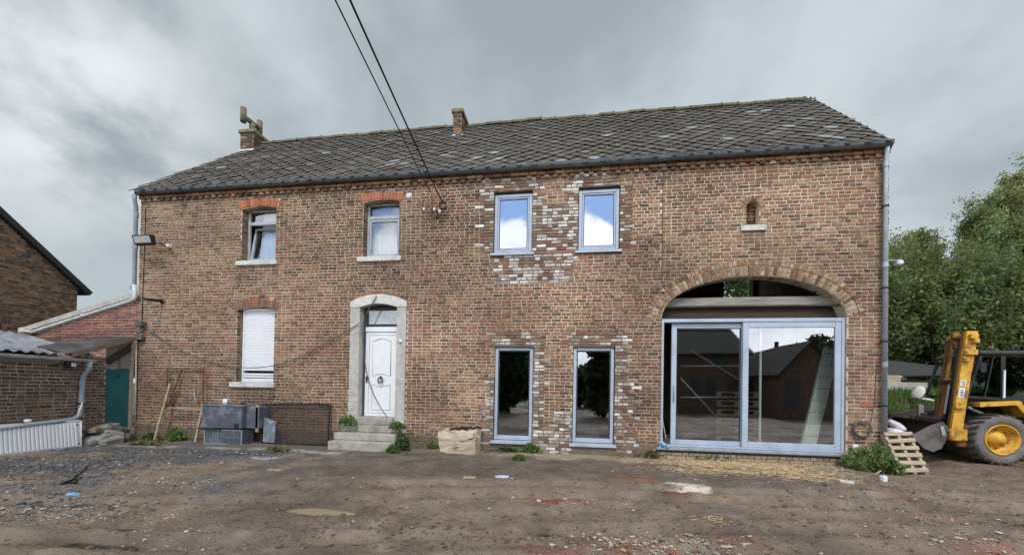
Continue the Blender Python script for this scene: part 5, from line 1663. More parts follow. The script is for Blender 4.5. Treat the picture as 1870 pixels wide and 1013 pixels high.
a = at(374, 784, by0 + .02); b = at(440, 811, by0 - .02); cx0, cx1, cz1 = a.x, b.x, z0 - .03; cz0 = gz(-8, 8.0) - .01
mb = MB(); mb.bbox(cx0, cx1, by0 + .012, 8.30, cz0, cz1, .01); mb.build('crate_body', M['galv'], cr)
mb = MB()
for k in range(24):
    x = cx0 + .03 + (cx1 - cx0 - .06) * k / 23; mb.box(x - .007, x + .007, by0 - .002, by0 + .011, cz0 + .03, cz1 - .03)
mb.build('rib', M['galv2'], cr, 'stuff')
mb = MB(); frame_bars(mb, cx0, cx1, cz0, cz1, .022, by0 - .008, by0 + .012); mb.build('rim', M['zinc_light'], cr, 'stuff')
mb = MB(); mb.bar((cx0 + .38, by0 - .006, cz0 + .02), (cx0 + .38, by0 - .006, cz1 - .02), .014, .01, up=(1, 0, 0)); mb.bar((cx0 + .55, by0 - .006, (cz0 + cz1) / 2), (cx1 - .04, by0 - .006, (cz0 + cz1) / 2), .014, .01); mb.build('strap', M['zinc_light'], cr, 'stuff')
mg = thing('tin_can', at(413, 738, 8.15), 'white tin can with dark handle standing on the dark tank', 'can')
c = at(413, 739, 8.15); mb = MB(); zz = z1 + .023; mb.lathe([(0, 0), (.068, 0), (.068, .14), (.062, .14), (.06, .02), (0, .02)], (c.x, 8.15, zz), 'z', 16); mb.build('can_body', M['plastic_white'], mg)
mb = MB(); mb.tube([(c.x + .06, 8.12, zz + .13), (c.x + .10, 8.11, zz + .11), (c.x + .10, 8.11, zz + .04), (c.x + .06, 8.12, zz + .02)], .01, 6); mb.build('handle', M['black'], mg)
c = at(444, 739, 8.2); mb = MB(); mb.tube([c + Vector((-.08, 0, .03)), c + Vector((.0, .02, .035)), c + Vector((.07, 0, .02))], [.02, .028, .018], 6); tag(mb.build('black_rag', M['cable']), 'small black rag lying on top of the metal tank', 'rag')
mb = MB(); a = at(472, 741, 8.12); b = at(473, 787, 8.1); mb.bbox(a.x - .03, a.x + .035, 8.07, 8.12, b.z - .02, a.z + .02, .006); tag(mb.build('upright_plank', M['wood_pale']), 'narrow upright wooden plank between tank and mesh panel', 'plank')
mb = MB()
sl_ = [at(482, 762, 8.22), at(503, 770, 8.22), at(500, 808, 8.14), at(480, 806, 8.14)]
mb.hexa([sl_[3], sl_[2], sl_[2] + Vector((0, .05, 0)), sl_[3] + Vector((0, .05, 0)), sl_[0], sl_[1], sl_[1] + Vector((0, .05, 0)), sl_[0] + Vector((0, .05, 0))]); tag(mb.build('metal_sheet', M['galv2']), 'bent grey metal sheet leaning behind left end of mesh panel', 'sheet')

mp_ = thing('mesh_panel', (-6.4, 8.3, 0), 'dark framed mesh panel leaning against brick wall left of the steps', 'panel')
a, b, c, d = at(480, 738, 8.43), at(602, 738, 8.43), at(598, 812, 8.16), at(478, 810, 8.16)
for p, q in ((a, b), (b, c), (c, d), (d, a)):
    mb = MB(); mb.bar(p, q, .035, .035, up=(0, 1, .2)); mb.build('frame_bar', M['black'], mp_)
mb = MB(); mb.add([a, b, c, d], [(0, 1, 2, 3)]); mb.build('netting', M['net'], mp_)
for px, py in ((566, 813), (590, 814)):
    p = gpt(px, py, .09); tag(rock('paper_scrap', (p.x, p.y, .10), .14, .08, .04, .3, M['plastic_white'] if px < 580 else M['wood_pale'], px), 'white crumpled scrap lying at foot of mesh panel' if px < 580 else 'pale wooden scrap beside the mesh panel foot', 'scrap')

def crumple(o, amt, cuts=5, scale=6.0, fine=.0):
    import bmesh
    bm = bmesh.new(); bm.from_mesh(o.data); bmesh.ops.subdivide_edges(bm, edges=bm.edges[:], cuts=cuts, use_grid_fill=True)
    for v in bm.verts:
        p = v.co; q = scale
        v.co = p + Vector((float(fbm(p.y * q + p.z * q + 3, p.x * q, 3)) - .5, float(fbm(p.x * q + 11, p.z * q + p.y, 3)) - .5, float(fbm(p.x * q + 23, p.y * q + 7, 3)) - .5)) * amt
    bm.to_mesh(o.data); bm.free(); o.data.update()


# cardboard box
cb = thing('cardboard_box', (-2.3, 8.1, 0), 'old sagging cardboard box with black plastic on top, by the wall', 'box')
Y0 = 7.92; a = at(799, 788, Y0); b = at(868, 826, Y0); z0 = gz(-2.3, 7.95) - .01; x0, x1, z1 = a.x, b.x, a.z
mb = MB()
mb.hexa([(x0 + .02, Y0, z0), (x1 - .02, Y0 + .01, z0), (x1, 8.36, z0), (x0, 8.36, z0), (x0 - .005, Y0 - .02, z1 - .12), (x1 + .0, Y0 - .01, z1 - .11), (x1 + .04, 8.38, z1 - .03), (x0 + .03, 8.38, z1 - .02)]); crumple(mb.build('box_body', M['card'], cb), .11)
mb = MB()
fp = [(x0 - .01, Y0 - .03, z1 - .125), (x0 + .25, Y0 - .045, z1 - .14), (x1 - .3, Y0 - .045, z1 - .15), (x1 - .05, Y0 - .03, z1 - .10), (x1 - .01, Y0 + .02, z1 + .06), (x1 - .35, Y0 + .03, z1 + .05), (x0 + .2, Y0 + .03, z1 + .015), (x0 + .02, Y0 + .01, z1 + .0)]
mb.add(fp + [(x, y + .012, z) for x, y, z in fp], [(0, 1, 6, 7), (1, 2, 5, 6), (2, 3, 4, 5), (8, 15, 14, 9), (9, 14, 13, 10), (10, 13, 12, 11)]); crumple(mb.build('front_flap', M['card'], cb), .08, 3)
mb = MB(); mb.hexa([(x0 + .03, Y0 + .02, z1 - .1), (x1 - .01, Y0 + .03, z1 - .09), (x1 + .02, 8.36, z1 - .02), (x0 + .05, 8.36, z1 - .02), (x0 + .05, Y0 + .05, z1 + .01), (x1 - .02, Y0 + .05, z1 + .05), (x1 + .03, 8.34, z1 + .09), (x0 + .1, 8.34, z1 + .03)]); crumple(mb.build('top_flap', M['card'], cb), .13)
mb = MB()
for k, (xx, yy, r) in enumerate(((.35, .1, .05), (.5, .16, .07), (.66, .12, .05), (.8, .2, .045))):
    c = Vector((x0 + xx, Y0 + yy, z1 + .06 + .01 * k)); mb.tube([c + Vector((-.12, 0, -.02)), c + Vector((0, .05, .015)), c + Vector((.12, .02, -.01))], [r * .3, r * .6, r * .3], 6)
mb.build('black_plastic', M['cable'], cb, 'stuff')
mb = MB()
for k in range(14):
    c = gpt(875 + k * 6, 822 + random.uniform(-3, 4), .09); l = random.uniform(.2, .5); a_ = random.uniform(-.4, .3)
    mb.tube([c, c + Vector((l * .5, .05, random.uniform(.02, .07))), c + Vector((l, a_ * .4, .01))], random.uniform(.008, .016), 5)
tag(mb.build('cable_heap', M['cable_grey'], kind='stuff'), 'tangle of dark cables and twigs at wall foot below left tall window', 'debris')
tag(rock('broken_stone', gpt(880, 815, .1) + Vector((0, 0, .07)), .2, .15, .2, .5, M['stone'], 7, (.2, .3)), 'pale broken stone standing right of the cardboard box', 'stone')

# blue rag at the door sill
p = at(1210, 806, WY - .03)
mb = MB()
for k in range(7):
    c = p + Vector((random.uniform(-.06, .10), random.uniform(-.05, .0), random.uniform(-.10, .06)))
    mb.lathe([(0, -.05), (.04, -.03), (.055, 0), (.035, .035), (0, .05)], c, random.choice('xyz'), 7)
tag(mb.build('plastic_bag', M['plastic_blue'], kind='stuff'), 'crumpled blue plastic bag at left end of patio door sill', 'bag')['kind'] = 'thing'
mb = MB(); mb.bar(at(1209, 762, WY + .22), at(1216, 800, WY + .16), .02, .02, up=(0, 1, 0)); tag(mb.build('broom_stick', M['wood_pale']), 'thin wooden stick leaning inside the open gap of patio door', 'stick')

# ------------------------------------------------------------------ things inside, seen through the glass
ld = thing('scaffold_plank', (4.9, 9.2, .25), 'pale green aluminium scaffold plank with rows of holes leaning behind right patio pane', 'plank')
YB, YT = 8.84, 9.12
a, b = at(1460, 811, YB), at(1487, 811, YB); c, d = at(1532, 640, YT), at(1509, 632, YT)
a.z = b.z = .26
u = (b - a); ax = (c + d) / 2 - (a + b) / 2
w0 = .30; X_ = Vector((1, 0, 0)); A2 = (a + b) / 2; D2 = (c + d) / 2; nn = ax.cross(X_).normalized(); nn = nn if nn.y < 0 else -nn
def lp(s, q, h): return A2 + ax * s + X_ * q + nn * h
mb = MB(); mb.hexa([lp(0, -.085, 0), lp(0, .14, 0), lp(0, .14, -.03), lp(0, -.085, -.03), lp(1, -.085, 0), lp(1, .14, 0), lp(1, .14, -.03), lp(1, -.085, -.03)]); mb.build('deck', M['ladder'], ld)
for q in (-.155, ):
    mb = MB(); mb.hexa([lp(0, q, .02), lp(0, q + .055, .02), lp(0, q + .055, -.05), lp(0, q, -.05), lp(1.02, q, .02), lp(1.02, q + .055, .02), lp(1.02, q + .055, -.05), lp(1.02, q, -.05)]); mb.build('side_rail', M['ladder'], ld)
mb = MB()
for i in range(9):
    s = .05 + i * .112
    for q in (-.04, .03, .10, -.128):
        hh = .021 if q < -.1 else .001
        mb.add([lp(s, q, hh) + (X_ * math.cos(t) + ax.normalized() * math.sin(t)) * .016 for t in np.linspace(0, 2 * math.pi, 7)[:-1]], [tuple(range(6))])
mb.build('hole', M['black'], ld, 'stuff')
mb = MB(); a, b = at(1389, 596, 9.0), at(1388, 808, 9.0); mb.bbox(a.x - .02, a.x + .025, 8.98, 9.03, .25, a.z + .3, .005); tag(mb.build('upright_post', M['ladder']), 'slim pale green upright post behind right patio pane', 'post')
for k in range(6):
    z = .30 + k * .215; x0 = 3.62; 
    t = thing('pallet', (x0 + .5, 10.3, z), ('lowest', 'second lowest', 'third lowest', 'third highest', 'second highest', 'topmost')[k] + ' wooden pallet of the stack seen through left patio pane', 'pallet', 'pallets stacked inside the barn')
    mb = MB(); mb.bbox(x0, x0 + .95, 10.0, 10.6, z + .12, z + .15, .004); mb.bbox(x0, x0 + .95, 9.99, 10.09, z, z + .03, .004); mb.build('board', M['wood'], t, 'stuff')
    for q in (0, .42, .84):
        mb = MB(); mb.bbox(x0 + q, x0 + q + .11, 10.0, 10.6, z + .032, z + .118, .004); mb.build('block', M['wood'], t)
scf = thing('scaffold', (3, 9.8, .25), 'thin grey scaffold tubes standing inside the dark barn', 'scaffold')
for k, (p, q) in enumerate((((1243, 668), (1362, 668)), ((1243, 725), (1330, 725)), ((1243, 690), (1328, 782)), ((1262, 640), (1362, 700)))):
    mb = MB(); mb.tube([at(*p, 9.6), at(*q, 9.7 + .2 * (k > 1))], .018, 6); mb.build('tube', M['zinc_light'], scf)
mb = MB()
for k in range(20):
    c = Vector((random.uniform(2.1, 5.3), random.uniform(9.2, 11.5), .25)); s_ = random.uniform(.06, .2)
    mb.bbox(c.x - s_, c.x + s_, c.y - s_ * .6, c.y + s_ * .6, .245, .25 + s_ * random.uniform(.3, 1.2), .01)
tag(mb.build('builders_rubbish', M['wood'], kind='stuff'), 'builder\'s rubbish scattered over floor inside the dark barn', 'rubbish')

# ------------------------------------------------------------------ pallet, sacks and the yellow loader on the right
pt = thing('pallet', (6.25, 8.0, 0), 'weathered wooden pallet leaning like a ladder at right corner of farmhouse', 'pallet')
gzp = gz(6.2, 7.75)
TL, TR = at(1614, 792, 8.33), at(1664, 790, 8.38); BL, BR = Vector((at(1646, 862, 7.72).x, 7.72, gzp + .03)), Vector((at(1696, 859, 7.80).x, 7.80, gzp + .03))
up_ = (TL - BL); ac = ((TR - TL) + (BR - BL)) * .5; nrm = ac.cross(up_).normalized(); nrm = nrm if nrm.y < 0 else -nrm
def pq(s, q, h): return (BL + up_ * s).lerp(BR + (TR - BR) * s, q) + nrm * h
for k in range(6):
    s0 = .0 + k * .186; s1 = s0 + .094
    j1, j2 = random.uniform(-.012, .012), random.uniform(-.012, .012)
    mb = MB(); mb.hexa([pq(s0 + j1, -.01, .0), pq(s0 + j2, 1.01, .0), pq(s0 + j2, 1.01, .022), pq(s0 + j1, -.01, .022), pq(s1 + j1, -.01, .0), pq(s1 + j2, 1.01, .0), pq(s1 + j2, 1.01, .022), pq(s1 + j1, -.01, .022)]); mb.build('slat', M['wood_pale'], pt)
for q in (0.0, .46, .88):
    mb = MB(); mb.hexa([pq(-.02, q, -.09), pq(-.02, q + .11, -.09), pq(-.02, q + .11, -.002), pq(-.02, q, -.002), pq(1.03, q, -.09), pq(1.03, q + .11, -.09), pq(1.03, q + .11, -.002), pq(1.03, q, -.002)]); mb.build('stringer', M['wood_pale'], pt)
for k in range(4):
    s0 = .02 + k * .3; mb = MB(); mb.hexa([pq(s0, 0, -.112), pq(s0, 1, -.112), pq(s0, 1, -.092), pq(s0, 0, -.092), pq(s0 + .09, 0, -.112), pq(s0 + .09, 1, -.112), pq(s0 + .09, 1, -.092), pq(s0 + .09, 0, -.092)]); mb.build('slat', M['wood'], pt)


def sack(a, b, r, flat, m, label, seed):
    rng = np.random.default_rng(seed); a = Vector(a); b = Vector(b); mb = MB(); vs = []; n, k = 12, 9
    d = (b - a); x = d.cross(Vector((0, 0, 1))).normalized(); z = x.cross(d).normalized()
    for i in range(k):
        t = i / (k - 1); w = r * (math.sin(math.pi * (.08 + .84 * t)) ** .45)
        for j in range(n):
            q = 2 * math.pi * j / n; kk = 1 + rng.uniform(-.12, .12); vs.append(a + d * t + x * (w * math.cos(q) * kk) + z * (w * flat * math.sin(q) * kk))
    fs = [(i * n + j, i * n + (j + 1) % n, (i + 1) * n + (j + 1) % n, (i + 1) * n + j) for i in range(k - 1) for j in range(n)] + [tuple(range(n))[::-1], tuple(range((k - 1) * n, k * n))]
    mb.add(vs, fs, True); return tag(mb.build('sack', m), label, 'sack')


sack(at(1622, 768, 8.75), at(1652, 786, 8.66), .15, .5, M['sack'], 'upper white and mauve sack lying behind top of the leaning pallet', 1)
sack(at(1617, 786, 8.72), at(1652, 795, 8.62), .17, .6, M['sack'], 'lower pinkish sack squeezed under the other sack behind the pallet', 2)

# yellow rough-terrain loader
ldr = thing('yellow_loader', (9.2, 9.3, 0), 'old yellow loader with tall mast, rusty bucket and dark cab at right edge', 'loader')
g0 = gz(8.2, 8.9)
LY0 = 8.55
# big front wheels (near and far)
def wheel(cx, cy, cz, r, w, near):
    mb = MB()
    prof = [(r * .60, 0), (r * .66, -.03), (r * .90, -.05), (r * .965, -.01), (r * .985, w * .5), (r * .965, w + .01), (r * .90, w + .05), (r * .66, w + .03), (r * .60, w)]
    mb.lathe(prof, (cx, cy, cz), 'y', 40); t = mb.build('tyre', M['tyre'], ldr)
    mb = MB(); nl = 22
    for k in range(nl):
        for side in (0, 1):
            a0 = 2 * math.pi * (k + .5 * side) / nl; a1 = a0 + .20
            y0_, y1_ = (cy - .035, cy + w * .52) if side == 0 else (cy + w + .035, cy + w * .48)
            def rp_(a, y, rr): return (cx + rr * math.cos(a), y, cz + rr * math.sin(a))
            wd = .085
            mb.hexa([rp_(a0, y0_, r * .90), rp_(a0 + wd, y0_, r * .90), rp_(a1 + wd, y1_, r * .97), rp_(a1, y1_, r * .97), rp_(a0, y0_, r * 1.01), rp_(a0 + wd, y0_, r * 1.01), rp_(a1 + wd, y1_, r * 1.045), rp_(a1, y1_, r * 1.045)])
    mb.build('tread', M['tyre_dark'], t, 'stuff')
    mb = MB(); yo = cy if near else cy + w
    sg = 1 if near else -1
    mb.lathe([(r * .61, 0 * sg), (r * .61, -.03 * sg), (r * .57, -.03 * sg), (r * .54, .03 * sg), (r * .44, .10 * sg), (r * .30, .11 * sg), (r * .29, .05 * sg), (r * .20, .045 * sg), (r * .18, .0 * sg), (0, -.005 * sg)], (cx, yo, cz), 'y', 32)
    mb.build('rim', M['yellow'], t)
    mb = MB()
    for k in range(8):
        a_ = 2 * math.pi * k / 8; mb.lathe([(0, .085 * sg), (.016, .085 * sg), (.016, .11 * sg)], (cx + r * .37 * math.cos(a_), yo, cz + r * .37 * math.sin(a_)), 'y', 6)
    mb.build('wheel_nut', M['yellow_rust'], t, 'stuff')


WC = at(1832, 803, LY0 - .03); rw = (WC.z - g0) * .99
wheel(WC.x, LY0, WC.z, rw, .40, True); wheel(WC.x + .6, LY0 + 1.65, WC.z, rw, .40, False)
wheel(WC.x + 2.35, LY0 + .15, g0 + .40, .41, .30, True); wheel(WC.x + 2.95, LY0 + 1.5, g0 + .40, .41, .30, False)
# mast
NY, FYY = 8.62, 9.36
nt_, nb_ = at(1766, 604, NY), at(1735, 800, NY); ft_, fb_ = at(1722, 607, FYY), at(1699, 770, FYY)
def mrail(t, b, w, y0_, y1_, m, parent=ldr, name='mast_rail'):
    mb = MB(); dx_ = (t.x - b.x)
    mb.hexa([(b.x, y0_, b.z), (b.x + w, y0_, b.z), (b.x + w, y1_, b.z), (b.x, y1_, b.z), (t.x, y0_, t.z), (t.x + w, y0_, t.z), (t.x + w, y1_, t.z), (t.x, y1_, t.z)])
    return mb.build(name, m, parent)
mr = mrail(nt_, nb_, .19, NY, NY + .05, M['yellow'])
mrail(nt_ + Vector((.0, 0, -.0)), nb_, .045, NY + .052, NY + .13, M['yellow_rust'], mr, 'rail_flange'); mrail(nt_ + Vector((.145, 0, 0)), nb_ + Vector((.145, 0, 0)), .045, NY + .052, NY + .13, M['yellow_rust'], mr, 'rail_flange')
fr_ = mrail(nt_ + Vector((.07, 0, 0)), nb_ + Vector((.07, 0, .02)), .10, FYY, FYY + .05, M['yellow_rust'])
mrail(nt_ + Vector((.05, 0, 0)), nb_ + Vector((.05, 0, 0)), .04, FYY - .08, FYY - .002, M['yellow_rust'], fr_, 'rail_flange')
# inner mast
o_ = Vector((-.02, 0, -.12))
for yy in (NY + .14, FYY - .15): mrail(nt_ + o_ + Vector((.07, 0, 0)), nb_ + o_ + Vector((.07, 0, .08)), .07, yy, yy + .05, M['yellow_rust'], ldr, 'inner_rail')
for s, m, h in ((.985, 'yellow', .07), (.12, 'yellow_rust', .16), (.55, 'bucket_in', .08)):
    mb = MB(); p = nb_.lerp(nt_, s); mb.bbox(p.x + .03, p.x + .14, NY + .055, FYY - .001, p.z - h, p.z - .003, .01); mb.build('mast_crossbar', M[m], ldr)
for yy in (8.80, 8.88, 8.97):
    mb = MB(); mb.tube([nb_.lerp(nt_, .08) + Vector((.07, yy - NY, 0)), nb_.lerp(nt_, .90) + Vector((.07, yy - NY, 0))], .03 if yy == 8.88 else .013, 8); mb.build('lift_ram' if yy == 8.88 else 'lift_chain', M['black'], ldr)
mb = MB(); mb.bar(nb_.lerp(nt_, .22) + Vector((.02, .32, 0)), nb_.lerp(nt_, .50) + Vector((.02, .32, 0)), .03, .02, up=(0, 1, 0)); mb.build('white_ram_rod', M['plastic_white'], ldr)
for px, py, w, h in ((1778, 614, .13, .10), (1772, 643, .21, .11), (1765, 656, .13, .10), (1752, 740, .17, .13), (1782, 622, .09, .09)):
    p = at(px, py, NY - .03); mb = MB(); mb.bbox(p.x - w / 2, p.x + w / 2, NY - .07, NY - .002, p.z - h / 2, p.z + h / 2, .012); mb.build('roller_box', M['yellow'], ldr)
for px, py in ((1733, 612), (1746, 625), (1737, 632)):
    p = at(px, py, 9.0); mb = MB(); mb.bbox(p.x - .06, p.x + .06, 8.96, 9.08, p.z - .06, p.z + .06, .012); mb.build('roller_box', M['yellow_rust'], ldr)
for px, py, h in ((1760, 699, .12), (1757, 717, .19)):
    p = at(px, py, NY - .01); mb = MB()
    dxs = (nt_.x - nb_.x) / (nt_.z - nb_.z) * h / 2
    mb.hexa([(p.x - .055 - dxs, NY - .006, p.z - h / 2), (p.x + .045 - dxs, NY - .006, p.z - h / 2), (p.x + .045 - dxs, NY - .001, p.z - h / 2), (p.x - .055 - dxs, NY - .001, p.z - h / 2), (p.x - .055 + dxs, NY - .006, p.z + h / 2), (p.x + .045 + dxs, NY - .006, p.z + h / 2), (p.x + .045 + dxs, NY - .001, p.z + h / 2), (p.x - .055 + dxs, NY - .001, p.z + h / 2)])
    stk = mb.build('sticker', M['sticker'], ldr)
    mb = MB(); 
    for q in range(4): mb.box(p.x - .03 + .012 * (q % 2), p.x + .025, NY - .010, NY - .008, p.z - h * .32 + q * h * .18, p.z - h * .32 + q * h * .18 + h * .08)
    mb.build('print_mark', M['black'], stk, 'stuff')
p = at(1741, 795, NY); mb = MB(); mb.bbox(p.x - .08, p.x + .22, NY - .04, NY + .25, p.z - .10, p.z + .12, .02); mb.build('mast_foot', M['yellow'], ldr)
mb = MB(); mb.tube([at(1766, 743, NY + .1), at(1800, 760, NY + .2)], .03, 8); mb.build('tilt_ram', M['zinc_light'], ldr)
# bucket
BP = [(1540 + a / 2.98, 560 + b / 2.98) for a, b in ((372, 700), (480, 645), (545, 625), (572, 655), (560, 725), (535, 770), (490, 788), (440, 770))]
bn, bf = 8.28, 10.1
poly = [(p.x, p.z) for p in (at(x, y, bn) for x, y in BP)]
bk = MB(); bk.prism(poly, bn, bn + .03); bkt = bk.build('bucket', M['bucket'], ldr)
bk = MB(); bk.prism(poly, bf - .03, bf); bk.build('bucket_side', M['bucket_in'], bkt)
bk = MB(); n = len(poly)
for i in range(2, n):      # curved back and floor, open towards the left
    a, b = poly[i], poly[(i + 1) % n]
    if i == n - 1 and False: continue
    cxx = sum(p[0] for p in poly) / n; czz = sum(p[1] for p in poly) / n
    ina, inb = (a[0] + (cxx - a[0]) * .06, a[1] + (czz - a[1]) * .06), (b[0] + (cxx - b[0]) * .06, b[1] + (czz - b[1]) * .06)
    y0_, y1_ = bn + .031, bf - .031
    bk.hexa([(a[0], y0_, a[1]), (b[0], y0_, b[1]), (b[0], y1_, b[1]), (a[0], y1_, a[1]), (ina[0], y0_, ina[1]), (inb[0], y0_, inb[1]), (inb[0], y1_, inb[1]), (ina[0], y1_, ina[1])])
bk.build('bucket_shell', M['bucket_in'], bkt, 'stuff')
p = at(1722, 788, bn); mb = MB(); mb.bar(at(1720, 778, bn - .01), at(1724, 795, bn - .01), .06, .012, up=(0, 1, 0)); mb.build('bucket_patch', M['zinc_light'], bkt)
# chassis, arms, fender
cx_ = WC.x
mb = MB(); mb.bbox(cx_ - .75, cx_ + 2.9, LY0 + .45, LY0 + 1.6, g0 + .35, g0 + .85, .04); mb.build('chassis', M['black'], ldr)
mb = MB(); mb.bbox(cx_ - .62, cx_ - .42, LY0 + .10, LY0 + 1.9, g0 + .30, g0 + .75, .03); mb.build('axle_plate', M['yellow_rust'], ldr)
a, b, c = at(1788, 738, LY0), at(1857, 735, LY0), at(1874, 762, LY0)
mb = MB(); mb.hexa([(a.x, LY0 - .02, a.z - .045), (b.x, LY0 - .02, b.z - .045), (b.x, LY0 + .45, b.z - .045), (a.x, LY0 + .45, a.z - .045), (a.x, LY0 - .02, a.z + .035), (b.x + .03, LY0 - .02, b.z + .04), (b.x + .03, LY0 + .45, b.z + .04), (a.x, LY0 + .45, a.z + .035)])
fd = mb.build('fender', M['yellow'], ldr)
mb = MB(); mb.hexa([(c.x, LY0 - .018, c.z), (c.x + .07, LY0 - .018, c.z), (c.x + .07, LY0 + .45, c.z), (c.x, LY0 + .45, c.z), (b.x - .02, LY0 - .018, b.z - .046), (b.x + .05, LY0 - .018, b.z + .03), (b.x + .05, LY0 + .45, b.z + .03), (b.x - .02, LY0 + .45, b.z - .046)]); mb.build('fender_end', M['yellow'], fd)
mb = MB(); mb.bbox(cx_ + .75, cx_ + 3.0, LY0 + .05, LY0 + 1.95, g0 + .75, g0 + 1.25, .06); mb.build('engine_cover', M['yellow'], ldr)
mb = MB(); mb.bbox(cx_ - .28, cx_ + .74, LY0 + .46, LY0 + 1.7, g0 + .86, g0 + 1.22, .03); mb.build('cab_floor', M['black'], ldr)
# cab: frame, roof, glass, seat
cy0, cy1 = LY0 + .12, LY0 + 1.62
rz = at(1800, 644, cy0).z
def cp(px, py, y=None): return at(px, py, cy0)
mb = MB(); a, b = at(1786, 647, cy0), at(1900, 644, cy0)
mb.bbox(a.x, b.x + .1, cy0 - .04, cy1 + .04, rz - .03, rz + .045, .02); mb.build('cab_roof', mat('dark_cab_roof', (.05, .062, .07), .5), ldr)
pil = [((1790, 650), (1765, 722), .05), ((1830, 650), (1829, 730), .075), ((1812, 652), (1796, 725), .018)]
for k, (p, q, w) in enumerate(pil):
    for yy in ((cy0, cy1) if k < 2 else (cy0,)):
        P, Q = cp(*p), cp(*q); P.y = Q.y = yy
        mb = MB(); mb.bar(P, Q, w, .05, up=(0, 1, 0)); mb.build('cab_pillar', M['black'], ldr)
P, Q = cp(1765, 724), cp(1900, 733)
for yy in (cy0, cy1):
    mb = MB(); mb.bar((P.x, yy, P.z), (Q.x, yy, Q.z), .05, .06, up=(0, 1, 0)); mb.build('cab_sill', M['black'], ldr)
mb = MB(); a, b, c, d = cp(1790, 652), cp(1827, 652), cp(1826, 726), cp(1767, 722); mb.hexa([d, c, c + Vector((0, .006, 0)), d + Vector((0, .006, 0)), a, b, b + Vector((0, .006, 0)), a + Vector((0, .006, 0))]); mb.build('cab_window', M['cabglass'], ldr)
mb = MB(); a, b, c, d = cp(1834, 652), cp(1900, 652), cp(1900, 728), cp(1834, 728); mb.hexa([d, c, c + Vector((0, .006, 0)), d + Vector((0, .006, 0)), a, b, b + Vector((0, .006, 0)), a + Vector((0, .006, 0))]); mb.build('cab_window', M['cabglass'], ldr)
mb = MB(); mb.bar(cp(1829, 676) + Vector((0, -.05, 0)), cp(1828, 726) + Vector((0, -.05, 0)), .03, .02, up=(0, 1, 0)); mb.build('door_handle', M['plastic_white'], ldr)
mb = MB(); p = at(1855, 715, cy0 + .6); mb.bbox(p.x - .22, p.x + .3, cy0 + .45, cy0 + 1.0, p.z - .25, p.z - .08, .03); mb.bbox(p.x + .16, p.x + .3, cy0 + .45, cy0 + 1.0, p.z - .08, p.z + .42, .03); mb.build('seat', M['black'], ldr, 'stuff')
mb = MB(); a, b = at(1838, 655, cy0), at(1848, 700, cy0); mb.bar(a + Vector((0, .1, 0)), b + Vector((0, .1, 0)), .05, .03, up=(0, 1, 0)); mb.build('grab_bar', M['black'], ldr)
mb = MB(); p = at(1778, 726, cy0 + .5); mb.bbox(p.x - .1, p.x + .22, cy0 + .3, cy0 + 1.1, p.z - .35, p.z + .1, .04); mb.build('dashboard', M['black'], ldr)

for k, (dx, dy) in enumerate(((.06, .20), (.09, .26), (.12, .32))):      # hydraulic hoses
    p0, p1 = nb_.lerp(nt_, .05) + Vector((dx, dy, 0)), nb_.lerp(nt_, .62) + Vector((dx, dy, 0))
    mb = MB(); mb.tube([at(1780, 760, NY + .5), p0 + Vector((.12, 0, -.02)), p0, p0.lerp(p1, .5) + Vector((-.03, 0, 0)), p1, p1 + Vector((.08, 0, .1)), p1 + Vector((.10, .02, -.05))], .014, 6); mb.build('hydraulic_hose', M['cable'], ldr)
mb = MB(); c = at(1800, 712, cy0 + .7); mb.tube([c + Vector((.02 * math.sin(t), .17 * math.cos(t), .16 * math.sin(t))) for t in np.linspace(0, 2 * math.pi, 20)], .014, 6); mb.tube([c, c + Vector((-.2, 0, -.3))], .02, 6); mb.build('steering_wheel', M['black'], ldr)
mb = MB(); mb.tube([at(1741, 800, NY + .02), at(1764, 812, NY + .3), at(1775, 790, NY + .6)], .02, 6); mb.build('hydraulic_hose', M['cable'], ldr)
mb = MB(); p = at(1795, 668, cy0 - .12); mb.bar(at(1789, 655, cy0), p, .015, .015); mb.bbox(p.x - .05, p.x + .05, p.y - .02, p.y + .01, p.z - .12, p.z + .06, .01); mb.build('mirror', M['black'], ldr)
TURN = 0.36
def turned(o):
    me = o.data; mt = WM[o.name]; n = len(me.vertices); co = np.zeros(n * 3, np.float32); me.vertices.foreach_get('co', co); co = co.reshape(-1, 3)
    wy = co[:, 1] + mt.translation.y; co[:, 0] += TURN * np.maximum(wy - 8.68, 0) * (1.0 if True else 0); me.vertices.foreach_set('co', co.ravel()); me.update()
for ch in list(ldr.children):
    if ch.name.split('.')[0] == 'tyre': continue
    turned(ch)
    for g in ch.children: turned(g)

# ------------------------------------------------------------------ background on the right
ls = thing('low_shed', (16, 21, 1), 'low distant shed with dark corrugated roof behind the grass bank', 'shed')
a, b = at(1600, 655, 21.5), at(1720, 668, 21.5); a2, b2 = at(1600, 685, 19), at(1720, 683, 19)
mb = MB(); mb.hexa([(a2.x, 19, a2.z - .06), (b2.x, 19, b2.z - .06), (b.x, 21.5, b.z - .06), (a.x, 21.5, a.z - .06), (a2.x, 19, a2.z), (b2.x, 19, b2.z), (b.x, 21.5, b.z), (a.x, 21.5, a.z)]); mb.build('roof', mat('far_shed_roof', (.05, .048, .046), .9, var=.3, stretch=(6, 1, 1)), ls)
mb = MB(); mb.box(a2.x, b2.x, 19.4, 19.6, .8, a2.z - .16); mb.build('wall', M['wood_dark'], ls)
mb = MB(); q = at(1630, 690, 18.9); mb.bbox(q.x - .5, q.x + .25, 18.8, 18.95, .8, q.z + .12, .01); mb.build('plank_wall', M['wood_pale'], ls)
lw = MB(); a, b = at(1600, 697, 17), at(1695, 697, 17); lw.bbox(a.x, b.x, 17, 17.2, .5, a.z, .01); tag(lw.build('low_wall', M['concrete']), 'pale concrete wall below the distant shed', 'wall')
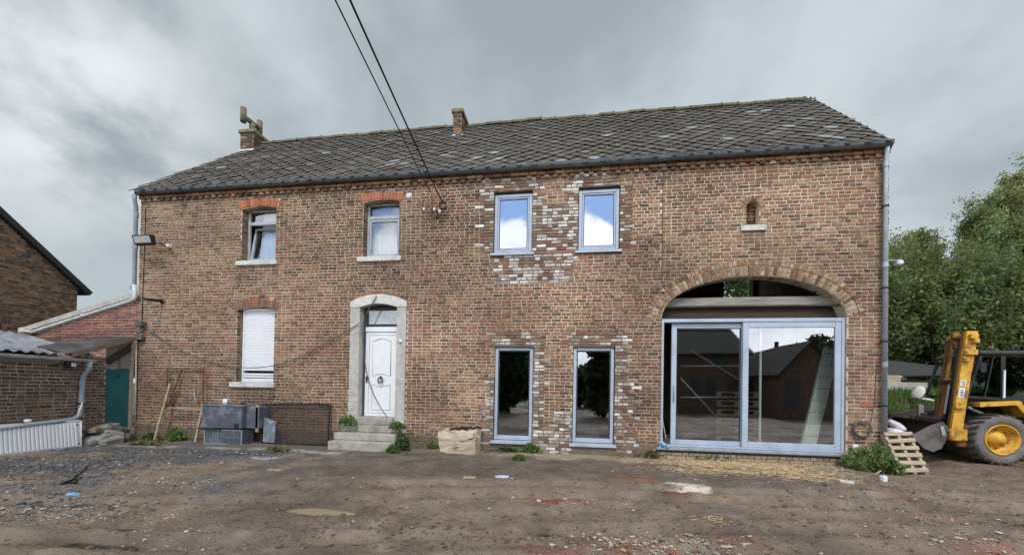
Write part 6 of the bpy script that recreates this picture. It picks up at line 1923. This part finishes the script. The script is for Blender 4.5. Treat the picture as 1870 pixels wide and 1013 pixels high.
sack(at(1672, 728, 13.6), at(1681, 706, 13.7), .15, .7, M['stone_pale'], 'white plastic sack standing on the grass bank behind the mast', 3)
sack(at(1682, 728, 13.5), at(1704, 731, 13.5), .08, .6, M['stone_pale'], 'white plastic sack lying flat on the bank behind the mast', 4)
for (p, q, r, lab) in (((1624, 762), (1700, 743), .11, 'dark beam lying across foot of the grass bank'), ((1625, 757), (1668, 752), .07, 'thin dark pole lying behind the larger beam on the bank')):
    mb = MB(); mb.bar(at(*p, 12), at(*q, 12.3), r, r); tag(mb.build('timber_beam', M['wood_dark']), lab, 'beam')
mb = MB(); a, b = at(1682, 738, 11.5), at(1682, 772, 11.5); mb.bbox(a.x - .05, a.x + .07, 11.5, 11.6, b.z, a.z, .01); tag(mb.build('fence_post', M['wood_grey']), 'short grey wooden post in front of the grass bank', 'post')

# ------------------------------------------------------------------ plants
def leaves(centres, size, tints, rng, long=1.6, droop=.3):
    n = len(centres)
    th = rng.uniform(0, 2 * np.pi, n); el = rng.normal(-droop, .6, n)
    d = np.stack([np.cos(th) * np.cos(el), np.sin(th) * np.cos(el), np.sin(el)], 1)
    r = rng.normal(size=(n, 3)); s = np.cross(d, r); s /= np.linalg.norm(s, axis=1, keepdims=True) + 1e-9
    L_ = (size * rng.uniform(.6, 1.3, n))[:, None]
    c = np.asarray(centres)
    V = np.stack([c - d * L_ * .5 * long, c + s * L_ * .42, c + d * L_ * .5 * long, c - s * L_ * .42], 1).reshape(-1, 3)
    Fq = np.arange(n * 4).reshape(n, 4)
    return V, Fq, np.repeat(tints, 4, 0)


def tree(x, y, h, cr, seed, label, lean=.0, base_=None, n_leaf=14000, leaf=.17, green=(0.092, 0.132, 0.050), low=.12, group='trees beyond the yard', name='tree', cat='tree', narrow=1.0, upw=.65):
    rng = np.random.default_rng(seed); g = base_ if base_ is not None else gz(x, y)
    t = thing(name, (x, y, g), label, cat, group)
    mb = MB(); pts = []; top = h * .9
    for k in range(9): q = k / 8; pts.append((x + lean * h * q ** 2 + rng.normal(0, .05) * q, y + rng.normal(0, .06) * q, g - .1 + top * q))
    r0 = .018 * h + .05
    mb.tube(pts, [r0 * (1 - .93 * k / 8) for k in range(9)], 8)
    nb = int(34 + cr * 9); ends = []
    for i in range(nb):
        q = low + (1 - low) * (i + rng.random()) / nb; zq = q * top
        prof = (math.sin(math.pi * min(1, (q - low) / (1 - low) * .88 + .12)) ** .75) * cr * narrow
        a = rng.uniform(0, 2 * np.pi); rr = prof * rng.uniform(.45, 1.08)
        i0 = min(7, int(q * 8)); p0 = Vector(pts[i0]).lerp(Vector(pts[i0 + 1]), q * 8 - i0)
        e = p0 + Vector((math.cos(a) * rr + lean * 1.2, math.sin(a) * rr, rr * rng.uniform(upw * .5, upw * 1.4) + .2))
        m_ = p0.lerp(e, .5) + Vector((0, 0, -.08 * rr))
        mb.tube([p0, m_, e], [r0 * (1 - q) * .35 + .015, r0 * (1 - q) * .2 + .01, .006], 4, caps=False)
        ends.append((p0, m_, e, rr))
    mb.build('trunk', M['bark'], t)
    C = []; T = []
    per = n_leaf // len(ends)
    for (p0, m_, e, rr) in ends:
        k = per; q = rng.beta(3.0, 1.2, k)[:, None]
        base_pts = np.array(p0) * (1 - q) ** 2 + 2 * np.array(m_) * q * (1 - q) + np.array(e) * q ** 2
        nsub = 7; sub = rng.normal(0, .16 + .09 * rr, (nsub, 3)); idx = rng.integers(0, nsub, k)
        pt_ = base_pts + sub[idx] * (.4 + .6 * q) + rng.normal(0, .10 + .035 * rr, (k, 3)) * np.array([1, 1, .8])
        tone_ = rng.uniform(.72, 1.35) * np.ones((k, 1)) * rng.uniform(.8, 1.25, (k, 1))
        hue = rng.uniform(-.12, .16)
        col_ = np.array(green)[None, :] * tone_ * np.array([1 + hue, 1, 1 - hue * .5])[None, :]
        pale = rng.random(k) < .10; col_[pale] = np.array([.13, .155, .085]) * rng.uniform(.8, 1.3, (pale.sum(), 1))
        C.append(pt_); T.append(col_)
    C = np.concatenate(C); T = np.concatenate(T); keep = C[:, 2] > g - .05; C = C[keep]; T = T[keep]
    V, Fq, TT_ = leaves(C, leaf, T, rng)
    np_mesh('crown', V, Fq, TT_, M['leaf'], t)
    return t


TT_ = [(28.2, 25.5, 16.0, 2.9, 'tallest wind-bent poplar at right edge behind the loader', 26000), (24.6, 26.0, 13.6, 1.9, 'tall slim poplar left of the tallest tree', 15000), (22.3, 25.0, 10.9, 1.5, 'medium pale green poplar above the loader cab', 11000),
       (20.7, 26.5, 10.7, 1.3, 'slender pointed tree above the loader mast', 9000), (18.9, 26.0, 9.6, 1.3, 'slender tree left of the loader mast top', 9000), (17.0, 27.0, 9.8, 1.2, 'narrow tree half hidden by right corner of farmhouse', 8000), (31.5, 24.0, 15.5, 2.9, 'broad tree at extreme right edge behind loader cab', 18000)]
for k, (x, y, h, cr, lab, nl) in enumerate(TT_):
    tree(x, y, h, cr, 1 + k, lab, lean=.05, n_leaf=int(nl * 2.3), leaf=.088, upw=1.7, green=((.26, .30, .115), (.28, .32, .14), (.235, .285, .105))[k % 3])
for k, (x, y, h, cr, lab) in enumerate(((16.0, 23.0, 6.4, 2.6, 'dark green bushy tree beside right corner of farmhouse'), (19.2, 22.6, 6.6, 2.7, 'dark bushy tree behind the low distant shed'), (22.6, 22.2, 7.0, 2.8, 'dark bushy tree directly behind the loader mast'),
                                        (26.0, 21.5, 7.2, 2.9, 'dense dark bush behind the loader cab'), (29.6, 20.6, 7.2, 2.9, 'dense dark bush at right edge behind the loader'), (24.4, 24.3, 9.4, 2.6, 'mid height bushy tree below the tall poplars'), (20.2, 24.3, 8.2, 2.4, 'rounded leafy tree above the dark bushes'))):
    tree(x, y, h, cr, 20 + k, lab, n_leaf=30000, leaf=.115, low=.02, green=(.18, .225, .08), base_=.9, upw=1.6, name='bushy_tree')
tree(9.7, 22.0, 8.6, 2.3, 40, 'leafy tree behind the farmhouse seen through the arch', n_leaf=9000, leaf=.17, green=(.06, .11, .03), group=None)


def weed(px, py, Y, h, r, n, label, seed, leafy=True, green=(.13, .21, .05), name='weed', ground_=None):
    rng = np.random.default_rng(seed); c = at(px, py, Y); g = gz(c.x, Y) if ground_ is None else ground_
    k = int(n * 1.7); a = rng.uniform(0, 2 * np.pi, k); q = np.sqrt(rng.random(k)); z = h * (1 - q ** 2 * .6) * rng.beta(1.6, 1.3, k)
    P_ = np.stack([c.x + r * q * np.cos(a), np.minimum(Y + r * .55 * q * np.sin(a), 8.46 if Y < 8.6 else 99), g + z + .01], 1)
    T = np.array(green)[None, :] * rng.uniform(.5, 1.5, (k, 1)) * np.array([1, 1, 1])[None]
    V, Fq, TT_ = leaves(P_, .042 if leafy else .075, T, rng, long=1.5 if leafy else 3.2, droop=-.4)
    o = np_mesh(name, V, Fq, TT_, M['weed']); return tag(o, label, 'weed')


weed(320, 795, 8.33, .34, .24, 420, 'bright green weed growing at wall foot between the stand legs', 1)
weed(276, 797, 8.35, .20, .22, 200, 'small dark weed at wall foot beside teal door', 2, green=(.07, .12, .035))
weed(216, 800, 7.9, .22, .2, 220, 'low weed growing out of rubble pile beside teal door', 3, green=(.11, .17, .04))
weed(635, 775, 8.12, .24, .22, 260, 'green weed growing on left end of the front steps', 4, ground_=.60)
weed(726, 785, 8.1, .16, .2, 260, 'creeping weed on top right corner of the front steps', 5, ground_=.56)
weed(735, 805, 8.0, .42, .17, 420, 'dark ivy climbing right end of the front steps', 6, green=(.07, .12, .035))
weed(718, 820, 7.7, .16, .16, 240, 'small leafy weed at foot of the front steps', 7, green=(.09, .15, .04))
weed(970, 822, 8.38, .24, .18, 300, 'green weed under right end of left tall window', 8)
weed(948, 840, 7.5, .10, .13, 200, 'small green weed standing alone in the yard', 9)
weed(1190, 826, 8.4, .18, .14, 130, 'dry weed at left end of the patio door sill', 10, green=(.13, .13, .04))
weed(790, 818, 8.4, .16, .12, 120, 'little weed at left side of cardboard box', 11)
weed(925, 822, 8.4, .10, .25, 120, 'thin weed behind the cable heap', 12, green=(.07, .09, .03))
weed(1565, 845, 8.30, .40, .28, 420, 'leafy weed clump below the white plug', 13, green=(.17, .26, .075))
weed(1600, 845, 8.15, .52, .32, 620, 'tall nettle clump in front of the right downpipe', 14, green=(.15, .24, .07))
weed(1622, 858, 7.85, .24, .22, 340, 'grassy weed clump beside left foot of the pallet', 15, green=(.14, .20, .06), leafy=False)
weed(1590, 858, 8.0, .22, .28, 340, 'low grassy weeds in front of the nettles', 16, green=(.15, .21, .07), leafy=False)
weed(270, 828, 7.6, .05, .35, 60, 'sparse grass tuft on the concrete apron left', 17, leafy=False, green=(.17, .17, .08))
weed(505, 838, 7.2, .045, .25, 40, 'sparse grass tuft in front of the mesh panel', 18, leafy=False, green=(.19, .18, .09))
rngw = np.random.default_rng(5); n = 700
xw = rngw.uniform(-11.0, 6.1, n); keep = vn(xw * 1.7, xw * 0 + 2.2) > .52; xw = xw[keep]; keep = ~((xw > -5.6) & (xw < -3.6)); xw = xw[keep]; n = len(xw)
yw = 8.47 - np.abs(rngw.normal(0, .07, n)); Pw = np.stack([xw, yw, ground_h(xw, yw) + rngw.uniform(0, .07, n)], 1)
V, Fq, TT_ = leaves(Pw, .045, np.array([.12, .17, .05])[None] * rngw.uniform(.5, 1.4, (n, 1)), rngw, long=2.0)
tag(np_mesh('wall_foot_growth', V, Fq, TT_, M['weed'], kind='stuff'), 'low moss and seedlings growing along foot of farmhouse wall', 'moss')
mb = MB(); mb.tube([gpt(1598, 868, .1) + Vector((0, 0, .02)), gpt(1618, 862, .1) + Vector((0, 0, .10)), gpt(1630, 860, .1) + Vector((0, 0, .16)), gpt(1640, 868, .1) + Vector((0, 0, .06))], .013, 6)
tag(mb.build('dry_stick', M['wood_pale']), 'bent dry stick in weeds beside the pallet foot', 'stick')
# grass on the bank
rng = np.random.default_rng(77); n = 16000
gx_ = rng.uniform(7.2, 20, n); gy_ = rng.uniform(10.6, 18.5, n); gz_ = ground_h(gx_, gy_)
hh = rng.uniform(.10, .34, n); an = rng.uniform(0, 2 * np.pi, n); w_ = .02
P0 = np.stack([gx_, gy_, gz_ - .02], 1); sd = np.stack([np.cos(an), np.sin(an), 0 * an], 1) * w_
tp = P0 + np.stack([rng.normal(0, .08, n), rng.normal(0, .08, n), hh], 1)
V = np.stack([P0 - sd, P0 + sd, tp], 1).reshape(-1, 3)
T = np.array([.085, .14, .03])[None] * rng.uniform(.6, 1.4, (n, 1))
tag(np_mesh('grass', V, np.arange(n * 3).reshape(n, 3), np.repeat(T, 3, 0), M['weed'], kind='stuff'), 'rough green grass growing on the bank at right', 'grass')

# ------------------------------------------------------------------ loose stones, straw and litter on the yard
OC = np.array([(1, 0, 0), (0, 1, 0), (-1, 0, 0), (0, -1, 0), (0, 0, .7), (0, 0, -.7), (.7, .7, .35), (-.7, .7, .3), (-.7, -.7, .35), (.7, -.7, .3)], float)
OF = np.array([(0, 6, 4), (6, 1, 4), (1, 7, 4), (7, 2, 4), (2, 8, 4), (8, 3, 4), (3, 9, 4), (9, 0, 4), (6, 0, 5), (1, 6, 5), (7, 1, 5), (2, 7, 5), (8, 2, 5), (3, 8, 5), (9, 3, 5), (0, 9, 5)])


def scatter(name, pts, sizes, tints, label, cat, seed, flat=.7):
    rng = np.random.default_rng(seed); n = len(pts)
    th = rng.uniform(0, 2 * np.pi, n); V = OC[None] * rng.uniform(.65, 1.25, (n, 10, 1))
    V = V * np.stack([np.ones(n), rng.uniform(.5, .9, n), np.full(n, flat) * rng.uniform(.6, 1, n)], 1)[:, None, :]
    c, s_ = np.cos(th)[:, None], np.sin(th)[:, None]
    V = np.stack([V[..., 0] * c - V[..., 1] * s_, V[..., 0] * s_ + V[..., 1] * c, V[..., 2]], -1) * sizes[:, None, None] + pts[:, None, :]
    F_ = (OF[None] + (np.arange(n) * 10)[:, None, None]).reshape(-1, 3)
    return tag(np_mesh(name, V.reshape(-1, 3), F_, np.repeat(tints, 10, 0), M['stones'], kind='stuff'), label, cat)


def spots(spec, seed):
    rng = np.random.default_rng(seed); P_ = []
    for px, py, rx_, ry_, n in spec:
        c = gpt(px, py); P_.append(np.stack([c.x + rng.normal(0, rx_, n), c.y + rng.normal(0, ry_, n)], 1))
    P_ = np.concatenate(P_); P_ = P_[(P_[:, 1] > 2.3) & (P_[:, 1] < 8.35)]
    return np.concatenate([P_, (ground_h(P_[:, 0], P_[:, 1]) + .004)[:, None]], 1), rng


P_, rng = spots([(60, 858, 1.1, .40, 1500), (200, 845, 1.1, .25, 1100), (330, 832, 1.2, .16, 800), (470, 835, .9, .16, 350), (20, 900, .6, .40, 600), (100, 925, .6, .2, 400)], 5)
T = np.where((rng.random(len(P_)) < .15)[:, None], np.array([[.40, .38, .35]]), np.array([[.085, .087, .095]])) * rng.uniform(.6, 1.4, (len(P_), 1))
scatter('slate_chippings', P_, np.clip(rng.gamma(2.0, .006, len(P_)) + .005, 0, .04), T, 'dark slate chippings with white bits spread over left of yard', 'gravel', 6, .5)
P_, rng = spots([(140, 940, .5, .12, 260), (300, 890, .55, .14, 200), (350, 885, .4, .10, 130), (600, 900, 2.5, 1.2, 130), (1000, 900, 2.5, 1.3, 160), (1500, 900, 2.0, 1.0, 220), (200, 950, 1.5, .8, 130), (1250, 1000, .5, .2, 260), (1750, 960, 1.0, .5, 300), (1780, 995, .6, .2, 220), (1150, 1000, .5, .15, 130), (330, 985, .35, .15, 60), (1700, 900, 1.5, .7, 160)], 8)
T = np.array([[.40, .36, .30]]) * rng.uniform(.45, 1.6, (len(P_), 1))
scatter('pebbles', P_, np.clip(rng.gamma(1.5, .0055, len(P_)) + .003, 0, .035), T, 'pale pebbles strewn over muddy yard', 'pebbles', 9)
P_, rng = spots([(900, 950, 3.5, 1.4, 1500), (1500, 930, 2.5, 1.2, 900), (300, 950, 2.5, 1.0, 600), (800, 975, 1.0, .3, 500), (1200, 985, .7, .3, 350), (1700, 930, 1.2, .6, 400)], 12)
T = np.array([[.15, .115, .085]]) * rng.uniform(.55, 1.3, (len(P_), 1))
scatter('mud_clods', P_, np.clip(rng.gamma(1.5, .0065, len(P_)) + .004, 0, .04), T, 'dark clods of mud scattered over yard', 'mud', 13)
P_, rng = spots([(1210, 993, .55, .18, 260), (1750, 985, .7, .2, 220), (1450, 855, .9, .12, 200), (1000, 917, .35, .08, 90), (1150, 1000, .5, .12, 120), (1260, 845, .6, .12, 120), (1500, 865, .5, .14, 120)], 15)
T = np.where((rng.random(len(P_)) < .5)[:, None], np.array([[.27, .10, .06]]), np.array([[.44, .39, .31]])) * rng.uniform(.6, 1.3, (len(P_), 1))
scatter('brick_crumbs', P_, np.clip(rng.gamma(1.6, .007, len(P_)) + .004, 0, .045), T, 'red brick crumbs and mortar bits lying on the yard', 'rubble', 16)
# straw
spec = [(1250, 842, .60, .14, 700), (1340, 858, .8, .20, 1500), (1430, 872, .55, .17, 900), (1480, 885, .35, .10, 300), (1050, 832, 1.0, .10, 260), (1290, 870, .5, .15, 500), (1305, 955, .10, .05, 40)]
P_, rng = spots(spec, 21); n = len(P_)
an = rng.normal(0.1, .5, n); ln_ = rng.uniform(.02, .10, n); d_ = np.stack([np.cos(an), np.sin(an), rng.normal(0, .12, n)], 1) * ln_[:, None]
sd = np.stack([-np.sin(an), np.cos(an), 0 * an], 1) * .0034
A_ = P_ + np.array([0, 0, .006]); up3 = np.array([0, 0, .004])
V = np.stack([A_ - d_ / 2 - sd, A_ - d_ / 2 + sd, A_ + d_ / 2 + sd, A_ + d_ / 2 - sd, A_ - d_ / 2 + up3, A_ + d_ / 2 + up3], 1).reshape(-1, 3)
V[:, 2] = np.maximum(V[:, 2], np.repeat(P_[:, 2], 6) + .001)
f0 = np.array([(0, 4, 5, 3), (4, 1, 2, 5)])
F_ = (f0[None] + (np.arange(n) * 6)[:, None, None]).reshape(-1, 4)
T = np.array([.50, .36, .19])[None] * rng.uniform(.5, 1.3, (n, 1))
tag(np_mesh('straw', V, F_, np.repeat(T, 6, 0), M['straw'], kind='stuff'), 'scattered yellow straw in front of the patio doors', 'straw')


def flat_bit(name, px, py, w, d, h, rot, m, label, cat, seed):
    p = gpt(px, py); p.z = gz(p.x, p.y); tag(rock(name, (p.x, p.y, p.z + h * .45), w, d, h, rot, m, seed), label, cat)


flat_bit('wood_offcut', 857, 884, .22, .05, .03, .2, M['wood_pale'], 'thin wood offcut lying left of the small bright puddle', 'wood', 1)
flat_bit('wood_offcut', 1546, 892, .22, .06, .05, -.4, M['stone_pale'], 'pale wooden offcut lying before the weeds at right', 'wood', 2)
flat_bit('plastic_cup', 1613, 888, .09, .08, .09, .3, M['plastic_white'], 'crumpled white cup lying in front of the pallet', 'cup', 3)
flat_bit('plastic_sheet', 917, 880, .24, .17, .015, .1, mat('pale_blue_plastic', (.55, .64, .80), .4), 'small pale blue plastic sheet lying flat in middle of the yard', 'scrap', 14)
flat_bit('plastic_scrap', 133, 908, .15, .06, .03, .1, M['plastic_blue'], 'flat blue plastic scrap on gravel at left', 'scrap', 4)
flat_bit('board_scrap', 503, 866, .28, .05, .025, .05, M['wood_pale'], 'pale flat board scrap lying on bare earth at left', 'wood', 5)
flat_bit('stone_flag', 1353, 907, .22, .06, .02, .1, M['stone_pale'], 'pale flat stone right of the sandy patch', 'stone', 6)
mb = MB(); pts = [gpt(x, y, .03) + Vector((0, 0, .012)) for x, y in ((165, 850), (150, 862), (132, 876), (110, 884), (122, 880), (140, 876), (138, 882), (112, 886))]
for q in pts: q.z = gz(q.x, q.y) + .015
mb.tube(pts, .011, 6); tag(mb.build('ground_cable', M['cable']), 'black cable curling over the gravel at left', 'cable')

# ------------------------------------------------------------------ farm buildings and trees across the yard (mirrored in the glass)
def far_barn(name, label, x0, x1, y0, y1, ze, zr, axis, wins, pale):
    t = thing(name, ((x0 + x1) / 2, (y0 + y1) / 2, 0), label, 'barn')
    wm_ = mat('barn_brick', (.13, .088, .066), .9, var=.35, vscale=4)
    mb = MB(); mb.box(x0, x1, y0, y1, -.2, ze); mb.build('wall', wm_, t)
    mb = MB(); o = .25
    if axis == 'x':
        ym = (y0 + y1) / 2
        mb.add([(x0, y0, ze), (x0, y1, ze), (x0, ym, zr), (x1, y0, ze), (x1, y1, ze), (x1, ym, zr)], [(0, 2, 1), (3, 4, 5), (0, 1, 4, 3)]); mb.build('gable', wm_, t)
        mb = MB(); mb.prism([(y0 - o, ze - .1), (ym, zr), (y1 + o, ze - .1), (y1 + o, ze + .02), (ym, zr + .14), (y0 - o, ze + .02)], x0 - o, x1 + o)
        mb.v = [(p[1], p[0], p[2]) for p in mb.v]
    else:
        xm = (x0 + x1) / 2
        mb.add([(x0, y0, ze), (x1, y0, ze), (xm, y0, zr), (x0, y1, ze), (x1, y1, ze), (xm, y1, zr)], [(0, 1, 2), (3, 5, 4), (0, 3, 4, 1)]); mb.build('gable', wm_, t)
        mb = MB(); mb.prism([(x0 - o, ze - .1), (xm, zr), (x1 + o, ze - .1), (x1 + o, ze + .02), (xm, zr + .14), (x0 - o, ze + .02)], y0 - o, y1 + o)
    rf_ = mb.build('roof', M['barn_roof'], t)
    if pale:
        ym = (y0 + y1) / 2; mb = MB(); mb.bar((x1 + o + .03, y1 + o, ze - .05), (x1 + o + .03, ym, zr + .08), .06, .22); mb.bar((x0, ym, zr + .16), (x1 + o, ym, zr + .16), .25, .1); mb.build('white_verge', M['white'], rf_, 'stuff')
    for (u, z, w, h) in wins:
        mb = MB(); mb.bbox(u, u + w, y1 - .02, y1 + .03, z, z + h, .01); mb.build('window', M['alu_dark'], t)
    return t


MY = 2 * 8.62
def mir(px, py, Yv): p = at(px, py, Yv); return p.x, MY - p.y, p.z
xa, _, ze_ = mir(1238, 645, 28); xb = mir(1366, 645, 28)[0]; zr_ = mir(1322, 604, 31.5)[2]
far_barn('brick_barn', 'long brick barn across the yard with white roof edge, mirrored in left patio pane', xa - 1.2, xb, MY - 35, MY - 28, ze_, zr_, 'x', [(xa + .9, 1.3, .65, 1.1), (xa + 1.9, 1.3, .6, 1.1), (xa + 3.2, 1.3, .7, 1.1), (xa + 2.3, 3.2, .7, .8)], True)
ax_, _, az_ = mir(1476, 622, 25); lx_ = mir(1424, 684, 25)[0]; lz_ = mir(1424, 684, 25)[2]
bb = far_barn('gabled_barn', 'gabled brick barn across the yard with small chimney, mirrored in right patio pane', lx_, 2 * ax_ - lx_, MY - 38, MY - 25, lz_, az_ - .15, 'y', [(lx_ + .3, .6, .8, 1.7)], False)
p = mir(1416, 634, 29); mb = MB(); mb.tube([(p[0], p[1], p[2] - 1.2), (p[0], p[1], p[2] + .35)], .13, 8); mb.build('stovepipe', M['black'], bb)
gT = 'trees on the far side of the yard'
for k, (px, py, Yv, cr, lab, nl) in enumerate(((1265, 588, 36, 3.0, 'dark tree behind the long barn across the yard', 5000), (1495, 606, 40, 2.0, 'tree rising behind the gabled barn across the yard', 4000), (1535, 612, 38, 2.5, 'tree right of the gabled barn across the yard', 4000),
                                              (1104, 575, 22, 0.95, 'big dark tree across the yard mirrored in right tall window', 8000), (1060, 676, 34, 2.0, 'green tree across the yard mirrored behind the right tall window', 5000), (930, 560, 24, 1.9, 'broad dark tree across the yard mirrored in left tall window', 12000), (1012, 668, 34, 2.2, 'rounded tree across the yard mirrored beside the tall windows', 5000), (830, 600, 30, 2.6, 'large tree across the yard opposite the front door', 7000), (1195, 615, 33, 1.8, 'tree across the yard left of the long barn', 6000))):
    x, y, z = mir(px, py, Yv); tree(x, y, z, cr, 60 + k, lab, n_leaf=nl, leaf=.28, low=.06, base_=0, group=gT, green=(.045, .075, .02))
for k, (x, y, h, cr, lab) in enumerate(((29.0, -25.0, 7.5, 3.2, 'tree on the far right side beyond the gabled barn'), (36.0, -22.0, 8.0, 3.5, 'last tree in the row right of the gabled barn'), (-15.0, -25.0, 9.0, 3.6, 'tree across the yard opposite the brick shed'), (-23.0, -24.0, 9.0, 3.6, 'tree across the yard at far left end of the row'))):
    tree(x, y, h, cr, 90 + k, lab, n_leaf=4000, leaf=.3, low=.05, base_=0, group=gT, green=(.06, .09, .028))
